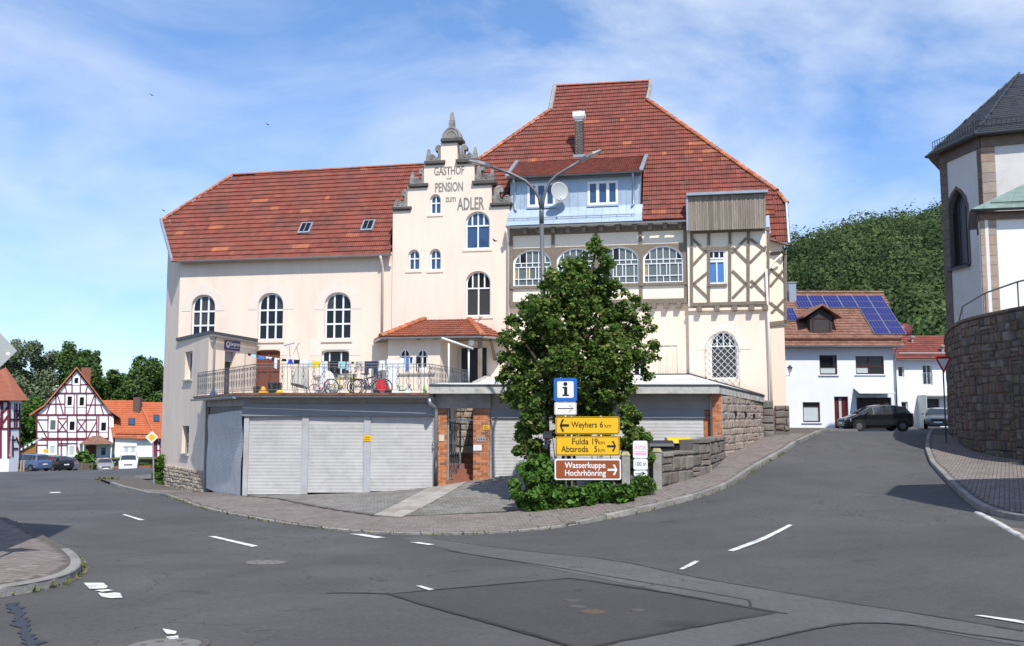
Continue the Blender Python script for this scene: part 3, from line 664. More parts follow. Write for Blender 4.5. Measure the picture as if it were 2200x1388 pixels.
# far pavements
FARP = sheet('parking_area', [(-62, 96), (-44, 92), (-30, 99), (-34, 110), (-62, 110)], 0.02, ASPH_F, 2.0)
ISL = sheet('traffic_island', GX([(283, 1027), (300, 1022.5), (352, 1020), (352, 1029), (320, 1031), (295, 1030.5)]), 0.06, ASPH_F, 1.2)
# ---------------------------------------------------------------- road patches, seams, markings
def flat(name, px, zoff, m, res=0.5, smooth_it=0):
    pl = GX(px)
    return sheet(name, pl, zoff, m, res)
flat('road_patch', [(836, 1277), (1225, 1243), (1668, 1317), (1290, 1388), (1230, 1390), (1100, 1352)], 0.004, ASPH_D)
flat('road_patch', [(900, 1152), (980, 1162), (1180, 1190), (1320, 1203), (1500, 1243), (1780, 1290), (2010, 1325), (2260, 1368), (2260, 1400), (2010, 1357), (1940, 1340), (1800, 1339), (1600, 1386), (1330, 1440), (1250, 1400), (1290, 1388), (1668, 1317), (1440, 1275), (1290, 1243), (1100, 1205), (1020, 1193), (860, 1157)], 0.0045, ASPH_L)
def seam(pts, wpx, m=TAR, zoff=0.009, name='bitumen_seam', jit=0.15):
    ln = smoothline(GX(pts), 1); ln = resample(ln, 0.12); mb = MB(); n = len(ln)
    Lf, Rt = [], []
    for i, p in enumerate(ln):
        e = (ln[min(i + 1, n - 1)] - ln[max(i - 1, 0)]).normalized(); nn = Vector((-e.y, e.x)); k = wpx * (1 + random.uniform(-jit, jit) * 2); o_ = random.uniform(-jit, jit) * wpx
        a = p + nn * (k / 2 + o_); b = p - nn * (k / 2 - o_); Lf.append(a); Rt.append(b)
    for i in range(n - 1):
        mb.face([(q.x, q.y, zg(q.x, q.y) + zoff) for q in (Rt[i], Rt[i + 1], Lf[i + 1], Lf[i])])
    o = mb.build(name, m); o['kind'] = 'structure'; return o
seam([(700, 1275), (760, 1274), (836, 1277)], 0.05)
seam([(830, 1275), (930, 1306), (1100, 1352), (1240, 1394)], 0.065)
seam([(836, 1277), (1000, 1262), (1225, 1243)], 0.06)
seam([(1225, 1243), (1440, 1275), (1600, 1305), (1690, 1320)], 0.07)
seam([(1668, 1317), (1500, 1345), (1290, 1388), (1240, 1398)], 0.07)
seam([(1180, 1190), (1320, 1203), (1500, 1243), (1780, 1290), (2010, 1325), (2200, 1358)], 0.03)
seam([(960, 1183), (1020, 1193), (1200, 1220), (1310, 1240), (1600, 1288), (1612, 1292), (1612, 1305)], 0.03)
seam([(1560, 1394), (1800, 1339), (1940, 1340), (2050, 1360), (2200, 1380)], 0.04)
seam([(30, 1296), (40, 1320), (52, 1350), (75, 1392)], 0.12, jit=0.3)
seam([(930, 1157), (1030, 1172), (1180, 1190)], 0.025)
def mark(px, name='road_marking', zoff=0.012): return flat(name, px, zoff, PAINT, 0.3)
mark([(262, 1106), (270, 1106), (311, 1118), (301, 1119)])
mark([(446, 1153), (462, 1153), (555, 1174), (541, 1176)])
mark([(104, 1058), (128, 1057.4), (132, 1059), (110, 1060)])
mark([(750, 1148), (778, 1148), (829, 1156), (806, 1157)])
mark([(880, 1166), (902, 1166), (934, 1171), (920, 1172)])
mark([(893, 1260), (904, 1260), (933, 1268), (921, 1270)])
mark([(1563, 1184), (1632, 1158), (1694, 1128), (1703, 1129), (1640, 1162), (1575, 1186)])
mark([(1459, 1224), (1493, 1206), (1503, 1207), (1486, 1217), (1467, 1225)])
mark([(2093, 1324), (2110, 1324), (2260, 1344), (2260, 1352)])
mark([(180, 1254), (222, 1254), (232, 1262), (226, 1266), (192, 1267)])
mark([(203, 1270), (232, 1268), (243, 1270), (220, 1273)])
mark([(210, 1275), (228, 1277), (246, 1275), (258, 1276), (263, 1286), (238, 1287), (218, 1284)])
mark([(349, 1353), (362, 1355), (380, 1359), (376, 1365), (358, 1365)])
mark([(356, 1371), (382, 1368), (384, 1374), (364, 1376)])
# manhole covers
MAN = mat('cast_iron_cover', (0.12, 0.105, 0.095), 0.6, 0.3, 12, 0.5, 40, metal=0.3)
MANR = mat('rusty_cover', (0.12, 0.078, 0.058), 0.8, 0.35, 12, 0.6, 40)
MANC = mat('cover_concrete_fill', (0.18, 0.175, 0.165), 0.9, 0.25, 10, 0.6, 50)
def cover(px, py, r, label, m1=MAN, m2=MANC, group='manhole covers in the road'):
    p = G(px, py); rt = root('manhole_cover', p, label, 'manhole cover', group)
    sl = ((zg(p.x + .5, p.y) - zg(p.x - .5, p.y)), (zg(p.x, p.y + .5) - zg(p.x, p.y - .5))); ax = Vector((-sl[0], -sl[1], 1)).normalized()
    mb = MB(); mb.lathe(p, [(r, -0.01), (r, 0.010), (r * 0.84, 0.012), (r * 0.82, 0.002)], 28, axis=ax); mb.build('frame', m1, rt)
    mb = MB(); mb.lathe(p, [(r * 0.80, -0.005), (r * 0.80, 0.010), (r * 0.55, 0.013), (r * 0.1, 0.013)], 28, axis=ax); mb.build('lid', m2, rt)
    for k in range(6 if r > .3 else 0):
        a = k * math.pi / 3; c = p + Vector((math.cos(a), math.sin(a), 0)) * r * 0.45; c.z = zg(c.x, c.y)
        mb = MB(); mb.lathe(c, [(r * 0.08, 0.004), (r * 0.08, 0.0165), (r * 0.05, 0.018)], 8, axis=ax); mb.build('lid_stud', m1, rt)
cover(570, 1209, 0.40, 'large round manhole cover with pale concrete centre near the left lane line')
cover(352, 1388, 0.40, 'manhole cover cut by the bottom edge of the picture')
cover(1274, 1315, 0.155, 'rusty round cover in the dark asphalt patch', MANR, MANR)
cover(1230, 1291, 0.10, 'small valve cover farthest up in the dark asphalt patch', MAN, MAN)
cover(1240, 1304, 0.10, 'small valve cover just above the rusty cover', MAN, MAN)
cover(1370, 1312, 0.09, 'small valve cover right of the rusty cover', MAN, MAN)
weeds('kerb_weeds', [tuple(p) for p in KLs if 8 < p[1] < 34], 900, WEED, 'dry grass and small weeds growing along the inn kerb', 0.05, 0.05)
weeds('kerb_weeds', [tuple(p) for p in LL if p[1] < 24], 250, WEED, 'grass tufts growing along the left pavement kerb', 0.06, 0.04)
weeds('fallen_leaves', GX([(1130, 1118), (1250, 1100), (1340, 1085), (1400, 1062), (1330, 1115), (1240, 1130), (1180, 1138)]), 260, WEED, 'dry fallen leaves on the pavement by the ivy hedge', 0.035, 0.5, 0.14)
tuft = G(232, 1034); weeds('grass_tuft', [(tuft.x - .4, tuft.y), (tuft.x + .4, tuft.y)], 120, WEED, 'dry grass tuft on the tip of the far kerb', 0.13, 0.1, 0.03)
# ================================================================ THE INN
def outline(s0, s1, z0, z1, rise, n=14, p=2.0, round_low=False):
    pts = [(s0, z0), (s1, z0)]
    if rise <= 0: return pts + [(s1, z1), (s0, z1)]
    c = (s0 + s1) / 2; hw = (s1 - s0) / 2
    for i in range(n + 1):
        a = math.pi * i / n; ca, sa = math.cos(a), math.sin(a)
        x = hw * math.copysign(abs(ca) ** (2 / p), ca); z = rise * abs(sa) ** (2 / p)
        pts.append((c + x, z1 - rise + z))
    return pts
def wall(mb, fr, outer, holes, t, depth, tint=0.5, rim=0.0):
    pl = [[Vector((p[0], p[1], 0)) for p in outer]] + [[Vector((p[0], p[1], 0)) for p in h] for h in holes]
    flatp = [p for q in pl for p in q]
    b = len(mb.v); mb.v.extend([tuple(fr.w(p.x, t, p.y)) for p in flatp])
    for tr in tessellate_polygon(pl):
        x = [flatp[i] for i in tr]; a2 = (x[1].x - x[0].x) * (x[2].y - x[0].y) - (x[2].x - x[0].x) * (x[1].y - x[0].y)
        if abs(a2) < 1e-9: continue
        mb.f.append(tuple(b + i for i in (tr if a2 > 0 else tr[::-1]))); mb.t.append(tint)
    for h in holes:
        n = len(h); c = len(mb.v)
        mb.v.extend([tuple(fr.w(p[0], t, p[1])) for p in h]); mb.v.extend([tuple(fr.w(p[0], t - depth, p[1])) for p in h])
        for i in range(n):
            j = (i + 1) % n; mb.f.append((c + i, c + j, c + n + j, c + n + i)); mb.t.append(tint)
    if rim:
        n = len(outer); c = len(mb.v)
        mb.v.extend([tuple(fr.w(p[0], t, p[1])) for p in outer]); mb.v.extend([tuple(fr.w(p[0], t - rim, p[1])) for p in outer])
        for i in range(n):
            j = (i + 1) % n; mb.f.append((c + j, c + i, c + n + i, c + n + j)); mb.t.append(tint)
def fbx(fr, x0, x1, yt, yb, t):
    """photo box on a wall plane -> s0, s1, z0, z1"""
    xm = (x0 + x1) / 2; return fr.s(x0, t), fr.s(x1, t), fr.z(xm, yb, t), fr.z(xm, yt, t)
def window(parent, fr, box, rise, t, rows, fw=0.07, bw=0.05, m=None, glass=None, name='window', p=2.0, thick=0.05, sub=None, glassf=None):
    """rows: list of (z fraction bottom, z fraction top, [vertical bar fractions])"""
    s0, s1, z0, z1 = box; m = m or WHITE; glass = glass or GLASS; W_, H_ = s1 - s0, z1 - z0
    o = outline(s0, s1, z0, z1, rise, p=p); i_ = outline(s0 + fw, s1 - fw, z0 + fw, z1 - fw, max(0, rise - fw * 0.3) if rise > 0 else 0, p=p)
    mb = MB(); n = len(o); w = fr.w
    for a in range(n):
        b = (a + 1) % n
        mb.face([w(*q) for q in ((o[a][0], t, o[a][1]), (o[b][0], t, o[b][1]), (i_[b][0], t, i_[b][1]), (i_[a][0], t, i_[a][1]))])
        mb.face([w(*q) for q in ((i_[a][0], t, i_[a][1]), (i_[b][0], t, i_[b][1]), (i_[b][0], t - thick, i_[b][1]), (i_[a][0], t - thick, i_[a][1]))])
    conv = i_
    panes = []
    def topz(s):
        c = clip_convex([(s - 1e-4, z0), (s + 1e-4, z0), (s + 1e-4, z1), (s - 1e-4, z1)], conv)
        return max(q[1] for q in c) if c else z0
    for ri, (f0, f1, bars) in enumerate(rows):
        a0, a1 = z0 + f0 * H_, z0 + f1 * H_
        if ri > 0: mb.fbox(fr, s0 + fw, s1 - fw, t - thick, t + 0.012, a0 - bw / 2, a0 + bw / 2)
        xs = [s0] + [s0 + b * W_ for b in bars] + [s1]
        for b in bars:
            s = s0 + b * W_; mb.fbox(fr, s - bw / 2, s + bw / 2, t - thick, t + 0.006, a0, min(a1, topz(s)))
        for k in range(len(xs) - 1):
            c = clip_convex([(xs[k], a0), (xs[k + 1], a0), (xs[k + 1], a1), (xs[k], a1)], conv)
            if len(c) >= 3: panes.append((c, ri, k))
    o_ = mb.build(name, m, parent)
    for c, ri, k in panes:
        pm = MB(); pm.face([fr.w(q[0], t - thick * 0.7, q[1]) for q in c])
        pm.build('pane', glassf(ri, k) if glassf else (GLASS_V if glass is GLASS and random.random() < .3 else glass), o_)
    return o_
class Slope:
    def __init__(self, O, U, V): self.O = Vector(O); self.U = Vector(U).normalized(); self.V = Vector(V).normalized(); self.W = self.U.cross(self.V).normalized()
    def w(self, u, v, h=0): return self.O + self.U * u + self.V * v + self.W * h
    def pix(self, px, py):
        r = ray(px, py); o = self.O - Vector((0, 0, EZ)); k = o.dot(self.W) / r.dot(self.W); q = r * k - o
        return q.dot(self.U), q.dot(self.V)
    def uv(self, p): q = Vector(p) - self.O; return q.dot(self.U), q.dot(self.V)
def tint_tile(): return min(0.84, max(0.0, random.gauss(0.42, 0.15)))
def tiles(parent, sl, poly, m, tw=0.20, th=0.33, limit=0, skip=None, orange=0.012, under=True, prof=(0.03, 0.0, 0.022, 0.0, 0.03), lift=0.052, v0=None, names='roof_tile'):
    us = [p[0] for p in poly]; vs = [p[1] for p in poly]; vmin = min(vs) if v0 is None else v0
    n = len(prof); run = 0
    cells = []
    for j in range(int((max(vs) - vmin) / th) + 1):
        v = vmin + j * th
        for i in range(int((max(us) - min(us)) / tw) + 1):
            u = min(us) + i * tw
            if not inpoly(u + tw / 2, v + th * 0.45, poly): continue
            if skip and skip(u + tw / 2, v + th / 2): continue
            if run <= 0 and random.random() < orange: run = random.randint(1, 4)
            tt = tint_tile()
            if run > 0: tt = random.uniform(0.93, 1.0); run -= 1
            cells.append((u, v, tt))
    def add(mb, u, v, tt, loc=False):
        b = len(mb.v); jl = random.uniform(-0.004, 0.006); jv = random.uniform(-0.008, 0.008)
        for (vv, hh) in ((v + jv, lift + jl), (v + th * 1.06, 0.006)):
            for k in range(n): mb.v.append(tuple(sl.w(u + tw * k / (n - 1), vv, prof[k] + hh)))
        for k in range(n): mb.v.append(tuple(sl.w(u + tw * k / (n - 1), v + jv + 0.004, 0.0)))
        for k in range(n - 1):
            mb.f.append((b + k, b + k + 1, b + n + k + 1, b + n + k)); mb.t.append(tt)
            mb.f.append((b + 2 * n + k, b + 2 * n + k + 1, b + k + 1, b + k)); mb.t.append(tt)
    order = sorted(range(len(cells)), key=lambda c: (sl.w(cells[c][0], cells[c][1]) - Vector((0, 0, EZ))).length) if limit else []
    single = set(order[:limit]); rest = MB()
    for k, (u, v, tt) in enumerate(cells):
        if k in single:
            mb = MB(); add(mb, u, v, tt); mb.build(names, m, parent)
        else: add(rest, u, v, tt)
    if under:
        rest.face([sl.w(p[0], p[1], -0.01) for p in poly], 0.1)
    if rest.f: rest.build(names + 's', m, parent, kind='stuff')
def ridge(parent, pts, m, r=0.11, seg=0.38, lift=0.03, name='ridge_tile', tintf=None):
    """half round cap tiles along a line"""
    pts = [Vector(p) for p in pts]
    for a, b in zip(pts[:-1], pts[1:]):
        d = b - a; n = max(1, int(round(d.length / seg))); e = d.normalized(); x = e.cross(Vector((0, 0, 1))).normalized(); y = x.cross(e).normalized()
        for i in range(n):
            p0 = a + d * (i / n) - e * 0.03; p1 = a + d * ((i + 1) / n); mb = MB(); k = 6; tt = tintf() if tintf else random.random()
            for (p, rr) in ((p0, r * 1.12), (p1, r * 0.95)):
                for q in range(k + 1):
                    an = math.pi * (q / k); mb.v.append(tuple(p + x * math.cos(an) * rr + y * (math.sin(an) * rr * 0.9 + lift)))
            for q in range(k): mb.f.append((q, q + 1, k + 1 + q + 1, k + 1 + q)); mb.t.append(tt)
            mb.f.append(tuple(range(k + 1))); mb.t.append(tt); mb.f.append(tuple(range(k + 1, 2 * k + 2))[::-1]); mb.t.append(tt)
            mb.build(name, m, parent)
FA = Fr((0, 40.2), (1, -0.19))
ZB = -4.4
inn = root('inn', tuple(FA.w(-4, 0, -3.0)), 'large cream plastered inn with red tiled roofs, stepped scroll gable and timber framing', 'building')
sL = FA.s(377); sG0 = FA.s(839, .1); sG1 = FA.s(1094.5, .1); sR = FA.s(1483); sE = FA.s(1654, .3)
# ---- walls of the left wing
zeL = FA.z(600, 553, .35)
WL = [fbx(FA, 404, 455, 634, 731, 0), fbx(FA, 548.5, 603, 630, 730, 0), fbx(FA, 693, 750, 629, 728.5, 0)]
DL = [fbx(FA, 545, 599, 752, 862, 0), fbx(FA, 688, 748, 752, 806, 0)]
bigrow = [(0, .33, [.34, .67]), (.33, .64, [.34, .67]), (.64, 1, [.34, .67])]
mb = MB()
hol = [outline(*b, 0.62, p=2.3) for b in WL] + [outline(*b, 0.16, p=4) for b in DL]
wall(mb, FA, [(sL, ZB), (sG0 + 0.3, ZB), (sG0 + 0.3, zeL + 0.15), (sL, zeL + 0.15)], hol, 0, 0.26)
mb.build('wall', PLASTER, inn)
for i, b in enumerate(WL):
    window(inn, FA, b, 0.62, -0.14, bigrow, p=2.3, fw=0.06, bw=0.075)
    # stepped plaster surround a finger thick
    s0, s1, z0, z1 = b; c = (s0 + s1) / 2; hw = (s1 - s0) / 2
    o = []
    zz = z1 - 0.75
    ou = [(hw + .48, zz), (hw + .48, zz + .3), (hw + .36, zz + .34), (hw + .36, zz + .72), (hw * .62, zz + 1.12), (hw * .62, zz + 1.18), (hw * .25, zz + 1.2), (hw * .25, zz + 1.3)]
    ou = [(c + x, z) for x, z in ou] + [(c - x, z) for x, z in reversed(ou)]
    inner = [(q[0], q[1]) for q in outline(s0 - .02, s1 + .02, zz, z1 + .02, .64, p=2.3)][2:]
    m2 = MB(); m2.prism(FA, ou + [(s0 - .02, zz)] + inner[::-1] + [(s1 + .02, zz)], 0.002, 0.014); m2.build('window_surround', SURROUND, inn)
    m2 = MB(); m2.fbox(FA, s0 - .12, s1 + .1, 0, .07, z0 - .14, z0 - .0); m2.build('window_sill', PLASTER, inn)
d1 = window(inn, FA, DL[0], 0.16, -0.14, [(0, .60, [.5]), (.60, .88, [.5]), (.88, 1, [.5])], m=DOORW, glass=DOORW, name='terrace_door', p=4, fw=.1, bw=.09)
window(inn, FA, DL[1], 0.16, -0.14, [(0, .9, [.26, .68])], name='window', p=4, fw=.06)
part_box('window_sill', CONC, inn, FA, DL[1][0] - .3, DL[1][1] + .3, 0, .1, DL[1][2] - .08, DL[1][2])
for b in DL:
    m2 = MB(); s0, s1, z0, z1 = b
    m2.prism(FA, [(s0 - .55, z1 - .25), (s0 - .02, z1 - .25), (s0 - .02, z1 + .02), (s1 + .02, z1 + .02), (s1 + .02, z1 - .25), (s1 + .55, z1 - .25), (s1 + .55, z1 + .5), (s0 - .55, z1 + .5)], 0.002, 0.012); m2.build('window_surround', SURROUND, inn)
# ---- skewed left end wall
pA = FA.w(sL, 0, 0); left_dir = Vector((-3.7, 5.3, 0)).normalized()
def along(px):                                             # point of the skewed end wall seen at photo column px
    u = (px - 1100) / FPX; k = (u * pA.y - pA.x) / (left_dir.x - u * left_dir.y); return pA + left_dir * k
LE = (along(352) - pA).length
pB = pA + left_dir * LE
FL = Fr((pB.x, pB.y), (-left_dir.x, -left_dir.y))          # s from the rear to the front corner, t out to the left
phiL = R(50); cL, nL = math.cos(phiL), math.sin(phiL)
SL_L = Slope(FA.w(0, .35, zeL), FA.d, -FA.n * cL + Vector((0, 0, 1)) * nL)
hv = SL_L.pix(348, 475)[1]
mb = MB(); vt = hv * nL + zeL - 0.1
mb.prism(FL, [(0, ZB), (LE, ZB), (LE, zeL + .05), (0, zeL + LE * 1.05)], -0.02, 0.0); mb.build('end_wall', PLASTER_G, inn)
mb = MB(); bk = Vector((pB.x, pB.y, EZ)); b2 = bk - FA.n * 5
mb.face([bk + Vector((0, 0, ZB)), bk + Vector((0, 0, zeL + 1.5)), b2 + Vector((0, 0, zeL + 1.5)), b2 + Vector((0, 0, ZB))])
mb.face([b2 + Vector((0, 0, ZB)), b2 + Vector((0, 0, zeL)), FA.w(sG0, -6.2, zeL), FA.w(sG0, -6.2, ZB)]); mb.build('rear_wall', PLASTER_G, inn)
# ---- left roof
pl = [SL_L.pix(*q) for q in [(372, 562), (838.5, 548.5), (838.5, 505), (915, 485), (915, 354.6), (500, 378), (348, 475)]]
tiles(inn, SL_L, pl, TILE, skip=None, orange=0.010)
rl, rr_ = SL_L.w(*SL_L.pix(500, 378)), SL_L.w(*SL_L.pix(912, 354.8))
mb = MB(); dn = FA.n * (-cL) - Vector((0, 0, 1)) * nL
hipw = SL_L.w(*SL_L.pix(348, 475))
rb = hipw - FA.n * 4.2 * 2 * .62
mb.face([rl, rr_, rr_ + dn * 6.4, rl + dn * 6.4 + Vector((-2, 1, 0))], .3); mb.face([rl, rl + dn * 2.6 + Vector((-2.2, 0.6, 0)), hipw], .3); mb.build('rear_roof', TILE, inn)
ridge(inn, [rl, rr_], TILE_O, r=.10, tintf=lambda: random.uniform(0, .35)); ridge(inn, [hipw, rl], TILE_O, r=.11)
v0_, v1_ = SL_L.w(*SL_L.pix(372, 562)), hipw
mb = MB(); e = FL.n
for h0, h1 in ((-.02, .10),): mb.hexa([v0_ + e * .02, v0_ + e * .12, v1_ + e * .12, v1_ + e * .02] + [q + Vector((0, 0, .16)) for q in (v0_ + e * .02, v0_ + e * .12, v1_ + e * .12, v1_ + e * .02)])
mb.build('verge_flashing', ZINC, inn)
def gutter(parent, a, b, m=GUTTER, r=.075, name='gutter'):
    a, b = Vector(a), Vector(b); e = (b - a).normalized(); x = e.cross(Vector((0, 0, 1))).normalized(); mb = MB(); k = 6
    for p in (a, b):
        for q in range(k + 1): an = math.pi * q / k; mb.v.append(tuple(p + x * math.cos(an) * r - Vector((0, 0, 1)) * math.sin(an) * r))
        for q in range(k, -1, -1): an = math.pi * q / k; mb.v.append(tuple(p + x * math.cos(an) * r * .88 - Vector((0, 0, 1)) * math.sin(an) * r * .88))
    n = 2 * (k + 1)
    for q in range(n): mb.f.append((q, (q + 1) % n, n + (q + 1) % n, n + q)); mb.t.append(.5)
    mb.f.append(tuple(range(n))); mb.t.append(.5); mb.f.append(tuple(range(n, 2 * n))[::-1]); mb.t.append(.5)
    return mb.build(name, m, parent, smooth=False)
gutter(inn, FA.w(FA.s(371, .42), .42, zeL - .03), FA.w(FA.s(838, .42), .42, zeL - .03))
def pipe(parent, pts, m=GUTTER, r=.055, name='downpipe', n=10):
    mb = MB(); mb.tube(pts, r, n); o = mb.build(name, m, parent, smooth=True); return o
sp = FA.s(818, .12)
pipe(inn, [FA.w(sp, .42, zeL - .08), FA.w(sp, .40, zeL - .2), FA.w(sp, .10, zeL - .5), FA.w(sp, .09, FA.z(818, 733))], PIPE_C)
# skylights
for (x0, x1, yt, yb) in ((643, 671, 483, 503), (778, 806, 477.5, 497.5)):
    a = SL_L.pix((x0 + x1) / 2 - 4, yb); c = SL_L.pix((x0 + x1) / 2 + 5, yt)
    u0, u1 = a[0] - .24, a[0] + .24; mb = MB()
    S_ = SL_L
    def slab(mb, u0, u1, v0, v1, h0, h1): mb.hexa([S_.w(u0, v0, h0), S_.w(u1, v0, h0), S_.w(u1, v1, h0), S_.w(u0, v1, h0), S_.w(u0, v0, h1), S_.w(u1, v0, h1), S_.w(u1, v1, h1), S_.w(u0, v1, h1)])
    slab(mb, u0 - .05, u1 + .05, a[1] - .04, c[1] + .04, .02, .13); sk = mb.build('skylight', ZINC, inn)
    mb = MB(); um = (u0 + u1) / 2
    mb.face([S_.w(u0 + .02, a[1] + .06, .134), S_.w(u1 - .02, a[1] + .06, .134), S_.w(u1 - .02, c[1] - .02, .134), S_.w(u0 + .02, c[1] - .02, .134)]); mb.build('pane', GLASS, sk)
    mb = MB(); slab(mb, um - .015, um + .015, a[1], c[1], .134, .15); mb.build('glazing_bar', ZINC, sk)
# ---- stepped gable
def fp(px, py, t=.1): return FA.pix(px, py, t)
steps = [(839, 451), (875.5, 451), (875.5, 401), (911, 401), (911, 352), (947, 352), (947, 304), (982.5, 304), (982.5, 349), (1019, 349), (1019, 395), (1056, 395), (1056, 441), (1094.5, 441)]
go = [(sG0, ZB), (sG1, ZB)] + [fp(*q) for q in reversed(steps)]
go[2] = (sG1, go[2][1]); go[-1] = (sG0, go[-1][1])
GW = [(fbx(FA, 920, 943.5, 417, 459.5, .1), 'sky'), (fbx(FA, 873.5, 898, 536, 580, .1), 'sky'), (fbx(FA, 920, 944.5, 534.5, 580, .1), 'sky'), (fbx(FA, 998, 1051, 454, 534, .1), 'sky'), (fbx(FA, 999, 1053, 582, 679, .1), 'dark')]
mb = MB(); rises = [(b[1] - b[0]) * .5 for b, _ in GW]; rises = [min(r, .5) if i >= 3 else r for i, r in enumerate(rises)]
wall(mb, FA, go, [outline(*b, r) for (b, _), r in zip(GW, rises)], .1, .22, rim=.45); mb.build('gable_wall', PLASTER, inn)
for i, ((b, k), r) in enumerate(zip(GW, rises)):
    gl = GLASS_B if k == 'sky' else GLASS
    if i < 3: window(inn, FA, b, r, -.03, [(0, .56, [.5]), (.56, 1, [.5])], fw=.06, bw=.05, glass=gl)
    else: window(inn, FA, b, r, -.03, [(0, .62, [.5]), (.62, 1, [.26, .5, .74])], fw=.06, bw=.06, glass=gl)
    s0, s1, z0, z1 = b; part_box('window_sill', PLASTER, inn, FA, s0 - .12, s1 + .12, .10, .135, z0 - .12, z0 - .015)
for (x0, x1, y0, y1) in ((836, 879, 445, 451), (871.5, 915, 395, 402), (906.5, 952, 346, 353), (942.5, 989.5, 297.5, 305), (976, 1025, 342, 350), (1012, 1063, 388, 396), (1051.5, 1100, 436, 442)):
    s0, s1, z0, z1 = fbx(FA, x0, x1, y0, y1, .2); m2 = MB(); m2.fbox(FA, s0, s1, -.42, .24, z0 + .04, z1 + .01); m2.fbox(FA, s0 + .05, s1 - .05, -.38, .17, z0 - .02, z0 + .04); m2.build('coping_slab', SLAB, inn)
def scroll(x0, x1, yb, yt, flip):
    """S-volute standing on a coping slab: low outer spiral, tall inner curl"""
    s0, s1, z0, z1 = fbx(FA, x0, x1, yt, yb, .1); W_, H_ = s1 - s0, z1 - z0
    def q(u, v): return ((s1 - u * W_) if flip else (s0 + u * W_), z0 + v * H_)
    ol = [(0, 0), (.02, .2), (.06, .34), (.14, .44), (.24, .47), (.34, .43), (.42, .33), (.48, .25), (.56, .23), (.62, .30), (.655, .44), (.655, .58), (.62, .66), (.55, .64), (.49, .60), (.44, .66), (.43, .78), (.48, .90), (.58, .98), (.70, 1.0), (.82, .95), (.91, .84), (.96, .68), (.98, .45), (1, 0)]
    m2 = MB(); pl = [q(*p) for p in ol]; m2.prism(FA, pl, -.28, .06, back=True); o = m2.build('scroll_ornament', STONE_ORN, inn)
    m2 = MB()
    def spiral(cx, cy, r, a0, a1, dr, n=16): return [FA.w(*(lambda p: (p[0], .065, p[1]))(q(cx + (r - dr * i / n) * math.cos(a0 + (a1 - a0) * i / n), cy + (r - dr * i / n) * math.sin(a0 + (a1 - a0) * i / n) * W_ / H_ * 1.0)) ) for i in range(n + 1)]
    m2.tube(spiral(.25, .25, .20, R(0), R(520), .17), .022, 5); m2.tube([FA.w(*(lambda p: (p[0], .065, p[1]))(q(*p))) for p in [(.45, .14), (.6, .2), (.72, .34), (.78, .55), (.78, .72), (.70, .86), (.6, .88)]], .022, 5)
    m2.build('scroll_relief', STONE_ORN, o, kind='stuff')
def obelisk(xc, yb, yt, wpx):
    s0, s1, z0, z1 = fbx(FA, xc - wpx / 2, xc + wpx / 2, yt, yb, .1); c = (s0 + s1) / 2; hw = (s1 - s0) / 2; H_ = z1 - z0; m2 = MB()
    def ring(k, z, d=1.0): return [FA.w(c - hw * k, .0 + hw * k - .05, z), FA.w(c + hw * k, hw * k - .05, z), FA.w(c + hw * k, -hw * k - .05, z), FA.w(c - hw * k, -hw * k - .05, z)]
    lev = [(1, 0), (1, .38), (.82, .40), (.9, .46), (.45, .95), (.0, 1.0)]
    for (k0, a), (k1, b) in zip(lev[:-1], lev[1:]): m2.hexa(ring(k0, z0 + a * H_) + ring(max(k1, .02), z0 + b * H_))
    m2.build('obelisk', STONE_ORN, inn)
for a in ((840, 876, 446, 407, False), (882, 911, 396, 361, False), (916, 947, 347, 311, False), (984, 1012, 343, 308, True), (1021, 1050, 389, 352, True), (1058, 1098, 437, 397, True)): scroll(*a)
for a in ((879.5, 396, 367, 10), (914.5, 347, 318, 10), (1017, 343, 313, 10), (1055, 389, 362, 10)): obelisk(*a)
# shell and finial on top
s0, s1, z0, z1 = fbx(FA, 945, 987, 273, 298, .1); c = (s0 + s1) / 2; hw = (s1 - s0) / 2; m2 = MB()
m2.prism(FA, [(c - hw * .92, z0)] + [(c - hw * math.cos(math.pi * i / 12), z0 + .06 + (z1 - z0 - .06) * math.sin(math.pi * i / 12)) for i in range(13)] + [(c + hw * .92, z0)], -.3, .1, back=True); sh = m2.build('shell_ornament', STONE_ORN, inn)
m2 = MB()
for k in (.82, .55): m2.tube([FA.w(c - hw * k * math.cos(math.pi * i / 12), .105, z0 + .05 + (z1 - z0) * k * math.sin(math.pi * i / 12)) for i in range(13)], .025, 5)
m2.build('shell_relief', STONE_ORN, sh, kind='stuff')
obelisk(965.5, 275, 238, 12)
tf = .104
text('GASTHOF', FA, *fp(964.7, 375.5), tf, FA.z(965, 357.5, .1) - FA.z(965, 375, .1), LETTER, inn, bold=.028, width=FA.s(998, .1) - FA.s(931.5, .1))
text('und', FA, *fp(964.5, 386), tf, .125, LETTER, inn, bold=.02, width=.22)
text('PENSION', FA, *fp(964.7, 411.5), tf, FA.z(965, 391.5, .1) - FA.z(965, 411, .1), LETTER, inn, bold=.028, width=FA.s(995.5, .1) - FA.s(934, .1))
text('zum', FA, *fp(968.5, 434), tf, .32, LETTER, inn, bold=.02, width=FA.s(980, .1) - FA.s(957, .1))
text('ADLER', FA, *fp(1011, 450.5), tf, FA.z(1011, 424, .1) - FA.z(1011, 450, .1), LETTER, inn, bold=.028, width=FA.s(1041, .1) - FA.s(981, .1))
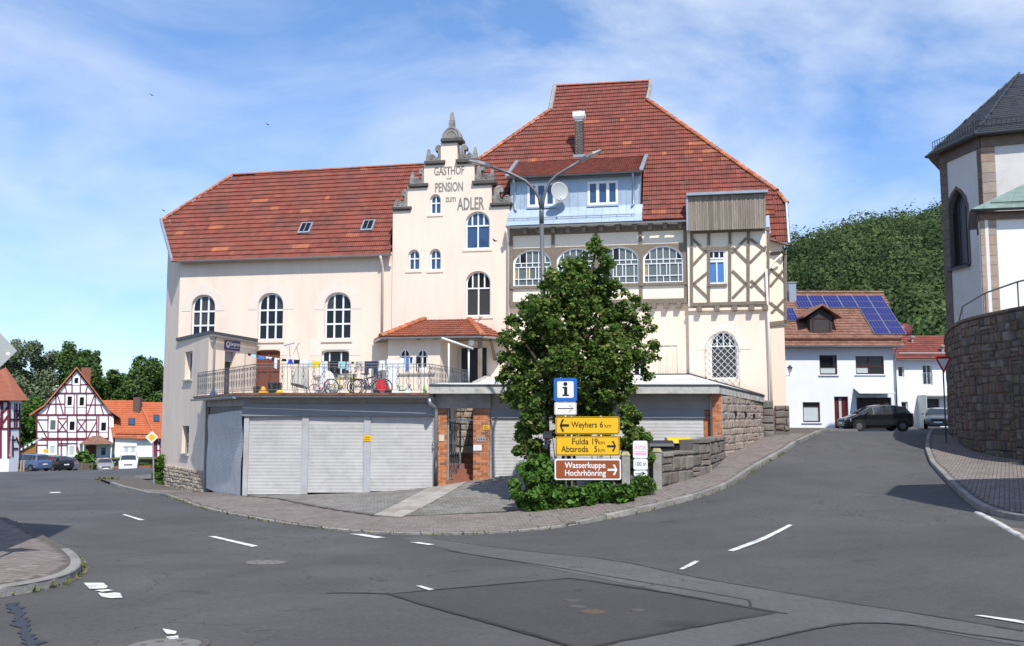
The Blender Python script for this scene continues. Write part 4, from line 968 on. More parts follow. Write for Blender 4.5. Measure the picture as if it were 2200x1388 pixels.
# ---- right wing: lower wall, timber framed upper storey
tU = .15
zb_l, zb_r = FA.z(1100, 656, tU), FA.z(1481, 651, tU); zbU = (zb_l + zb_r) / 2
zeM = FA.z(1290, 478.5, .6)
PB = fbx(FA, 1411, 1457, 742, 808, 0); HB = fbx(FA, 1362, 1389, 778, 812, 0)
mb = MB(); wall(mb, FA, [(sG1 - .3, ZB), (sR + .2, ZB), (sR + .2, zbU), (sG1 - .3, zbU)], [outline(*PB, 0), outline(*HB, 0)], 0, .12); mb.build('lower_wall', PLASTER, inn)
window(inn, FA, HB, 0, -.06, [(0, 1, [.5])], fw=.05)
PLANK = mat('cream_planks', None, .8, .08, 3, tint=[(.80, .69, .54), (.84, .74, .60), (.76, .65, .50)])
nb = 9
for i in range(nb):
    a = PB[0] + (PB[1] - PB[0]) * i / nb; b = PB[0] + (PB[1] - PB[0]) * (i + 1) / nb - .008
    m2 = MB(); m2.fbox(FA, a, b, -.11, -.045 + random.uniform(-.004, .004), PB[2], PB[3], random.random()); m2.build('plank', PLANK, inn)
AW = [fbx(FA, 1103, 1186, 536, 615, tU), fbx(FA, 1198, 1282, 532, 612.5, tU), fbx(FA, 1291.5, 1377, 529, 610, tU), fbx(FA, 1386, 1474, 527, 607.5, tU)]
zmax = zeM + .2
mb = MB(); wall(mb, FA, [(sG1, zbU), (sR + .1, zbU), (sR + .1, zmax), (sG1, zmax)], [outline(*b, .62) for b in AW], tU, .2, rim=.3); mb.build('upper_wall', PLASTER_W, inn)
ya = FA.z(1290, 528, tU); yb_ = FA.z(1290, 615.5, tU)
sa, sb = FA.s(1097, tU), FA.s(1480, tU)
mb = MB(); wall(mb, FA, [(sa, yb_), (sb, yb_), (sb, ya), (sa, ya)], [outline(b[0] - .01, b[1] + .01, b[2] - .01, b[3] + .01, .62) for b in AW], tU + .035, .035, rim=.035); mb.build('arcade_timber', TIMBER, inn)
def zlin(x, yl, yr): return FA.z(x, yl + (yr - yl) * (x - 1100) / 380, tU)
def hbeam(yl, yr, h, name='beam', t1=.05, x0=1097, x1=1481):
    z = (zlin(1100, yl, yr) + zlin(1480, yl, yr)) / 2
    part_box(name, TIMBER, inn, FA, FA.s(x0, tU), FA.s(x1, tU), tU + .002, tU + t1, z - h / 2, z + h / 2)
hbeam(499.5, 490, .24, t1=.055); hbeam(617.5, 609.5, .12, 'sill_beam', .10); hbeam(653, 647, .2, t1=.075)
for x in (1098.5, 1190, 1284, 1380.5, 1478.5):
    s = FA.s(x, tU); part_box('post', TIMBER, inn, FA, s - .07, s + .07, tU + .003, tU + .046, zbU, zmax - .05)
za = zmax - .35
part_box('eaves_board', TIMBER, inn, FA, sa, sb, tU, tU + .02, zlin(1290, 487, 487), zmax - .02)
for x in (1128, 1159, 1190, 1222, 1257, 1295, 1332, 1370, 1402, 1435, 1468):
    s = FA.s(x, tU + .3); part_box('rafter_end', TIMBER, inn, FA, s - .08, s + .08, tU, .56, zeM - .30, zeM - .10)
for x in (1110, 1145, 1175, 1206, 1240, 1276, 1313, 1351, 1386, 1419, 1452):
    s = FA.s(x, tU + .05); part_box('infill_strip', PLASTER_W, inn, FA, s - .22, s + .22, tU + .02, tU + .06, zlin(x, 489.5, 478) - .05, zlin(x, 489.5, 478) + .05)
arcrows = [(0, .2, [.13, .34, .5, .66, .87]), (.2, .52, [.13, .34, .42, .58, .66, .87]), (.52, .635, [.2, .34, .5, .66, .8]), (.635, 1, [.17, .34, .5, .66, .83])]
def arcglass(i):
    def f(ri, k):
        if i == 0 and ri == 1 and k in (0, 2): return GLASS_Y
        if i == 3 and ri == 1 and k in (0,): return GLASS_Y
        if ri == 3 and (i * 2 + k) % 5 == 1: return GLASS
        return GLASS_G
    return f
for i, b in enumerate(AW): window(inn, FA, b, .62, tU - .06, arcrows, fw=.065, bw=.032, glassf=arcglass(i))
for x in (1408, 1435, 1462):
    s = FA.s(x, .1); part_box('corbel', TIMBER, inn, FA, s - .1, s + .1, 0, .26, zbU - .22, zbU + .02)
part_box('string_moulding', PLASTER, inn, FA, sG1, sR, 0, .1, zbU - .16, zbU - .03)
# ---- bay
tB = .3
zbB = FA.z(1570, 656, tB); ztB = FA.z(1570, 494, tB)
GB = fbx(FA, 1529, 1587, 712, 814, tB - .05); BW_ = fbx(FA, 1527.5, 1565.5, 537, 610, tB)
mb = MB(); wall(mb, FA, [(sR, ZB), (sE, ZB), (sE, zbB), (sR, zbB)], [outline(*GB, .62)], tB - .05, .25, rim=.9); mb.build('bay_lower_wall', PLASTER, inn)
mb = MB(); wall(mb, FA, [(sR, zbB), (sE, zbB), (sE, ztB + .9), (sR, ztB + .9)], [outline(*BW_, 0)], tB, .15, rim=.95); mb.build('bay_upper_wall', PLASTER_W, inn)
window(inn, FA, GB, .62, tB - .2, [(0, .69, []), (.69, 1, [.26, .5, .74])], fw=.06)
window(inn, FA, BW_, 0, tB - .03, [(0, .66, [.5]), (.66, .76, []), (.76, 1, [.33, .66])], fw=.07, glassf=lambda ri, k: CURT_B if ri == 0 else (GLASS if ri == 2 else WHITE))
s0, s1, z0, z1 = BW_; part_box('window_head', TIMBER, inn, FA, s0 - .12, s1 + .12, tB + .002, tB + .06, z1, z1 + .14); part_box('window_sill', TIMBER, inn, FA, s0 - .05, s1 + .05, tB + .002, tB + .08, z0 - .1, z0)
# surround and iron grille of the lower bay window
s0, s1, z0, z1 = GB; c = (s0 + s1) / 2; hw = (s1 - s0) / 2; zz = z1 - .75
ou = [(hw + .55, zz), (hw + .55, zz + .3), (hw + .36, zz + .34), (hw + .3, zz + .8), (hw * .5, zz + 1.15), (hw * .25, zz + 1.2), (hw * .25, zz + 1.34)]
ou = [(c + x, z) for x, z in ou] + [(c - x, z) for x, z in reversed(ou)]; inner = outline(s0 - .02, s1 + .02, zz, z1 + .02, .64)[2:]
m2 = MB(); m2.prism(FA, ou + [(s0 - .02, zz)] + inner[::-1] + [(s1 + .02, zz)], tB - .048, tB - .035); m2.build('window_surround', SURROUND, inn)
go2 = outline(s0 - .14, s1 + .14, z0 - .14, z1 + .16, .74)
gr = MB(); gr.tube([FA.w(q[0], tB + .12, q[1]) for q in go2 + [go2[0]]], .013, 5); gr_o = gr.build('window_grille', SIGN_W, inn)
def seg_in(conv, a, b):
    t0, t1 = 0.0, 1.0
    for i in range(len(conv)):
        p, q = conv[i], conv[(i + 1) % len(conv)]; ex, ez = q[0] - p[0], q[1] - p[1]
        fa = ex * (a[1] - p[1]) - ez * (a[0] - p[0]); fb = ex * (b[1] - p[1]) - ez * (b[0] - p[0])
        if fa < 0 and fb < 0: return None
        if fa < 0: t0 = max(t0, fa / (fa - fb))
        elif fb < 0: t1 = min(t1, fa / (fa - fb))
    if t1 - t0 < .01: return None
    return [(a[0] + (b[0] - a[0]) * k, a[1] + (b[1] - a[1]) * k) for k in (t0, t1)]
Hh = z1 - z0 + .3
for sgn in (1, -1):
    k = -3.0
    while k < 3:
        a = (c + k - sgn * 2, z0 + Hh / 2 - 2.1); b = (c + k + sgn * 2, z0 + Hh / 2 + 2.1); sg = seg_in(go2, a, b)
        if sg:
            m2 = MB(); m2.tube([FA.w(q[0], tB + .12 + .01 * sgn, q[1]) for q in sg], .009, 4); m2.build('grille_bar', SIGN_W, gr_o)
        k += .262
for q in ((s0 - .14, z0), (s1 + .14, z0), (s0 - .14, z1 - .7), (s1 + .14, z1 - .7)):
    m2 = MB(); m2.tube([FA.w(q[0], tB + .12, q[1]), FA.w(q[0], tB - .06, q[1])], .012, 4); m2.build('grille_bracket', SIGN_W, gr_o)
# bay timbers (photo coordinates)
def bt(x0, y0, x1, y1, wpx, name='brace', t1=.04):
    a = FA.pix(x0, y0, tB); b = FA.pix(x1, y1, tB); m2 = MB(); m2.beam(FA, a, b, wpx * .0195, tB + .002, tB + t1); m2.build(name, TIMBER, inn)
for x in (1486, 1522.5, 1568, 1607.5, 1650): bt(x, 652, x, 496, 6, 'post', .05)
bt(1484, 655, 1653.5, 650.5, 7, 'beam', .11); bt(1484, 499, 1653.5, 492, 8, 'beam', .08)
Z5 = lambda x, y: (1080 + x / 3.084, 400 + y / 3.084)
for (a, b) in [((1258, 350), (1352, 440)), ((1258, 525), (1352, 425)), ((1262, 650), (1356, 572)), ((1262, 645), (1362, 742)),
               ((1614, 345), (1520, 440)), ((1520, 405), (1622, 505)), ((1640, 350), (1742, 425)), ((1744, 400), (1640, 505)),
               ((1522, 560), (1630, 665)), ((1630, 630), (1524, 740)), ((1645, 625), (1752, 735)), ((1752, 565), (1645, 670))]:
    bt(*Z5(*a), *Z5(*b), 5.2)
for x in (1507, 1545, 1583, 1620, 1650):
    s = FA.s(x, tB); part_box('corbel', TIMBER, inn, FA, s - .1, s + .1, tB - .05, tB + .24, zbB - .24, zbB - .03)
part_box('string_moulding', PLASTER, inn, FA, sR, sE, tB - .05, tB + .08, zbB - .2, zbB - .1)
# board clad box with scalloped lower edge
tX = .75
bs0, bs1 = FA.s(1487, tX), FA.s(1657, tX); bz0, bz1 = FA.z(1570, 491, tX), FA.z(1570, 419, tX)
part_box('box_core', TIMBER, inn, FA, bs0 + .02, bs1 - .02, tB, tX - .03, bz0 + .05, bz1)
nb = 34
for i in range(nb):
    a = bs0 + (bs1 - bs0) * i / nb; b = bs0 + (bs1 - bs0) * (i + 1) / nb - .012; m_ = (a + b) / 2; r_ = (b - a) / 2
    pl = [(a, bz1), (a, bz0)] + [(m_ - r_ * math.cos(math.pi * k / 5), bz0 - r_ * 1.2 * math.sin(math.pi * k / 5)) for k in range(1, 5)] + [(b, bz0), (b, bz1)]
    m2 = MB(); m2.prism(FA, pl, tX - .03, tX + (.012 if i % 2 else -.006), random.random()); m2.build('board', BOARD, inn)
part_box('box_roof', ZINC, inn, FA, FA.s(1483, .95), FA.s(1663, .95), tB, .93, bz1 + .02, bz1 + .13)
mb = MB(); mb.fbox(FA, FA.s(1482, .9) , FA.s(1486.5, .9), tB, .82, bz0 - .02, bz1 + .02); mb.build('box_flashing', ZINC, inn)
# ---- main roof
phiM = R(50); cM, nM = math.cos(phiM), math.sin(phiM)
SM = Slope(FA.w(0, .6, zeM), FA.d, -FA.n * cM + Vector((0, 0, 1)) * nM)
mp_ = [(1384, 473), (1483, 468), (1662, 459), (1666, 410.5), (1391, 216), (1395, 177), (1192, 187), (1182, 238), (1025, 346), (985, 375), (985, 430), (1096, 440), (1096, 386), (1112, 352), (1388, 339)]
def mskip(u, v): return False
tiles(inn, SM, [SM.pix(*q) for q in mp_], TILE, limit=200, orange=0.014)
mw = lambda x, y, h=.0: SM.w(*SM.pix(x, y), h)
ridge(inn, [mw(1192, 187), mw(1396, 176.5)], TILE_O, r=.10, tintf=lambda: random.uniform(0, .3))
ridge(inn, [mw(1000, 365), mw(1182, 238)], TILE_O, r=.12); ridge(inn, [mw(1667, 411), mw(1560, 336), mw(1391, 216)], TILE_O, r=.12)
mb = MB(); mb.tube([mw(1182, 238, .05), mw(1187, 212, .05), mw(1192, 186, .05)], .11, 6); mb.build('verge_edge', CONC_G, inn)
mb = MB(); mb.tube([mw(1391, 217, .06), mw(1396, 195, .06), mw(1397, 172, .06)], [.12, .12, .07], 6); mb.build('verge_edge', CONC_G, inn)
dnM = -FA.n * cM - Vector((0, 0, 1)) * nM
mb = MB(); A_, B_, Cc, D_ = mw(1192, 187), mw(1395, 177), mw(1391, 216), mw(1182, 238); E_, F_ = mw(1667, 411), mw(1000, 365)
hb = -FA.n * 9.0
mb.face([A_, B_, B_ + dnM * 11, A_ + dnM * 11], .3); mb.face([Cc, E_, E_ + hb, Cc - FA.n * 1.4], .3); mb.face([D_, D_ - FA.n * 1.4, F_ + hb, F_], .3)
mb.face([B_, Cc, Cc - FA.n * 1.6], .2); mb.face([A_, D_ - FA.n * 1.6, D_], .2); mb.build('rear_roof', TILE, inn)
gutter(inn, FA.w(FA.s(1088, .66), .66, zeM - .04), FA.w(FA.s(1484, .66), .66, zeM - .04))
# ---- the big dormer
tD = 0.0
ds0, ds1 = FA.s(1097.5, tD), FA.s(1379, tD)
dzb = FA.z(1240, 447, tD); dzt = FA.z(1240, 379, tD)
DW = [fbx(FA, 1134, 1195, 394, 444, tD), fbx(FA, 1266, 1333, 389, 440, tD)]
mb = MB(); wall(mb, FA, [(ds0, dzb - .3), (ds1, dzb - .3), (ds1, dzt), (ds0, dzt)], [outline(*b, 0) for b in DW], tD, .1); mb.build('dormer_front', ZINCB, inn)
for b in DW:
    window(inn, FA, b, 0, tD + .03, [(0, 1, [.335, .665])], fw=.10, bw=.13, glass=GLASS_B, thick=.06)
    s0, s1, z0, z1 = b; part_box('window_sill', ZINCB, inn, FA, s0 - .03, s1 + .03, tD, tD + .09, z0 - .08, z0 - .005)
k = 0
for x in (1108, 1120, 1129, 1210, 1227, 1246, 1340, 1352, 1366):
    s = FA.s(x, tD); part_box('standing_seam', ZINCB, inn, FA, s - .012, s + .012, tD, tD + .03, dzb, dzt)
for sgn, s in ((1, ds1), (-1, ds0)):
    q = [FA.w(s, tD, dzb - .3), FA.w(s, tD, dzt), FA.w(s, tD - 2.6, dzt + 1.15), FA.w(s, tD - 1.0, dzb - .3)]
    mb = MB(); mb.hexa([p - FA.d * .02 for p in q] + [p + FA.d * .02 for p in q]); mb.build('dormer_cheek', ZINCB, inn)
# zinc apron below the dormer
ap_t, ap_b = FA.z(1240, 447, tD), zeM + .02
ns = 17
for i in range(ns):
    a = ds0 - .1 + (ds1 - ds0 + .25) * i / ns; b = ds0 - .1 + (ds1 - ds0 + .25) * (i + 1) / ns
    q = [FA.w(a, .64, ap_b), FA.w(b, .64, ap_b), FA.w(b, .25, ap_b + (ap_t - ap_b) * .55), FA.w(a, .25, ap_b + (ap_t - ap_b) * .55)]
    q2 = [q[3], q[2], FA.w(b, .004, ap_t + .05), FA.w(a, .004, ap_t + .05)]
    mb = MB(); mb.face(q); mb.face(q2)
    for (p0, p1) in ((q[1], q[2]), (q2[1], q2[2])): mb.tube([p0, p1], .012, 4)
    mb.build('apron_sheet', ZINCB, inn)
mb = MB(); zr = ap_b + (ap_t - ap_b) * .42
mb.tube([FA.w(ds0 - .05, .47, zr), FA.w(ds1 - .15, .47, zr)], .02, 5)
for i in range(9):
    s = ds0 + .2 + i * (ds1 - ds0 - .5) / 8; mb.tube([FA.w(s, .47, zr), FA.w(s, .36, zr - .12)], .012, 4)
mb.build('snow_rail', ZINC, inn, kind='stuff')
# dormer roof
e0, e1 = FA.w(FA.s(1090, .35), .35, dzt + .02), FA.w(FA.s(1386, .35), .35, dzt + .02)
t0, t1 = mw(1112, 350), mw(1390, 337)
SD = Slope(e0, e1 - e0, ((t0 + t1) / 2 - (e0 + e1) / 2))
tiles(inn, SD, [SD.uv(e0), SD.uv(e1), SD.uv(t1), SD.uv(t0)], TILE, tw=.17, th=.17, orange=0, lift=.03)
gutter(inn, e0 + FA.n * .07 - Vector((0, 0, .02)), e1 + FA.n * .07 - Vector((0, 0, .02)), GUTTER_D)
part_box('dormer_fascia', GUTTER_D, inn, FA, ds0 - .1, ds1 + .1, tD, .33, dzt - .10, dzt - .01)
for (a, b) in ((e0, t0), (e1, t1)):
    mb = MB(); mb.hexa([a - FA.d * .1, a + FA.d * .06, b + FA.d * .06, b - FA.d * .1] + [q + Vector((0, 0, .13)) for q in (a - FA.d * .1, a + FA.d * .06, b + FA.d * .06, b - FA.d * .1)]); mb.build('verge_flashing', ZINC, inn)
for x in (1106, 1367):
    s = FA.s(x, .1); zt = dzt - .05
    pipe(inn, [FA.w(s, .4, zt), FA.w(s, .34, zt - .15), FA.w(s, .07, zt - .4), FA.w(s, .07, dzb + .06), FA.w(s + (.08 if x < 1200 else -.08), .18, dzb - .05)], ZINC, .045)
# right end roof, walls, set back
tS = -.9
sS0, sS1 = sE - .1, FA.s(1690, tS)
zS = FA.z(1675, 545, tS)
mb = MB(); wall(mb, FA, [(sS0, ZB), (sS1, ZB), (sS1, zS + .9), (sS0, zS + .9)], [], tS, .1, rim=6); mb.build('side_wall', PLASTER, inn)
zsb = FA.z(1675, 697, tS)
mb = MB(); mb.fbox(FA, sS0, sS1 + .01, tS + .001, tS + .03, zsb, zS + .85); mb.build('side_infill', PLASTER_W, inn)
def stb(x0, y0, x1, y1, wpx, name='brace'):
    a = FA.pix(x0, y0, tS + .03); b = FA.pix(x1, y1, tS + .03); m2 = MB(); m2.beam(FA, a, b, wpx * .0195, tS + .031, tS + .07); m2.build(name, TIMBER, inn)
stb(1687.5, 695, 1687.5, 548, 6, 'post'); stb(1655, 695, 1692, 691, 7, 'beam'); stb(1655, 546, 1690, 542, 7, 'beam'); stb(1655, 700, 1692, 697, 3, 'beam')
for a in ((1655, 577, 1686, 604), (1686, 577, 1655, 615), (1655, 650, 1686, 676), (1686, 642, 1658, 672)): stb(*a, 5)
SR_ = Slope(FA.w(0, tS + .45, FA.z(1675, 522, tS + .45)), FA.d, -FA.n * .45 + Vector((0, 0, 1)) * .9)
pl = [SR_.pix(*q) for q in [(1656, 512), (1657, 414), (1668, 412), (1688, 437), (1694, 520)]]
tiles(inn, SR_, pl, TILE, limit=90, orange=.02)
ridge(inn, [SR_.w(*SR_.pix(1689, 437)), SR_.w(*SR_.pix(1667, 412))], TILE_O, r=.11)
mb = MB(); mb.tube([SR_.w(*SR_.pix(1689, 436), .05), SR_.w(*SR_.pix(1695, 524), .05)], .07, 6); mb.build('verge_flashing', ZINC, inn)
mb = MB(); a = SR_.w(*SR_.pix(1655, 515)); b = SR_.w(*SR_.pix(1694, 527)); mb.tube([a, b], .06, 6); mb.build('fascia', DOORW, inn)
q0 = FA.w(FA.s(1690, tS + .4), tS + .4, FA.z(1690, 546, tS + .4))
pipe(inn, [q0, FA.w(FA.s(1672, tS + .3), tS + .3, FA.z(1672, 562, tS + .3)), FA.w(FA.s(1654, tB + .08), tB + .08, FA.z(1654, 580, tB + .08)), FA.w(FA.s(1656, tB + .08), tB + .08, FA.z(1656, 700, tB + .08)), FA.w(FA.s(1659, tB + .08), tB + .08, -1.0)], PIPE_C, .05)
# downpipe between gable and right wing
s = FA.s(1091, .2)
pipe(inn, [FA.w(s, .66, zeM - .08), FA.w(s, .6, zeM - .3), FA.w(s, .17, zeM - .62), FA.w(s, .17, .9)], PIPE_C, .06)
# rough corner stones at the right foot
def stonebox(parent, fr, s0, s1, t0, t1, z0, z1, m, jit=.02, name='stone', tint=None):
    mb = MB(); j = lambda: random.uniform(-jit, jit); d = min(s1 - s0, z1 - z0) * .16
    q = []
    for (s, z) in ((s0, z0), (s1, z0), (s1, z1), (s0, z1)): q.append(fr.w(s, t0, z))
    k = [(s0 + .0, z0), (s1, z0), (s1, z1), (s0, z1)]
    r1 = [fr.w(s, t1 - .025 + j() * .4, z) for s, z in k]
    ins = [(s0 + d, z0 + d), (s1 - d, z0 + d), (s1 - d, z1 - d), (s0 + d, z1 - d)]
    r2 = [fr.w(s + j(), t1 + abs(j()), z + j()) for s, z in ins]
    mb.v = [tuple(p) for p in q + r1 + r2]
    for a in range(4):
        b = (a + 1) % 4; mb.f.append((a, b, 4 + b, 4 + a)); mb.f.append((4 + a, 4 + b, 8 + b, 8 + a))
    mb.f.append((8, 9, 10, 11)); t = random.random() if tint is None else tint; mb.t = [t] * len(mb.f)
    return mb.build(name, m, parent)
def courses(parent, fr, s0, s1, t0, t1, z0, z1, ch, lw, m, gap=.015, jit=.02, zbot=None, ztop=None, skip=None, name='stone', maxn=9999):
    """random coursed stone facing between s0..s1"""
    z = z1; n = 0
    while z > z0 + .05 and n < maxn:
        h = ch * random.uniform(.75, 1.3); zl = max(z0, z - h)
        if zl - z0 < .1: zl = z0
        s = s0
        while s < s1 - .02:
            l = lw * random.uniform(.6, 1.5); e = min(s1, s + l)
            if s1 - e < lw * .35: e = s1
            lo = zl
            if zbot: lo = max(zl, zbot((s + e) / 2))
            if lo < z - .05 and not (skip and skip((s + e) / 2, (z + zl) / 2)):
                if e - s > .3 and z - lo > .24 and random.random() < .18:
                    zm = (z + lo) / 2; stonebox(parent, fr, s + gap / 2, e - gap / 2, t0, t1 + random.uniform(-.01, .015), zm + gap / 2, z - gap / 2, m, jit, name); stonebox(parent, fr, s + gap / 2, e - gap / 2, t0, t1 + random.uniform(-.01, .015), lo + gap / 2, zm - gap / 2, m, jit, name); n += 2
                else: stonebox(parent, fr, s + gap / 2, e - gap / 2, t0, t1 + random.uniform(-.012, .018), lo + gap / 2, z - gap / 2, m, jit, name); n += 1
            s = e
        z = zl
    return n
sq0, sq1 = FA.s(1638, .5), FA.s(1662, .5); zq = FA.z(1650, 860, .5); zq0 = FA.z(1650, 945, .5)
part_box('corner_base', MORTAR_D, inn, FA, sq0 + .02, sq1 - .02, 0, .42, zq0 - .6, zq - .02)
courses(inn, FA, sq0, sq1, .1, .5, zq0 - .1, zq, .34, .40, STONE_D, jit=.03)
sq2, sq3 = FA.s(1665, tS + .12), FA.s(1696, tS + .12); zq2 = FA.z(1680, 871, tS + .12); zq3 = FA.z(1680, 922, tS + .1)
part_box('corner_base', MORTAR_D, inn, FA, sq2, sq3 - .02, tS - .3, tS + .1, zq3 - .6, zq2 - .02)
courses(inn, FA, sq2, sq3, tS, tS + .16, zq3 - .05, zq2, .25, .36, STONE_D, jit=.03)
# ---- chimney, satellite dish
cq = SM.pix(1244, 338); cp = SM.w(*cq); cw, cd = .40, .40
zc0, zc1 = cp.z - EZ - .5, FA.z(1244, 259, FA.n.dot(cp - FA.o)) 
FC = Fr((cp.x - FA.d.x * cw / 2, cp.y - FA.d.y * cw / 2), FA.d)
CB = mat('dark_chimney_brick', None, .7, .2, 6, tint=[(.075, .06, .052), (.10, .078, .066), (.06, .05, .046)])
mb = MB(); mb.fbox(FC, .012, cw - .012, -cd + .012, -.012, zc0, zc1); ch_o = mb.build('chimney', MORTAR, inn)
mb = MB(); z = zc0; j = 0
while z < zc1 - .04:
    for (f, ln) in ((FC, cw), (Fr((FC.w(cw, 0, 0).x, FC.w(cw, 0, 0).y), -FC.n), cd)):
        off = -.1 if j % 2 else 0; s = off
        while s < ln:
            a, b = max(0, s) + .01, min(ln, s + .2) - .01
            if b > a + .01: mb.fbox(f, a, b, -.03, 0.004, z + .011, min(zc1, z + .077) - .004, random.random())
            s += .2
    z += .077; j += 1
mb.build('chimney_bricks', CB, ch_o, kind='stuff')
mb = MB(); z = zc1; k = -.06
mb.fbox(FC, .03, cw - .03, -cd + .03, -.03, z, z + .1)
w_ = FC.w; mb.hexa([w_(-.02, .02, z + .08), w_(cw + .02, .02, z + .08), w_(cw + .02, -cd - .02, z + .08), w_(-.02, -cd - .02, z + .08), w_(-.08, .08, z + .2), w_(cw + .08, .08, z + .2), w_(cw + .08, -cd - .08, z + .2), w_(-.08, -cd - .08, z + .2)])
mb.fbox(FC, -.08, cw + .08, -cd - .08, .08, z + .2, z + .42); mb.fbox(FC, .1, cw - .1, -cd + .1, -.1, z + .42, z + .5)
mb.build('chimney_cowl', SIGN_W, ch_o)
mb = MB(); mb.fbox(FC, -.08, cw + .1, -cd - .3, .03, zc0 + .3, cp.z - EZ + .13); mb.build('chimney_flashing', ZINC, ch_o)
mb = MB(); mb.tube([FC.w(cw * .3, .01, zc1 - .5), FC.w(cw * .3, .02, zc1 + .1), FC.w(cw * .5, .09, zc1 + .45)], .012, 4); mb.build('lightning_wire', STEEL, ch_o)
dish_c = FA.w(FA.s(1203, .55), .55, FA.z(1203, 412, .55))
dish = root('satellite_dish', tuple(FA.w(FA.s(1203, .2), .1, FA.z(1203, 448, .2))), 'grey satellite dish mounted on the zinc dormer', 'satellite dish')
ax = (Vector((0, 0, EZ)) - dish_c).normalized() + Vector((.45, 0, .25)); ax.normalize(); mb = MB()
mb.lathe(dish_c, [(.02, .0), (.2, .015), (.36, .05), (.41, .085), (.41, .095), (.36, .065), (.2, .03), (.02, .015)], 24, axis=ax); mb.build('reflector', mat('dish_grey', (.42, .43, .43), .5, .05), dish, smooth=True)
mb = MB(); lnb = dish_c + ax * .45 - Vector((.1, 0, .38)); bb = dish_c - Vector((0, 0, .40)) + ax * .08
mb.tube([bb, lnb], .014, 5); mb.build('feed_arm', STEEL, dish)
mb = MB(); mb.tube([lnb, lnb + (dish_c - lnb).normalized() * .1], .035, 8); mb.build('feed_horn', SIGN_W, dish)
mb = MB(); mb.tube([dish_c - ax * .02, dish_c - Vector((0, 0, .45)), FA.w(FA.s(1203, .02), .02, FA.z(1203, 450, .02))], .02, 6); mb.build('mount', STEEL, dish)
# ---- porch on the terrace
tP = 2.1
FLZ = .62                                               # terrace floor above the eye
pr = FA.w(FA.s(913), .03, FA.z(913, 686.5)), FA.w(FA.s(1007), .03, FA.z(1007, 686.5))
ze_p = FA.z(930, 722, tP)
pe0 = FA.w(FA.s(817, tP), tP, ze_p); pe1 = FA.w(FA.s(1036, tP), tP, ze_p)
pbl = FA.w(FA.s(803), .03, ze_p); pbr = FA.w(FA.s(1091, .5), .5, ze_p)
def quad_tiles(pts, th=.28, tw=.2):
    p0, p1, p2, p3 = [Vector(p) for p in pts]; U = (p1 - p0).normalized(); V = ((p2 + p3) / 2 - (p0 + p1) / 2); V = (V - U * V.dot(U))
    S = Slope(p0, U, V); tiles(inn, S, [S.uv(p) for p in (p0, p1, p2, p3)], TILE_P, tw=tw, th=th, orange=0, names='porch_tile', limit=0)
quad_tiles([pe0, pe1, pr[1], pr[0]])
quad_tiles([pe1, pbr, pr[1] + Vector((.01, 0, 0)), pr[1]]); quad_tiles([pbl, pe0, pr[0], pr[0] - Vector((.01, 0, 0))])
ridge(inn, [pe0, pr[0]], TILE_O, r=.13); ridge(inn, [pe1, pr[1]], TILE_O, r=.13); 
for a, b in ((pe0, pe1), (pe1, pbr), (pbl, pe0)): gutter(inn, a + FA.n * .03 - Vector((0, 0, .03)), b + FA.n * .03 - Vector((0, 0, .03)))
mb = MB(); mb.face([p - Vector((0, 0, .08)) for p in (pe0, pe1, pbr, FA.w(FA.s(1091), .02, ze_p), pbl)][::-1]); mb.build('porch_soffit', TIMBER, inn)
tW = tP - .42
px0, px1 = FA.s(832, tW), FA.s(944, tW)
PW = [fbx(FA, 857, 880, 749, 793, tW), fbx(FA, 894, 918, 749, 793, tW)]
mb = MB(); wall(mb, FA, [(px0, FLZ), (px1, FLZ), (px1, ze_p - .06), (px0, ze_p - .06)], [outline(*b, (b[1] - b[0]) / 2) for b in PW], tW, .2); mb.build('porch_wall', PLASTER, inn)
for b in PW: window(inn, FA, b, (b[1] - b[0]) / 2, tW - .06, [(0, .62, [.5]), (.62, 1, [.5])], fw=.07)
part_box('porch_ledge', CONC, inn, FA, FA.s(847, tW), px1 - .2, tW, tW + .08, FA.z(890, 803, tW) - .03, FA.z(890, 803, tW) + .04)
mb = MB(); mb.face([FA.w(px0, 0, FLZ), FA.w(px0, tW, FLZ), FA.w(px0, tW, ze_p - .06), FA.w(px0, 0, ze_p - .06)]); mb.build('porch_side_wall', PLASTER, inn)
pcx = FA.s(984, .15)
mb = MB(); mb.face([FA.w(px1, tW, FLZ), FA.w(pcx, .15, FLZ), FA.w(pcx, .15, ze_p - .06), FA.w(px1, tW, ze_p - .06)]); mb.build('porch_side_wall', PLASTER, inn)
db = fbx(FA, 991, 1045, 748, 850, .12); part_box('entrance_door', BLACK, inn, FA, db[0], db[1], .1, .14, FLZ, db[3])
pq = FA.w(FA.s(1031, tP - .35), tP - .35, 0); mb = MB(); mb.box(pq.x - .09, pq.x + .09, pq.y - .09, pq.y + .09, EZ + FLZ, EZ + ze_p - .1); mb.build('porch_post', TIMBER, inn)
for x in (893, 930):
    s = FA.s(x, tP); part_box('rafter_end', TIMBER, inn, FA, s - .06, s + .06, tW, tP - .05, ze_p - .12, ze_p - .03)
s = FA.s(1060, .4); mb = MB(); mb.beam(Fr((FA.w(s, 0, 0).x, FA.w(s, 0, 0).y), FA.n), (.1, ze_p - .9), (1.0, ze_p - .1), .12, -.05, .05); mb.build('porch_bracket', TIMBER, inn)
lq = FA.w(FA.s(1012, tP - .3), tP - .3, ze_p - .12); mb = MB(); mb.lathe(lq - Vector((0, 0, .28)), [(.05, 0), (.11, .03), (.13, .2), (.06, .26), (.03, .28)], 10); mb.build('porch_lamp', SIGN_W, inn)
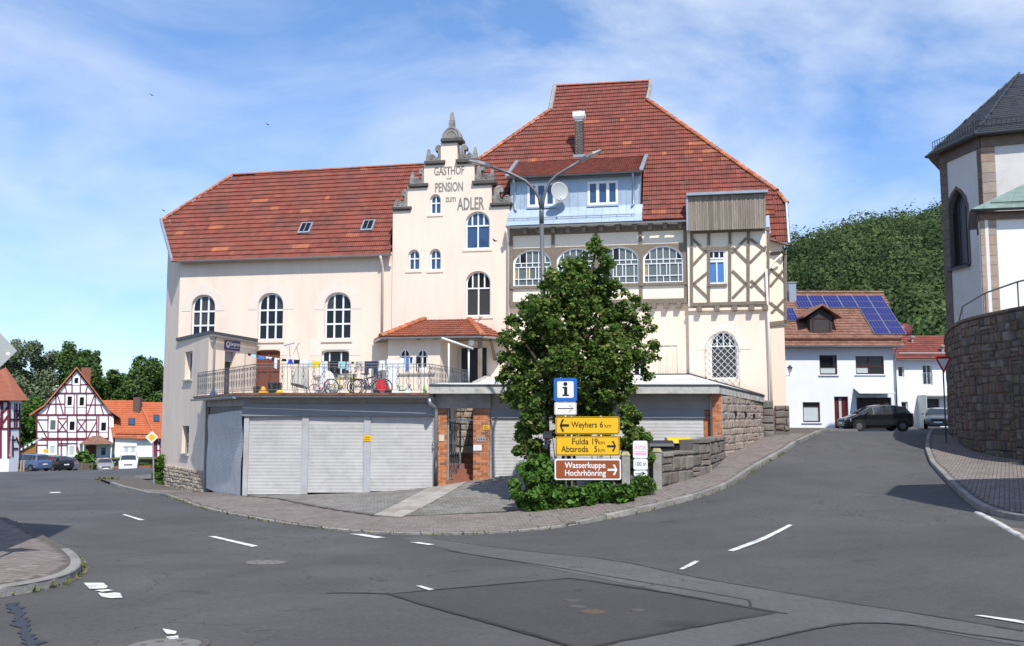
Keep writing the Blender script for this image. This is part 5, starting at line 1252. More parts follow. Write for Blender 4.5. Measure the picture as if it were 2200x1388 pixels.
# ================================================================ GARAGES WITH THE TERRACE
FG = Fr((0, 32.0), (1, 0))
K1 = along(447); K0 = P(525, 885, 32)
anx = root('garage_annex', (-1, 32, 0.1), 'low row of garages with grey roller shutters carrying the railed terrace', 'building')
FS = fr2((K1.x, K1.y), (K0.x, K0.y)); LS = (Vector(K0[:2]) - Vector(K1[:2])).length
FK = Fr((pA.x, pA.y), (K1.x - pA.x, K1.y - pA.y)); LK = (K1 - pA).length
K3 = FA.w(FA.s(546), 0, 0); FKR = fr2((K1.x, K1.y), (K3.x, K3.y)); LR = (Vector(K3[:2]) - Vector(K1[:2])).length
# ---- corner block with the beer garden door
zR = FK.z(449, 718)
zpl = (FK.z(444, 1012) + FL.z(352, 997)) / 2
side = [ (FK.s(394), FK.s(409.5), FK.z(402, 816), FK.z(402, 756)), (FK.s(393), FK.s(407.5), FK.z(400, 975), FK.z(400, 915))]
mb = MB(); wall(mb, FK, [(0, zpl - .02), (LK, zpl - .02), (LK, zR), (0, zR)], [outline(*b, 0) for b in side], .0, .25); mb.build('side_wall', PLASTER_G, anx)
for i, b in enumerate(side):
    wn = window(anx, FK, b, 0, -.2, [(0, 1, [])] if i == 0 else [(0, .33, [.5]), (.33, .66, [.5]), (.66, 1, [.5])], fw=.05, bw=.04, m=WHITE if i == 0 else GREYB)
    part_box('window_sill', CONC, anx, FK, b[0] - .12, b[1] + .1, -.1, .09, b[2] - .07, b[2])
    if i == 1:
        for k in range(3): s = b[0] + (b[1] - b[0]) * (k + 1) / 4; m2 = MB(); m2.tube([FK.w(s, -.1, b[2]), FK.w(s, -.1, b[3])], .012, 5); m2.build('window_bar', IRON, wn)
DB = (FKR.s(479.5), FKR.s(503), FLZ, FKR.z(490, 754))
mb = MB(); wall(mb, FKR, [(0, -3.2), (LR, -3.2), (LR, zR - .12), (0, zR)], [[(DB[0], DB[2]), (DB[1], DB[2]), (DB[1], DB[3]), (DB[0], DB[3])]], .0, .3); mb.build('door_wall', PLASTER, anx)
part_box('doorway_dark', BLACK, anx, FKR, DB[0], DB[1], -.32, -.3, DB[2], DB[3])
mb = MB(); ns = 9
for i in range(ns): mb.fbox(FKR, DB[0], DB[1], -.2, -.17 + .01 * (i % 2), DB[3] - .05 * (i + 1), DB[3] - .05 * i - .006)
mb.build('door_blind', SHUT_D, anx, kind='stuff')
mb = MB(); u = Vector((0, 0, .14)); e0_, e1_, e2_ = FKR.w(-.18, .18, zR), FKR.w(LR, .16, zR - .12), FK.w(-.1, .12, zR)
ring = [FK.w(-.0, .1, zR), FKR.w(-.12, .12, zR), FKR.w(LR, .14, zR - .1), FA.w(sL, -.1, zR)]
mb.hexa(ring + [p + u for p in ring]); mb.build('corner_roof', EDGEM, anx)
gutter(anx, FKR.w(-.1, .2, zR - .02), FKR.w(LR - .05, .2, zR - .14), GUTTER)
pipe(anx, [FKR.w(FKR.s(457.5, .1), .18, zR - .08), FKR.w(FKR.s(457.5, .1), .08, zR - .3), FKR.w(FKR.s(457.5, .1), .08, FLZ - .1)], STEEL, .045)
# rubble stone base of the corner
FP_ = Fr((pB.x, pB.y), (K1.x - pB.x, K1.y - pB.y)); LP = (K1 - pB).length
def zb_st(s): p = FP_.w(s, 0, 0); return zg(p.x, p.y) - EZ - .12
part_box('stone_base', MORTAR, anx, FP_, 0, LP, -.1, .01, -4.2, zpl)
courses(anx, FP_, 0, LP, -.05, .06, -4.2, zpl, .13, .34, mat('cream_rubble', None, .9, .2, 5, .8, 14, tint=[(.50, .40, .29), (.42, .34, .25), (.56, .46, .34), (.36, .30, .23)], stain=(.30, .25, .19), sscale=2.5, samt=.5), gap=.03, jit=.03, zbot=zb_st)
# ---- roller shutters
def shutter(fr, s0, s1, z0, z1, t, parent=anx, pitch=.048, bend=None, name='roller_shutter', m=SHUT, skew0=0.0):
    mb = MB(); nz_ = int((z1 - z0) / pitch); nc = 9; prof = [(0, 0), (.012, .25), (.013, .6), (.002, .85)]
    rows = []
    for i in range(nz_):
        for (tt, f) in prof: rows.append((z0 + (i + f) * (z1 - z0) / nz_, tt))
    rows.append((z1, 0))
    for (z, tt) in rows:
        for c in range(nc + 1):
            s = s0 + (s1 - s0) * c / nc; dz, dt = bend(c / nc, (z - z0) / (z1 - z0)) if bend else (0, 0)
            mb.v.append(tuple(fr.w(s, t + tt + dt, z + dz)))
    for r in range(len(rows) - 1):
        for c in range(nc): a = r * (nc + 1) + c; mb.f.append((a, a + 1, a + nc + 2, a + nc + 1)); mb.t.append(.5)
    return mb.build(name, m, parent)
gz = lambda px, py: FG.z(px, py)
zlt = gz(730, 868); zbx = gz(730, 894)
for (x0, x1, yb, tt) in ((536, 650, 1063, -.04), (664, 783, 1059, -.04), (797, 931, 1056, -.04)):
    ph = random.uniform(0, 6)
    shutter(FG, FG.s(x0), FG.s(x1), gz((x0 + x1) / 2, yb), zbx, tt, bend=lambda u, v, ph=ph: (0, .012 * math.sin(u * 5 + ph) * math.sin(v * 4 + ph)))
def bendS(u, v):
    k = (v ** 3); return (-.16 * k * (1 - u) - .02 * math.sin(u * 6) * k, .14 * math.sin(v * 9) * max(0, v - .45) + .05 * math.sin(u * 7 + v * 5) * (v))
sS0_, sS1_ = FS.s(450), LS - .08
shutter(FS, sS0_, sS1_, FS.z(487, 1068), FS.z(487, 882), .03, bend=bendS)
part_box('shutter_pocket', BLACK, anx, FS, .05, LS - .1, -.25, -.06, FS.z(487, 1062), FS.z(487, 872))
# posts and shutter boxes
for (x0, x1, yb) in ((525.5, 536, 1068), (650, 664, 1052), (783, 797, 1050), (931, 936.5, 1050)):
    part_box('shutter_post', mat('post_grey_paint', (.42, .43, .44), .6, .1, 3, .1, 20, stain=(.36, .29, .23), sscale=1.3, samt=.5), anx, FG, FG.s(x0), FG.s(x1), -.3, .03, gz((x0 + x1) / 2, yb) - .15, zlt)
part_box('shutter_box', SHUT_D, anx, FG, FG.s(522), FG.s(934), -.3, .09, zbx, zlt)
part_box('garage_dark', BLACK, anx, FG, FG.s(527), FG.s(934), -.4, -.31, gz(730, 1075), zbx)
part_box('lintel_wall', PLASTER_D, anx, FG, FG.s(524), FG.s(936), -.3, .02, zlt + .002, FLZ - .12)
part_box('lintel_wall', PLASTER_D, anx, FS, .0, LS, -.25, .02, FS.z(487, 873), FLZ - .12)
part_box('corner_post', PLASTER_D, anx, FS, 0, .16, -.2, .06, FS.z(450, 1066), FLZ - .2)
# floor slab with brown edge tiles and gutter
tE = .52
Fp = [FS.w(-.15, tE, FLZ), FS.w(LS, tE, FLZ), FG.w(FG.s(525, tE) - .0, tE, FLZ), FG.w(FG.s(931, tE), tE, FLZ)]
fc = (FS.w(LS, tE, FLZ) + FG.w(FG.s(525, tE), tE, FLZ)) / 2
plan = [FS.w(-.1, tE, FLZ), fc, FG.w(FG.s(929, tE), tE, FLZ), FG.w(-2.62, -1.2, FLZ), FG.w(-2.62, -5.2, FLZ), FG.w(-1.0, -5.2, FLZ), FA.w(FA.s(1045), -.1, FLZ), FA.w(FA.s(540), -.1, FLZ)]
mb = MB(); u = Vector((0, 0, -.1))
tri = tessellate_polygon([[Vector((p.x, p.y, 0)) for p in plan]]); n = len(plan); mb.v = [tuple(p) for p in plan] + [tuple(p + u) for p in plan]
for t_ in tri:
    a, b, c_ = [plan[i] for i in t_]; up_ = (b - a).cross(c_ - a).z > 0; t_ = t_ if up_ else t_[::-1]; mb.f.append(tuple(t_)); mb.f.append(tuple(n + i for i in t_[::-1])); mb.t += [.5, .5]
for i in range(n): j = (i + 1) % n; mb.f.append((i, j, n + j, n + i)); mb.t.append(.5)
mb.build('terrace_floor', CONC_G, anx)
EDT = mat('brown_edge_tiles', None, .6, .15, 5, tint=[(.17, .075, .045), (.23, .11, .07), (.13, .06, .042), (.30, .16, .10)])
def edge(a, b, n_):
    L_ = (b - a).length; k = int(L_ / .24); e = (b - a) / k
    for i in range(k):
        p, q = a + e * i, a + e * (i + .96); mb = MB(); mb.hexa([p - n_ * .2, p + n_ * .03, q + n_ * .03, q - n_ * .2][::-1] + [x + Vector((0, 0, .075)) for x in (p - n_ * .2, p + n_ * .03, q + n_ * .03, q - n_ * .2)][::-1], random.random()); mb.build('edge_tile', EDT, anx)
edge(plan[0] - Vector((0, 0, .05)), fc - Vector((0, 0, .05)), FS.n); edge(fc - Vector((0, 0, .05)), plan[2] - Vector((0, 0, .05)), FG.n)
g0, g1 = fc + FG.n * .08 - Vector((0, 0, .1)), plan[2] + FG.n * .08 - Vector((0, 0, .12)); gutter(anx, g0, g1, GUTTER_D); gutter(anx, plan[0] + FS.n * .08 - Vector((0, 0, .1)), fc + FS.n * .08 - Vector((0, 0, .1)), GUTTER)
sp = FG.s(937.5, .12)
pipe(anx, [g1 + Vector((-.1, 0, -.05)), g1 + Vector((-.08, 0, -.22)), FG.w(sp - .02, .2, FLZ - .45), FG.w(sp, .14, FLZ - .62), FG.w(sp, .14, gz(937, 985))], STEEL, .06)
pipe(anx, [FG.w(sp, .14, gz(937, 985)), FG.w(sp, .14, gz(937, 1046))], DARKM, .068, 'standpipe')
# ---- gate, brick piers, right garages
def brickface(fr, s0, s1, z0, z1, t, parent=anx, bl=.26, bh=.073, g=.012):
    z = z0; j = 0
    while z < z1 - .02:
        zt = min(z + bh, z1); s = s0 - (bl / 2 if j % 2 else 0)
        while s < s1 - .01:
            a, b = max(s, s0), min(s + bl - g, s1)
            if b - a > .03:
                mb = MB(); mb.fbox(fr, a, b, t - .02, t + .006 + random.uniform(0, .004), z, zt, random.random()); mb.build('brick', BRICK, parent)
            s += bl
        z = zt + g; j += 1
zga_ = gz(985, 877)
for (x0, x1, yb, t) in ((937.5, 960.5, 1047, .04), (1017, 1053, 1031, .04)):
    z0 = gz((x0 + x1) / 2, yb) ; part_box('pier', MORTAR, anx, FG, FG.s(x0), FG.s(x1), -.55, t, z0 - .3, zga_)
    brickface(FG, FG.s(x0), FG.s(x1), z0, zga_ - .01, t)
z0 = gz(934, 1045); part_box('pier', MORTAR, anx, FG, FG.s(932.5), FG.s(937.3), -.3, .035, z0 - .3, zga_)
part_box('gate_header', mat('header_render', (.36, .35, .35), .9, .15, 3, .3, 20, stain=(.50, .49, .48), sscale=1.5, samt=.6), anx, FG, FG.s(936), FG.s(1054), -.5, .06, zga_ + .002, FLZ - .01)
zgb = gz(988, 1034)
gate = MB(); sA = FG.s(962.5); 
GF = Fr((sA, 32.25), (math.cos(R(62)), math.sin(R(62)))); gw = .80; gtop = gz(975, 905)
for (a, b) in (((0, zgb + .05), (0, gtop)), ((gw, zgb + .05), (gw, gtop - .1)), ((0, zgb + .07), (gw, zgb + .07)), ((0, gtop - .05), (gw, gtop - .1))): gate.beam(GF, a, b, .05, -.02, .02)
gt = gate.build('gate', STEEL, anx)
for i in range(5):
    s = .1 + i * .15; m2 = MB()
    for k in range(5):
        zc = zgb + .3 + k * .36; m2.tube([GF.w(s + .06 * math.sin(a * .52) * (1 if a < 7 else -1), 0, zc + .15 * math.cos(a * .52)) for a in range(13)], .010, 4)
    m2.tube([GF.w(s, 0, zgb + .07), GF.w(s, 0, gtop - .08)], .009, 4); m2.build('gate_scroll', IRON, gt)
part_box('gate_frame', STEEL, anx, FG, FG.s(961), FG.s(964), -.3, -.2, zgb, zga_); part_box('gate_transom', STEEL, anx, FG, FG.s(961), FG.s(1016.5), -.3, -.25, gtop + .02, gtop + .06)
# passage behind the gate: side walls, floor, steps and a rubble wall lit from above
for (s, nm) in ((FG.s(961), 1), (FG.s(1017), -1)): part_box('passage_wall', CONC_G, anx, FG, s - .12 * (nm > 0) - .0, s + .12 * (nm < 0), -5.2, -.5, zgb - .4, FLZ + .2 if nm < 0 else FLZ - .12)
FW2 = Fr((0, 37.15), (1, 0)); part_box('passage_back', MORTAR, anx, FW2, -3.2, -1.0, -.3, 0, zgb - .4, FLZ + .3)
courses(anx, FW2, -3.1, -1.05, -.05, .05, zgb + 1.0, FLZ + .28, .24, .34, STONE, jit=.03)
TERR = mat('terracotta_tiles', None, .7, .15, 5, tint=[(.24, .09, .055), (.30, .12, .07)])
for i in range(6):
    mb = MB(); mb.fbox(FG, FG.s(961), FG.s(1017), -.9 - i * .32, -.2 - i * .32 + (.0 if i else .3), zgb - .3, zgb + .02 + i * .17, .3 + .1 * i); mb.build('step', TERR, anx)
# right garages
zq1 = gz(1400, 880)
zl2 = gz(1400, 898)
part_box('front_wall', mat('grey_render', (.40, .375, .35), .9, .12, 2, .3, 20), anx, FG, FG.s(1053.5), FG.s(1531), -.3, -.05, zq1, .66)
part_box('shutter_box', SHUT_D, anx, FG, FG.s(1053.5), FG.s(1514), -.3, .0, zl2, zq1)
shutter(FG, FG.s(1057), FG.s(1284), gz(1100, 1030), zl2, -.08); shutter(FG, FG.s(1296), FG.s(1512), gz(1400, 1008), zl2, -.08)
part_box('shutter_post', MATS['post_grey_paint'], anx, FG, FG.s(1053.5), FG.s(1057), -.3, -.02, gz(1055, 1031), zl2); part_box('shutter_post', MATS['post_grey_paint'], anx, FG, FG.s(1284), FG.s(1296), -.3, -.02, gz(1290, 1025), zl2)
part_box('garage_dark', BLACK, anx, FG, FG.s(1056), FG.s(1514), -.5, -.31, gz(1290, 1040), zq1)
z0 = gz(1522, 1000); part_box('pier', MORTAR, anx, FG, FG.s(1513), FG.s(1531), -.6, -.1, z0 - .3, zq1 - .002); brickface(FG, FG.s(1513), FG.s(1531), z0 + .3, zq1 - .01, -.1)
FC0 = FG.w(FG.s(1551, .25), .25, 0)
part_box('pier', MORTAR, anx, FG, FG.s(1530.5, .25), FG.s(1551, .25) - .03, -.3, .24, -2.0, .6); brickface(FG, FG.s(1530.5, .25), FG.s(1551, .25), gz(1540, 960), .6, .24)
# stone side wall
FC1 = FA.w(sq0, .5, 0); FSW = fr2((FC0.x, FC0.y), (FC1.x, FC1.y)); LSW = (Vector(FC1[:2]) - Vector(FC0[:2])).length
def zbs(s): p = FSW.w(s, 0, 0); return zg(p.x, p.y) - EZ - .05
def ztop_sw(s): return .60 - .1 * s / LSW
part_box('side_wall_core', MORTAR, anx, FSW, .0, LSW, -.4, .0, -2.3, .5)
vents = [FSW.s(x) for x in (1577, 1599, 1617)]
courses(anx, FSW, 0, LSW, -.03, .03, -2.3, .56, .25, .33, STONE, gap=.034, jit=.014, zbot=zbs, skip=None)
for s, x, y in zip(vents, (1577, 1599, 1617), (889, 891, 894)):
    z = FSW.z(x, y, .08); part_box('vent_hole', BLACK, anx, FSW, s - .10, s + .10, .0, .085, z - .09, z + .09)
# concrete fascia and roof
tF = .62
f0, f1 = FG.w(FG.s(922, tF), tF, 0), FG.w(FG.s(1545, tF), tF, 0)
zf0, zf1 = FG.z(1200, 845.5, tF), FG.z(1200, 829, tF)
f2 = FA.w(FA.s(1643, .6), .6, 0); zf2 = FA.z(1643, 852, .6); zf3 = FA.z(1643, 864, .6)
def bar3(a, b, za0, za1, zb0, zb1, n_, th, m, name):
    mb = MB(); a = Vector((a.x, a.y, EZ)); b = Vector((b.x, b.y, EZ)); Z = lambda z: Vector((0, 0, z))
    mb.hexa([a + Z(za0), b + Z(zb0), b - n_ * th + Z(zb0), a - n_ * th + Z(za0), a + Z(za1), b + Z(zb1), b - n_ * th + Z(zb1), a - n_ * th + Z(za1)]); return mb.build(name, m, anx)
bar3(f0, f1, zf0, zf1, zf0, zf1, FG.n, .25, CONC, 'concrete_fascia'); n_s = fr2((f1.x, f1.y), (f2.x, f2.y)).n
bar3(f1, f2, zf0, zf1, zf3, zf2, n_s, .25, CONC, 'concrete_fascia')
bar3(f0 + FG.n * .03, f1 + FG.n * .03, zf1 + .002, zf1 + .05, zf1 + .002, zf1 + .05, FG.n, .2, EDGEM, 'roof_edging'); bar3(f1 + n_s * .03, f2 + n_s * .03, zf1 + .002, zf1 + .05, zf2 + .002, zf2 + .05, n_s, .2, EDGEM, 'roof_edging')
W3 = lambda p, z: Vector((p.x, p.y, EZ + z))
r0 = FG.w(FG.s(922, tF), -.9, 0); r1 = FG.w(-1.25, -.9, 0); bl_ = FA.w(FA.s(1050), .05, 0); br_ = FA.w(FA.s(1483), .3, 0)
za = zf1 + .03; zmid = za + .12; zbk = FA.z(1390, 806, .1)
mb = MB(); mb.face([W3(f0, za), W3(f1, za), W3(FG.w(f1.x, -.9, 0), zmid), W3(r0, zmid)]); mb.face([W3(r1, zmid), W3(FG.w(f1.x, -.9, 0), zmid), W3(br_, zbk), W3(bl_, zbk)]); mb.face([W3(f1, za), W3(f2, zf2 + .03), W3(br_, zbk), W3(FG.w(f1.x, -.9, 0), zmid)]); mb.build('roof_felt', ROOFFELT, anx)
mb = MB(); mb.face([W3(f0, zf0 + .01), W3(f1, zf0 + .01), W3(FG.w(f1.x, -.9, 0), zf0 + .01), W3(r0, zf0 + .01)][::-1]); mb.build('roof_soffit', CONC_G, anx)
bar3(Vector((r1.x, r1.y, 0)), Vector((bl_.x, bl_.y, 0)), .5, zmid + .03, .5, zbk + .03, Vector((-1, 0, 0)), -.15, CONC, 'roof_upstand')
bar3(FA.w(FA.s(1100), .06, 0), FA.w(FA.s(1483), .06, 0), zbk - .05, zbk + .06, zbk - .05, zbk + .06, FA.n, .1, EDGEM, 'wall_flashing')
bar3(br_ + FA.n * .06, f2, zbk - .05, zbk + .06, zf2, zf2 + .08, FA.n, .06, EDGEM, 'wall_flashing')
# ================================================================ THINGS ON THE TERRACE
TZ = EZ + FLZ
rail = root('terrace_railing', tuple(FG.w(-6, .2, FLZ + .025)), 'wrought iron railing with scroll balusters along the terrace edge', 'railing')
Rp = [FS.w(.1, .42, 0), FG.w(FG.s(548, .42), .42, 0), FG.w(FG.s(922, .42), .42, 0), Vector((-1.72, 36.6, EZ))]
z1_, z2_, z3_ = FLZ + 1.0, FLZ + .9, FLZ + .12
def orn_mesh():
    mb = MB(); H = .72
    half = [(0, .70), (.03, .64), (.075, .70), (.06, .75), (.03, .73)]
    cur = [[(0.0, .60), (.045, .50), (.055, .42), (.02, .36), (-.02, .38), (-.01, .42)], [(0, .34), (.05, .30), (.07, .22), (.045, .12), (0, .02)], [(.0, .02), (.05, -.03), (.07, .02), (.05, .05)], [(0, .62), (.05, .68), (.08, .64), (.06, .61)]]
    for c_ in cur:
        for sg in (1, -1): mb.tube([(sg * x, 0, z) for x, z in c_], .0075, 4)
    mb.tube([(0, 0, -.08), (0, 0, .78)], .0075, 4)
    me = bpy.data.meshes.new('scroll_baluster'); me.from_pydata(mb.v, [], mb.f); me.materials.append(IRON); return me
ORN = orn_mesh()
bal = MB(); bal.tube([(0, 0, -.08), (0, 0, .78)], .008, 4); BAL = bpy.data.meshes.new('baluster'); BAL.from_pydata(bal.v, [], bal.f); BAL.materials.append(IRON)
for k, (a, b) in enumerate(zip(Rp[:-1], Rp[1:])):
    d = b - a; L_ = d.length; e = d / L_; ang = math.atan2(e.y, e.x)
    for z, r in ((z1_, .014), (z2_, .012), (z3_, .011)):
        mb = MB(); mb.tube([a + Vector((0, 0, z)), b + Vector((0, 0, z))], r, 6); mb.build('rail', IRON, rail)
    n = int(L_ / .175)
    for i in range(n + 1):
        p = a + e * (L_ * i / n); o = link('scroll_baluster' if i % 2 else 'baluster', ORN if i % 2 else BAL, rail, p + Vector((0, 0, z3_ + .08)) - rail.location); o.rotation_euler = (0, 0, ang)
        if i % 8 == 0: mb = MB(); mb.tube([p + Vector((0, 0, FLZ + .0)), p + Vector((0, 0, z1_))], .013, 5); mb.build('rail_post', IRON, rail)
# metal awning frame beside the porch
af = root('awning_frame', tuple(FG.w(FG.s(965, -1.2), -1.2, 1.0)), 'white painted metal awning frame on two posts beside the porch', 'awning frame')
YF = 33.2
a, b = P(964, 834, YF), P(964, 738, YF); c_, d_ = P(1007, 834, YF + .9), P(1007, 750, YF + .9)
for p, q in ((a, b), (c_, d_)): mb = MB(); mb.tube([p, q], .032, 8); mb.build('post', SIGN_W, af, smooth=True)
mb = MB(); mb.tube([P(949, 726, YF), P(1016, 749, YF + .9)], .038, 8); mb.build('top_rail', SIGN_W, af, smooth=True)
# signs on the block and the piers
bs = root('beer_garden_sign', tuple(FKR.w(FKR.s(496, .05), .04, FKR.z(496, 755, .05))), 'dark blue sign lettered Biergarten above the terrace doorway', 'sign')
s0, s1 = FKR.s(480, .05), FKR.s(512, .05); z0, z1 = FKR.z(496, 753, .05), FKR.z(496, 732, .05)
part_box('panel', NAVY, bs, FKR, s0, s1, .002, .05, z0, z1)
text('Biergarten', FKR, s0 + (s1 - s0) * .64, z0 + (z1 - z0) * .50, .054, .17, SIGN_W, bs, width=(s1 - s0) * .62, bold=.015)
m2 = MB(); m2.lathe(FKR.w(s0 + (s1 - s0) * .17, .052, z0 + (z1 - z0) * .6), [(.13, 0), (.13, .004)], 16, axis=FKR.n); em = m2.build('emblem', SIGN_W, bs)
m2 = MB(); m2.lathe(FKR.w(s0 + (s1 - s0) * .17, .057, z0 + (z1 - z0) * .62), [(.07, 0), (.07, .003)], 12, axis=FKR.n); m2.build('emblem_centre', NAVY, em)
part_box('rule', SIGN_W, bs, FKR, s0 + .08, s1 - .06, .05, .054, z0 + (z1 - z0) * .25, z0 + (z1 - z0) * .28)
def plate(name, fr, box, t, m, label, cat='sign', lines=(), tm=SIGN_K, group=None):
    s0, s1, z0, z1 = box; r_ = root(name, tuple(fr.w((s0 + s1) / 2, t, z0)), label, cat, group); part_box('panel', m, r_, fr, s0, s1, t, t + .015, z0, z1)
    for (tx, fx, fz, h, wf) in lines: text(tx, fr, s0 + (s1 - s0) * fx, z0 + (z1 - z0) * fz, t + .018, h, tm, r_, width=(s1 - s0) * wf)
    return r_
plate('parking_sign', FG, fbx(FG, 782.5, 798, 935, 948, .035), .035, SIGN_Y, 'small yellow sign on the post between two roller shutters', lines=(('Parken', .5, .56, .045, .62), ('verboten!', .5, .2, .045, .78)))
pp = plate('parking_sign', FG, fbx(FG, 1037.5, 1052, 913.5, 923, .06), .055, SIGN_Y, 'small yellow sign on the brick pier beside the gate')
s0, s1, z0, z1 = fbx(FG, 1037.5, 1052, 913.5, 923, .06)
for k in range(3): part_box('printed_line', SIGN_K, pp, FG, s0 + .03, s1 - .03 - .02 * k, .07, .072, z0 + (z1 - z0) * (.25 + .22 * k), z0 + (z1 - z0) * (.25 + .22 * k) + .012)
db_ = plate('doorbell_panel', FG, fbx(FG, 1025, 1043.5, 938, 949, .06), .055, STEEL, 'grey metal doorbell panel with three buttons on the brick pier', 'doorbell')
s0, s1, z0, z1 = fbx(FG, 1025, 1043.5, 938, 949, .06)
for k in range(3): m2 = MB(); m2.lathe(FG.w(s0 + (s1 - s0) * (.2 + .3 * k), .07, (z0 + z1) / 2 - .01), [(.022, 0), (.02, .01)], 8, axis=FG.n); m2.build('button', BLACK, db_)
nt_ = plate('notice', FG, fbx(FG, 1017.5, 1035, 956, 968, .06), .055, SIGN_W, 'white paper notice on the brick pier below the doorbell', 'notice')
s0, s1, z0, z1 = fbx(FG, 1017.5, 1035, 956, 968, .06)
for k in range(3): part_box('printed_line', GREYB, nt_, FG, s0 + .05 + .05 * (k == 2), s1 - .05 - .06 * (k == 2), .07, .072, z0 + (z1 - z0) * (.25 + .22 * k), z0 + (z1 - z0) * (.25 + .22 * k) + .01)
plate('wall_plate', FG, fbx(FG, 943.5, 955, 934, 948, .06), .055, mat('cream_plate', (.62, .56, .47), .6, .08), 'cream square plate on the brick pier left of the gate', 'plate')
il = root('meter_boxes', tuple(FG.w(FG.s(933), .06, gz(933, 963))), 'small grey switch boxes stacked on the brick strip beside the downpipe', 'switch box')
for k in range(3): part_box('switch_box', STEEL, il, FG, FG.s(930.5), FG.s(935.5), .036, .10, gz(933, 963 - 7 * k), gz(933, 957.5 - 7 * k))
# ---- laundry
CL = {}
def cloth(n, c, tint=None): return CL.setdefault(n, mat('cloth_' + n, c, .9, .12, 9, .2, 30, transl=.12, stain=tint, sscale=14, samt=1.0 if tint else .3) if tint else mat('cloth_' + n, c, .9, .1, 9, .2, 30, transl=.12))
cb = dict(black=(.012, .012, .014), aqua=(.35, .62, .68), blue=(.06, .20, .55), white=(.78, .80, .84), navy=(.02, .03, .09), royal=(.02, .06, .50), yellow=(.80, .62, .03), denim=(.025, .04, .09), pale=(.55, .68, .80), ecru=(.60, .52, .48))
YL = 35.0
ln0 = [P(527, 757, YL), P(560, 765, YL), P(620, 772, YL), P(700, 776.5, YL), P(760, 777.5, YL), P(815, 775.5, YL), P(860, 770, YL), P(905, 765, YL)]
cl = root('clothes_line', tuple(ln0[0] - Vector((0, 0, ln0[0].z - TZ))), 'thin washing line hung across the terrace', 'clothes line')
mb = MB(); mb.tube(ln0, .005, 4); mb.build('line', STEEL, cl)
for p in (ln0[0], ln0[-1]): mb = MB(); mb.tube([Vector((p.x, p.y, TZ)), p + Vector((0, 0, .05))], .016, 6); mb.build('line_post', STEEL, cl)
def line_z(x):
    for a, b in zip(ln0[:-1], ln0[1:]):
        if a.x <= x <= b.x: return a.z + (b.z - a.z) * (x - a.x) / (b.x - a.x)
    return ln0[-1].z
def garment(x0, x1, yb, col, kind, label, cat, tint=None):
    a = P(x0, 777, YL).x; b = P(x1, 777, YL).x; zt = line_z((a + b) / 2); zb = P(x0, yb, YL).z; W_, H_ = b - a, zt - zb
    r_ = root(cat.replace(' ', '_'), (((a + b) / 2), YL, zt), label, cat, 'washing on the terrace line'); nu, nv = 8, 8; ph = random.uniform(0, 6)
    for sd, nm in ((-1, 'front'), (1, 'back')):
        mb = MB(); hh = H_ if sd < 0 else H_ * .92
        for j in range(nv + 1):
            v = j / nv
            for i in range(nu + 1):
                u = i / nu; x = u
                if kind == 'shirt':
                    k = .5 + .5 * min(1, max(0, (v - .25) * 4)) if v > .6 else .62; x = .5 + (u - .5) * (1.0 if v > .55 else .72)
                if kind == 'trousers' and v > .35: x = (u * .84 if u < .5 else 1 - (1 - u) * .84)
                if kind == 'brief': x = .5 + (u - .5) * (1 - .55 * v)
                z = zt - hh * v * (1 - .06 * math.sin(3.14 * u + ph) * (v > .9))
                mb.v.append((a + W_ * x, YL + sd * (.008 + .03 * v) + .02 * v * math.sin(9 * u + ph + 2 * v), z))
        for j in range(nv):
            for i in range(nu):
                if kind == 'trousers' and j / nv > .38 and i in (nu // 2 - 1, nu // 2): continue
                if kind == 'shirt' and j / nv > .8 and i in (0, nu - 1) and False: continue
                q = j * (nu + 1) + i; mb.f.append((q, q + 1, q + nu + 2, q + nu + 1)); mb.t.append(.5)
        mb.build(nm + '_panel', cloth(col if not tint else col + 'p', cb[col], tint), r_, smooth=True)
Z8 = lambda x: 520 + x / 6.47
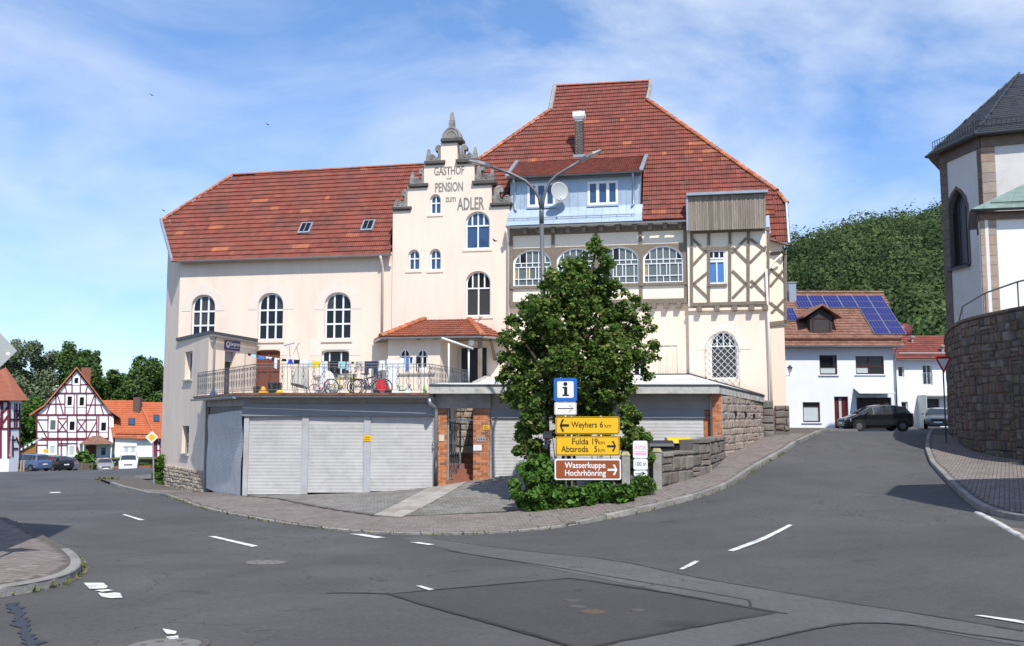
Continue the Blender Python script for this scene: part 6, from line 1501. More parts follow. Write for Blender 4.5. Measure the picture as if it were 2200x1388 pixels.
for g in [(75, 122, 422, 'black', 'brief', 'small black garment at the left end of the washing line', 'underwear'), (128, 200, 442, 'aqua', 'shirt', 'pale aqua child top second from the left on the line', 'shirt'),
          (218, 320, 462, 'blue', 'shirt', 'blue and white top hung before the brown door', 'shirt'), (328, 372, 455, 'white', 'brief', 'white underwear left of its twin before the brown door', 'underwear'), (376, 414, 462, 'white', 'brief', 'white underwear right of its twin before the brown door', 'underwear'),
          (416, 448, 486, 'navy', 'towel', 'narrow navy cloth left of the long white sock', 'cloth'), (450, 488, 592, 'white', 'towel', 'long white stocking hanging before the brown door', 'stocking'), (494, 522, 472, 'white', 'brief', 'small white sock right of the long stocking', 'sock'),
          (545, 620, 497, 'black', 'shirt', 'dark small shirt just right of the brown door', 'shirt'), (632, 712, 536, 'royal', 'shirt', 'bright royal blue shirt on the line', 'shirt'), (720, 800, 532, 'black', 'towel', 'black cloth above the beige covered grill', 'cloth'),
          (806, 912, 577, 'white', 'towel', 'white towel left of the pale blue cloth', 'towel'), (916, 968, 577, 'pale', 'towel', 'pale blue cloth left of the yellow towel', 'cloth'), (972, 1082, 574, 'yellow', 'towel', 'bright yellow towel in the middle of the line', 'towel'),
          (1088, 1190, 700, 'white', 'towel', 'black and white speckled long cloth', 'cloth'), (1212, 1338, 722, 'black', 'trousers', 'long black trousers on the line', 'trousers'), (1342, 1438, 592, 'aqua', 'towel', 'aqua towel right of the black trousers', 'towel'),
          (1448, 1508, 612, 'pale', 'shirt', 'grey speckled top right of the aqua towel', 'shirt'), (1516, 1558, 540, 'black', 'brief', 'small black garment between two speckled cloths', 'underwear'), (1562, 1690, 642, 'ecru', 'shirt', 'beige speckled blouse left of the dark jeans', 'blouse'),
          (1704, 1888, 697, 'denim', 'trousers', 'dark denim jeans above the bicycles', 'jeans'), (1896, 2004, 622, 'white', 'shirt', 'white shirt right of the dark jeans', 'shirt'), (2012, 2168, 812, 'white', 'towel', 'large white sheet hanging to the floor before the porch', 'sheet'),
          (2180, 2262, 600, 'white', 'shirt', 'white top before the left porch window', 'shirt'), (2272, 2320, 640, 'blue', 'towel', 'blue printed cloth before the left porch window', 'cloth'), (2330, 2372, 520, 'navy', 'brief', 'navy garment between the porch windows', 'underwear'), (2380, 2412, 540, 'pale', 'towel', 'pale blue cloth between the porch windows', 'cloth'), (2420, 2460, 640, 'black', 'trousers', 'black leggings beside the right porch window', 'leggings')]:
    x0, x1, yb, col, kind, lab, cat = g
    garment(Z8(x0), Z8(x1), 700 + yb / 6.47, col, kind, lab, cat, (.02, .02, .02) if 'speckled' in lab else None)
# ---- bicycles
def bike(loc, ang, col, label, sc=1.0):
    r_ = root('bicycle', loc, label, 'bicycle', 'bicycles on the terrace'); M_ = Matrix.Translation(Vector(loc)) @ Matrix.Rotation(ang, 4, 'Z') @ Matrix.Rotation(R(7), 4, 'X') @ Matrix.Scale(sc, 4)
    T = lambda *p: M_ @ Vector(p); fm = mat('bike_paint_%s' % label[:9].replace(' ', '_'), col, .3, .05); rw = .33
    for x, nm in ((0, 'rear_wheel'), (1.05, 'front_wheel')):
        mb = MB(); mb.tube([T(x + rw * math.cos(a * math.pi / 12), 0, rw + rw * math.sin(a * math.pi / 12)) for a in range(25)], .025 * sc, 5, caps=False); wh = mb.build(nm, RUBBER, r_)
        mb = MB()
        for a in range(8): mb.tube([T(x, 0, rw), T(x + rw * math.cos(a * math.pi / 4), 0, rw + rw * math.sin(a * math.pi / 4))], .003, 3, caps=False)
        mb.lathe(T(x, -.04, rw), [(.03, 0), (.03, .08)], 8, axis=(M_.to_3x3() @ Vector((0, 1, 0)))); mb.build('spokes', STEEL, wh, kind='stuff')
    mb = MB(); bb, st, hd = (.42, 0, .30), (.30, 0, .72), (.92, 0, .78)
    for p, q in ((bb, st), (bb, hd), ((.31, 0, .68), (.90, 0, .84)), (bb, (0, 0, rw)), ((.31, 0, .66), (0, 0, rw)), (hd, (1.05, 0, rw)), ((.92, 0, .78), (.89, 0, .92))): mb.tube([T(*p), T(*q)], .018, 6)
    mb.build('frame', fm, r_, kind='stuff')
    mb = MB(); mb.tube([T(.84, -.28, .98), T(.9, -.12, .96), T(.89, 0, .94), T(.9, .12, .96), T(.84, .28, .98)], .014, 5); mb.build('handlebar', BLACK, r_)
    mb = MB(); mb.tube([T(.30, 0, .72), T(.285, 0, .86)], .013, 5); mb.build('seat_post', STEEL, r_)
    mb = MB(); mb.hexa([T(.14, -.07, .86), T(.42, -.02, .87), T(.42, .02, .87), T(.14, .07, .86), T(.15, -.06, .91), T(.41, -.02, .9), T(.41, .02, .9), T(.15, .06, .91)]); mb.build('saddle', BLACK, r_)
    mb = MB(); mb.lathe(T(.42, .03, .30), [(.09, 0), (.09, .008)], 14, axis=(M_.to_3x3() @ Vector((0, 1, 0)))); mb.tube([T(.42, -.1, .30), T(.42, .1, .30), T(.55, .1, .22)], .01, 4); mb.build('crank', STEEL, r_, kind='stuff')
bx = lambda px, Y: P(px, 850, Y).x
bike((bx(712, 33.1), 33.1, TZ), R(-8), (.55, .50, .03), 'yellow and black bicycle leaning behind the railing', .82)
bike((bx(766, 33.0), 33.0, TZ), R(30), (.03, .03, .12), 'dark blue bicycle beside the red ride-on toy', .82)
bike((bx(772, 33.7), 33.7, TZ), R(14), (.02, .02, .02), 'black bicycle behind the dark blue one', .85)
bike((bx(675, 33.2), 33.2, TZ), R(5), (.62, .30, .38), 'small pink child bicycle beside the covered grill', .55)
# covered grill
cg = root('covered_grill', (bx(645, 33.3), 33.3, TZ), 'beige tarpaulin draped over a tall grill on the terrace', 'covered grill')
mb = MB(); n = 20
for j, (z, rr) in enumerate(((.30, .40), (.5, .38), (.7, .33), (.9, .28), (1.04, .22), (1.10, .08))):
    for k in range(n): a = 2 * math.pi * k / n; q = rr * (1 + .10 * math.sin(5 * a + j) * (1 - z / 2)); mb.v.append((bx(645, 33.3) + q * math.cos(a) * (.8) + .14 * (z - .6), 33.3 + q * .6 * math.sin(a), TZ + z + .10 * math.cos(a + 2.4) * (z < .4)))
for j in range(5):
    for k in range(n): k2 = (k + 1) % n; mb.f.append((j * n + k, j * n + k2, (j + 1) * n + k2, (j + 1) * n + k)); mb.t.append(.5)
mb.f.append(tuple(5 * n + k for k in range(n))); mb.t.append(.5); mb.build('tarpaulin', mat('tarp_beige', (.50, .47, .41), .8, .12, 4, .3, 8), cg, smooth=True)
for dx in (-.2, .2):
    for dy in (-.14, .14): mb = MB(); mb.tube([(bx(645, 33.3) + dx, 33.3 + dy, TZ), (bx(645, 33.3) + dx * .8, 33.3 + dy * .8, TZ + .5)], .018, 5); mb.build('leg', STEEL, cg)
cg2 = root('tarpaulin', (bx(700, 33.6), 33.6, TZ), 'crumpled white tarpaulin heap behind the railing', 'tarpaulin')
mb = MB(); n = 14
for j, (z, rr) in enumerate(((0, .42), (.25, .40), (.5, .30), (.72, .20), (.85, .05))):
    for k in range(n): a = 2 * math.pi * k / n; q = rr * (1 + .16 * math.sin(4 * a + j * 1.3)); mb.v.append((bx(700, 33.6) + q * math.cos(a) + .1 * z, 33.6 + q * .7 * math.sin(a), TZ + z))
for j in range(4):
    for k in range(n): k2 = (k + 1) % n; mb.f.append((j * n + k, j * n + k2, (j + 1) * n + k2, (j + 1) * n + k)); mb.t.append(.5)
mb.f.append(tuple(4 * n + k for k in range(n))); mb.t.append(.5); mb.build('sheet', mat('tarp_white', (.68, .67, .63), .8, .1, 4, .3, 8), cg2, smooth=True)
# poles with cross bars (folded dryers)
for (xb, xt, yt, w_, lab) in ((630, 621, 741, 22, 'tall T-shaped clothes prop leaning left behind the covered grill'), (662, 637, 745, 0, 'slanted clothes prop with wire rack leaning over the grill')):
    a, b = P(xb, 853, 35.6), P(xt, yt, 35.6); a.z = TZ; r_ = root('clothes_prop', tuple(a), lab, 'clothes prop'); mb = MB(); mb.tube([a, b], .014, 5); mb.build('pole', STEEL, r_)
    mb = MB()
    if w_: mb.tube([b + Vector((-.2, 0, -.03)), b + Vector((.22, 0, .08))], .022, 5); mb.tube([b + Vector((-.12, 0, -.05)), b + Vector((0, 0, -.2)), b + Vector((.14, 0, 0))], .006, 4)
    else:
        for k in range(4): mb.tube([b + Vector((-.12 + .03 * k, 0, -.3 + .09 * k)), b + Vector((.06 + .03 * k, 0, .12 + .02 * k))], .006, 4)
    mb.build('cross_bar', STEEL, r_, kind='stuff')
# red ride-on toy, green scooter toy, toys
TOYR = mat('toy_red', (.52, .012, .02), .35, .05); TOYG = mat('toy_green', (.10, .28, .20), .4, .05); TOYY = mat('toy_yellow', (.70, .36, .02), .4, .1)
rx = bx(822, 32.8); ry = 32.8
rt_ = root('ride_on_toy', (rx, ry, TZ), 'red plastic ride-on toy car standing behind the railing', 'toy car')
def bevbox(mb, c, sx, sy, sz, k=.7): x, y, z = c; mb.hexa([(x - sx, y - sy, z), (x + sx, y - sy, z), (x + sx, y + sy, z), (x - sx, y + sy, z), (x - sx * k, y - sy * k, z + sz), (x + sx * k, y - sy * k, z + sz), (x + sx * k, y + sy * k, z + sz), (x - sx * k, y + sy * k, z + sz)])
mb = MB(); bevbox(mb, (rx, ry, TZ + .08), .25, .2, .2, .85); rb_ = mb.build('body', TOYR, rt_)
mb = MB(); bevbox(mb, (rx - .06, ry, TZ + .28), .17, .15, .24, .7); mb.build('seat', TOYR, rt_)
mb = MB(); mb.tube([(rx + .2, ry, TZ + .26), (rx + .14, ry, TZ + .45)], .02, 6); mb.lathe((rx + .14, ry, TZ + .45), [(.1, 0), (.1, .02)], 12); mb.build('steering_wheel', BLACK, rt_, kind='stuff')
for dx in (-.2, .2):
    for dy in (-.2, .2): mb = MB(); mb.lathe((rx + dx, ry + dy - .03, TZ + .1), [(.1, 0), (.1, .06)], 12, axis=(0, 1, 0)); mb.build('wheel', BLACK, rt_)
gx_ = bx(865, 32.5); gt_ = root('toy_scooter', (gx_, 32.5, TZ), 'green child trike on the tiled terrace edge', 'toy')
mb = MB(); mb.tube([(gx_ - .2, 32.5, TZ + .12), (gx_ + .22, 32.5, TZ + .14), (gx_ + .26, 32.5, TZ + .3)], .03, 6); bevbox(mb, (gx_ + .2, 32.5, TZ + .1), .14, .06, .1); mb.build('frame', TOYG, gt_, kind='stuff')
mb = MB(); bevbox(mb, (gx_ - .12, 32.5, TZ + .26), .12, .07, .03); mb.tube([(gx_ - .12, 32.5, TZ + .26), (gx_ - .1, 32.5, TZ + .12)], .02, 5); mb.build('seat', TOYG, gt_, kind='stuff')
for dx in (-.24, .2): mb = MB(); mb.lathe((gx_ + dx, 32.44, TZ + .1), [(.1, 0), (.1, .04), (.06, .045)], 14, axis=(0, 1, 0)); mb.build('wheel', SIGN_W, gt_)
mb = MB(); mb.tube([(gx_ + .26, 32.35, TZ + .32), (gx_ + .26, 32.65, TZ + .32)], .012, 5); mb.build('handlebar', BLACK, gt_)
def toy(px, Y, m, label, sx=.15, sz=.17):
    x = bx(px, Y); r_ = root('toy', (x, Y, TZ), label, 'toy'); mb = MB(); bevbox(mb, (x, Y, TZ), sx, .14, sz * .6, .9); mb.build('base', m, r_); mb = MB(); mb.lathe((x - .02, Y, TZ + sz * .6), [(sx * .7, 0), (sx * .75, sz * .3), (sx * .5, sz * .75), (.03, sz)], 10); mb.build('top', m, r_, smooth=True)
toy(566, 32.8, TOYY, 'round orange and yellow toy before the brown door'); toy(602, 32.8, mat('toy_sun', (.75, .5, .02), .4), 'flat yellow toy right of the brown door', .16, .1)
toy(913, 32.4, mat('toy_lime', (.25, .65, .08), .4), 'bright lime green toy at the right end of the railing', .06, .2)
toy(459, 37.2, mat('toy_blue', (.12, .25, .5), .4), 'light blue toy at the left end of the railing', .12, .22)
# planter and crate boxes by the door
for (px, Y, lab, m, h, wd) in ((590, 34.2, 'black box standing against the brown door', BLACK, .45, .42), (552, 34.0, 'black crate left of the orange toy', BLACK, .3, .2)):
    x = bx(px, Y); r_ = root('box', (x, Y, TZ), lab, 'box'); mb = MB(); mb.box(x - wd / 2, x + wd / 2, Y - .15, Y + .15, TZ, TZ + h * .9); mb.build('body', m, r_); mb = MB(); mb.box(x - wd / 2 - .02, x + wd / 2 + .02, Y - .17, Y + .17, TZ + h * .9 + .002, TZ + h); mb.build('lid', DARKM, r_)
# black garden table
tx, ty = bx(733, 34.4), 34.4; tb = root('garden_table', (tx, ty, TZ), 'dark garden table behind the yellow bicycle', 'table')
mb = MB(); mb.box(tx - .5, tx + .5, ty - .35, ty + .35, TZ + .74, TZ + .78); mb.build('table_top', CONC_G, tb)
for dx in (-.4, .4):
    for dy in (-.28, .28): mb = MB(); mb.tube([(tx + dx, ty + dy, TZ), (tx + dx, ty + dy, TZ + .74)], .025, 6); mb.build('leg', BLACK, tb)
# ================================================================ CORNER: LOW WALL, POSTS, BINS, SIGNS, LAMP, TREE
def XY(px, Y): p = P(px, 885, Y); return (p.x, Y)
lw = root('low_stone_wall', (*XY(1450, 27), zg(*XY(1450, 27))), 'low weathered sandstone wall beside the sloping pavement', 'wall')
Q0, Q1, Q2, Q3 = XY(1419, 26.0), XY(1484, 27.6), XY(1521, 28.5), (FC0.x + .03, FC0.y - .02)
for (a, b, zt) in ((Q0, Q1, -1.13), (Q1, Q2, -.82), (Q2, Q3, -.82)):
    f = fr2(a, b); L_ = (Vector(b) - Vector(a)).length; zbw = lambda s, f=f: zg(f.w(s, 0, 0).x, f.w(s, 0, 0).y) - EZ + .02
    part_box('wall_core', MORTAR_D, lw, f, 0, L_, -.38, -.0, -3, zt - .03); courses(lw, f, 0, L_, -.05, .05, -2.9, zt - .1, .34, .42, STONE_D, gap=.03, jit=.02, zbot=zbw)
    k = max(1, int(L_ / .6))
    for i in range(k): stonebox(lw, Fr((f.w(L_ * i / k, 0, 0).x, f.w(L_ * i / k, 0, 0).y), f.d), .01, L_ / k - .01, -.42, .08, zt - .1, zt, STONE_D, .02, 'cap_stone')
for (px0, px1, yt, Y, lab) in ((1335, 1352, 972, 24.7, 'grey concrete post right of the brown sign'), (1402, 1420, 965, 25.75, 'grey concrete post with yellow lichen cap at the wall end')):
    a, b = XY(px0, Y)[0], XY(px1, Y)[0]; zt = P(px0, yt, Y).z; zb = zg(a, Y) - .1; r_ = root('concrete_post', ((a + b) / 2, Y, zb + .1), lab, 'post'); h = (b - a) / 2; c_ = (a + b) / 2
    mb = MB(); mb.box(a, b, Y, Y + 2 * h, zb, zt - .08); mb.build('shaft', CONC_G, r_); mb = MB(); mb.hexa([(a - .02, Y - .02, zt - .08), (b + .02, Y - .02, zt - .08), (b + .02, Y + 2 * h + .02, zt - .08), (a - .02, Y + 2 * h + .02, zt - .08), (a + .03, Y + .03, zt + .02), (b - .03, Y + .03, zt + .02), (b - .03, Y + 2 * h - .03, zt + .02), (a + .03, Y + 2 * h - .03, zt + .02)]); mb.build('cap', mat('lichen_cap', (.35, .31, .17), .9, .3, 8, .5, 30), r_)
fe = root('iron_fence', (3.4, 25.5, zg(3.4, 25.5)), 'dark iron fence bars between the two concrete posts', 'fence')
for i in range(9):
    f = i / 8; x = 3.05 + .8 * f; y = 25.0 + .9 * f; mb = MB(); mb.tube([(x, y, zg(x, y) + .1), (x, y, zg(x, y) + 1.1)], .012, 5); mb.build('bar', DARKM, fe)
for h in (.2, 1.0): mb = MB(); mb.tube([(3.0, 24.95, zg(3, 25) + h), (3.9, 25.95, zg(3.9, 26) + h)], .016, 5); mb.build('rail', DARKM, fe)
def bin_(px, Y, m, lab, ml):
    x = XY(px, Y)[0]; z = zg(x, Y) + .05; r_ = root('wheelie_bin', (x, Y, z), lab, 'bin'); w0, w1 = .25, .33
    mb = MB(); mb.hexa([(x - w0, Y - w0, z + .05), (x + w0, Y - w0, z + .05), (x + w0, Y + w0, z + .05), (x - w0, Y + w0, z + .05), (x - w1, Y - w1, z + 1), (x + w1, Y - w1, z + 1), (x + w1, Y + w1, z + 1), (x - w1, Y + w1, z + 1)]); mb.build('body', BLACK, r_)
    mb = MB(); n = 8
    for sx in (-.36, .36):
        for k in range(n + 1): a = math.pi * k / n; mb.v.append((x + sx, Y - .38 * math.cos(a), z + 1.0 + .17 * math.sin(a) ** .7))
    for k in range(n): mb.f.append((k, k + 1, n + 2 + k, n + 1 + k)); mb.t.append(.5)
    mb.f += [tuple(range(n + 1)), tuple(range(n + 1, 2 * n + 2))]; mb.t += [.5, .5]; mb.build('lid', ml, r_)
    for sx in (-.24, .24): mb = MB(); mb.lathe((x + sx - .03, Y + .26, z + .1), [(.1, 0), (.1, .06)], 12, axis=(1, 0, 0)); mb.build('wheel', RUBBER, r_)
    mb = MB(); mb.tube([(x - .26, Y + .4, z + .98), (x + .26, Y + .4, z + .98)], .02, 6); mb.build('handle', BLACK, r_)
bin_(1417, 28.3, BLACK, 'wheelie bin with black lid behind the low stone wall', mat('bin_lid_black', (.03, .032, .04), .4)); bin_(1455, 28.8, BLACK, 'wheelie bin with bright yellow lid behind the low stone wall', mat('bin_lid_yellow', (.72, .50, .01), .4))
# ---- road signs
def rrect(s0, s1, z0, z1, r, n=4):
    o = []
    for (cx, cz, a0) in ((s1 - r, z0 + r, -90), (s1 - r, z1 - r, 0), (s0 + r, z1 - r, 90), (s0 + r, z0 + r, 180)):
        for k in range(n + 1): a = R(a0 + 90 * k / n); o.append((cx + r * math.cos(a), cz + r * math.sin(a)))
    return o
FI = Fr((0, 24.5), (1, 0))
def arrow(fr, s, z, w_, h, t, m, parent, left=False):
    k = -1 if left else 1; th = h * .2; mb = MB()
    pl = [(-.5, -th / h / 2), (.28, -th / h / 2), (.02, -.5), (.24, -.5), (.5, 0), (.24, .5), (.02, .5), (.28, th / h / 2), (-.5, th / h / 2)]
    mb.prism(fr, [(s + k * x * w_, z + y * h) for x, y in pl], t - .001, t + .002); return mb.build('arrow', m, parent)
def roadsign(name, px, label, fill, border, inner, postx, t=0.0, fr=FI, rim=(.012, .03), kind='sign', zfoot=True):
    x0, x1, yt, yb = px; s0, s1, z0, z1 = fbx(fr, x0, x1, yt, yb, t); p = fr.w((s0 + s1) / 2, t - .06, 0); r_ = root(name, (p.x, p.y, zg(p.x, p.y)), label, kind)
    mb = MB(); mb.prism(fr, rrect(s0, s1, z0, z1, .05), t - .02, t, back=True); mb.build('panel', border, r_)
    if inner: mb = MB(); mb.prism(fr, rrect(s0 + rim[0], s1 - rim[0], z0 + rim[0], z1 - rim[0], .045), t - .001, t + .002); mb.build('border', inner, r_)
    k = rim[1] if inner else rim[0]
    mb = MB(); mb.prism(fr, rrect(s0 + k, s1 - k, z0 + k, z1 - k, .035), t + .001, t + .004); mb.build('face', fill, r_)
    return r_, s0, s1, z0, z1
r_, s0, s1, z0, z1 = roadsign('direction_sign', (1193, 1331, 895, 933), 'yellow direction sign to Weyhers with left arrow', SIGN_Y, SIGN_Y, SIGN_K, 0)
W_, H_ = s1 - s0, z1 - z0; zf = lambda f: z0 + H_ * f
arrow(FI, s0 + W_ * .14, zf(.5), W_ * .145, H_ * .7, .006, SIGN_K, r_, True)
text('Weyhers', FI, s0 + W_ * .45, zf(.38), .007, .155, SIGN_K, r_, width=W_ * .40, bold=.012); text('6', FI, s0 + W_ * .715, zf(.38), .007, .155, SIGN_K, r_, width=W_ * .05, bold=.012); text('km', FI, s0 + W_ * .815, zf(.38), .007, .105, SIGN_K, r_, width=W_ * .10)
def post2(parent, xs, ztop, t=-.05, fr=FI):
    for x in xs:
        p = fr.w(fr.s(x), t, 0); mb = MB(); mb.tube([(p.x, p.y, zg(p.x, p.y)), (p.x, p.y, EZ + ztop)], .035, 8); mb.build('post', STEEL, parent, smooth=True)
post2(r_, (1228, 1291), zf(1) + .02)
r_, s0, s1, z0, z1 = roadsign('direction_sign', (1193, 1331, 937, 979), 'yellow direction sign to Fulda and Abtsroda with right arrow', SIGN_Y, SIGN_Y, SIGN_K, 0); H_ = z1 - z0
arrow(FI, s0 + W_ * .87, zf(.48), W_ * .14, H_ * .52, .006, SIGN_K, r_)
for (tx, n_, f) in (('Fulda', '19', .58), ('Abtsroda', '5', .19)):
    wd = .255 if n_ == '19' else .42
    text(tx, FI, s0 + W_ * (.51 - wd / 2), zf(f), .007, .155, SIGN_K, r_, width=W_ * wd, bold=.012); text(n_, FI, s0 + W_ * (.605 if n_ == '19' else .625), zf(f), .007, .155, SIGN_K, r_, width=W_ * (.085 if n_ == '19' else .045), bold=.012); text('km', FI, s0 + W_ * .715, zf(f), .007, .105, SIGN_K, r_, width=W_ * .10)
r_, s0, s1, z0, z1 = roadsign('tourist_sign', (1191, 1333, 986, 1031), 'brown tourist sign reading Wasserkuppe and Hochrhönring with white arrow', SIGN_BR, SIGN_W, None, 0, rim=(.036, .036)); W_, H_ = s1 - s0, z1 - z0
arrow(FI, s0 + W_ * .87, zf(.48), W_ * .145, H_ * .5, .006, SIGN_W, r_)
text('Wasserkuppe', FI, s0 + W_ * .46, zf(.57), .007, .15, SIGN_W, r_, width=W_ * .615, bold=.016); text('Hochrhönring', FI, s0 + W_ * .46, zf(.20), .007, .15, SIGN_W, r_, width=W_ * .615, bold=.016)
r_, s0, s1, z0, z1 = roadsign('information_sign', (1190, 1240, 812, 862), 'blue square information sign with black i in front of the tree', SIGN_W, SIGN_BL, None, 0, rim=(.09, .09)); c_ = (s0 + s1) / 2; W_, H_ = s1 - s0, z1 - z0
mb = MB(); mb.lathe(FI.w(c_, .004, zf(.74)), [(.055, 0), (.055, .004)], 16, axis=FI.n); mb.build('letter_dot', SIGN_K, r_)
mb = MB(); mb.prism(FI, [(c_ + x * W_, z0 + y * H_) for x, y in ((-.13, .22), (.15, .22), (.15, .29), (.08, .29), (.08, .62), (-.13, .62), (-.13, .55), (-.06, .55), (-.06, .29), (-.13, .29))], .003, .007); mb.build('letter_stem', SIGN_K, r_)
post2(r_, (1215,), zf(1), -.045)
r_, s0, s1, z0, z1 = roadsign('arrow_sign', (1191, 1239, 863.5, 892), 'small white plate with black right arrow below the information sign', SIGN_W, SIGN_W, SIGN_K, 0, rim=(.01, .022))
mb = MB(); zc = (z0 + z1) / 2; W_ = s1 - s0; mb.fbox(FI, s0 + W_ * .15, s0 + W_ * .8, .003, .007, zc - .012, zc + .012); a = s0 + W_ * .86; mb.prism(FI, [(a, zc), (a - .13, zc + .085), (a - .10, zc + .085), (a - .03, zc + .012), (a - .03, zc - .012), (a - .10, zc - .085), (a - .13, zc - .085)], .003, .0075); mb.build('arrow', SIGN_K, r_, kind='stuff')
# petrol station sign
FV = Fr((0, 24.95), (1, 0))
r_, s0, s1, z0, z1 = roadsign('station_sign', (1359, 1390, 947, 985), 'faded white and pink AVIA plate on a thin post', SIGN_W, SIGN_W, None, 0, fr=FV, rim=(.01, .01)); W_, H_ = s1 - s0, z1 - z0
text('AVIA', FV, (s0 + s1) / 2, z0 + H_ * .5, .007, .125, PINK, r_, width=W_ * .86, bold=.02); part_box('pink_bar', PINK, r_, FV, s0 + W_ * .08, s1 - W_ * .06, .004, .007, z0 + H_ * .2, z0 + H_ * .34); part_box('pink_line', PINK, r_, FV, s0 + W_ * .08, s1 - W_ * .06, .004, .007, z0 + H_ * .39, z0 + H_ * .42)
p = FV.w(s0 + .1, -.05, 0); mb = MB(); mb.tube([(p.x, p.y, zg(p.x, p.y)), (p.x, p.y, EZ + z1)], .025, 8); mb.build('post', STEEL, r_)
r_, s0, s1, z0, z1 = roadsign('distance_plate', (1359.5, 1390, 986, 1009.5), 'white plate reading 100 m below the petrol sign', SIGN_W, SIGN_W, None, 0, fr=FV, rim=(.01, .01)); text('100 m', FV, (s0 + s1) / 2, z0 + (z1 - z0) * .36, .007, .11, SIGN_K, r_, width=(s1 - s0) * .74)
r_, s0, s1, z0, z1 = roadsign('arrow_plate', (1360, 1389, 1011, 1023.5), 'lowest small white plate with a black arrow below 100 m', SIGN_W, SIGN_W, None, 0, fr=FV, rim=(.01, .01)); arrow(FV, (s0 + s1) / 2, (z0 + z1) / 2, .28, .07, .006, SIGN_K, r_)
# ---- street lamp with two heads
YP = 26.9; base = P(1179, 1090, YP); base.z = zg(base.x, base.y); lamp = root('street_lamp', tuple(base), 'grey street lamp with two curved arms and flat heads', 'street lamp')
LAMP = mat('lamp_grey_paint', (.145, .15, .155), .45, .08, 4, metal=.3)
j_ = P(1163.5, 450, YP); mb = MB(); mb.tube([base, P(1170, 760, YP), P(1163.5, 478, YP)], [.085, .075, .06], 12); mb.build('pole', LAMP, lamp, smooth=True)
mb = MB(); mb.lathe(P(1163.5, 480, YP), [(.07, 0), (.07, .35), (.05, .42)], 12); mb.build('collar', LAMP, lamp, smooth=True)
for pts, hd, sg in (([(1163, 452), (1158, 425), (1147, 407), (1128, 388), (1097, 373), (1051, 357)], [(995, 353), (1006, 344), (1050, 349), (1046, 361)], -1), ([(1165, 452), (1167, 431), (1172, 411), (1181, 391), (1195, 377), (1220, 362), (1250, 343)], [(1250, 341), (1279, 323), (1304, 333), (1271, 347)], 1)):
    mb = MB(); q = [P(x, y, YP) for x, y in pts]; mb.tube(q, [.045] * (len(q) - 1) + [.035], 8); mb.build('arm', LAMP, lamp, smooth=True)
    a = q[-1]; d = (q[-1] - q[-2]); d.y = 0; d.normalize(); d = (d + Vector((sg * .25, 0, 0))).normalized(); yv = Vector((0, 1, 0)); n_ = d.cross(yv) * (1 if sg < 0 else -1); n_ = Vector((0, 0, 1)) - d * d.z; n_.normalize()
    mb = MB(); A = a - d * .06; pr_ = [(0, .06), (.18, .15), (.40, .17), (.66, .15), (.70, .08)]
    lo = []; up = []
    for (l_, w2) in pr_: lo += [A + d * l_ + yv * w2 - n_ * .035, A + d * l_ - yv * w2 - n_ * .035]; up += [A + d * l_ + yv * w2 * .9 + n_ * (.05 if l_ < .6 else .0), A + d * l_ - yv * w2 * .9 + n_ * (.05 if l_ < .6 else .0)]
    for k in range(4):
        mb.face([lo[2 * k], lo[2 * k + 2], lo[2 * k + 3], lo[2 * k + 1]]); mb.face([up[2 * k], up[2 * k + 1], up[2 * k + 3], up[2 * k + 2]]); mb.face([lo[2 * k], up[2 * k], up[2 * k + 2], lo[2 * k + 2]]); mb.face([lo[2 * k + 1], lo[2 * k + 3], up[2 * k + 3], up[2 * k + 1]])
    mb.face([lo[0], lo[1], up[1], up[0]]); mb.face([lo[-2], up[-2], up[-1], lo[-1]]); ho = mb.build('lamp_head', LAMP, lamp)
    mb = MB(); e = -n_ * .039; mb.face([A + d * .34 + yv * .11 + e, A + d * .58 + yv * .11 + e, A + d * .58 - yv * .11 + e, A + d * .34 - yv * .11 + e]); mb.build('lamp_glass', mat('lamp_glass', (.45, .45, .42), .3), ho)
FH = Fr((0, YP - .12), (1, 0))
r_, s0, s1, z0, z1 = roadsign('hydrant_sign', (1166, 1187, 925, 943.5), 'small white hydrant sign with red border on the lamp pole', SIGN_W, SIGN_R, None, 0, fr=FH, rim=(.022, .022))
text('H 100', FH, (s0 + s1) / 2, z0 + (z1 - z0) * .7, .007, .04, SIGN_K, r_, width=.16); text('12,', FH, (s0 + s1) / 2, z0 + (z1 - z0) * .14, .007, .04, SIGN_K, r_, width=.07); part_box('bar', SIGN_K, r_, FH, s0 + .04, s1 - .04, .004, .007, z0 + .14, z0 + .15)
for (x0, x1, yt, yb, lab) in ((1174, 1184, 945, 953.5, 'upper blue and white sticker on the lamp pole'), (1166, 1176.5, 955.5, 964.5, 'lower pale sticker plate on the lamp pole')):
    q = plate('sticker', FH, fbx(FH, x0, x1, yt, yb, 0), -.005, SIGN_W, lab, 'sticker'); s0, s1, z0, z1 = fbx(FH, x0, x1, yt, yb, 0); part_box('print', mat('sticker_teal', (.25, .5, .55), .5), q, FH, s0 + .025, s1 - .025, .01, .013, z0 + .02, z1 - .03)
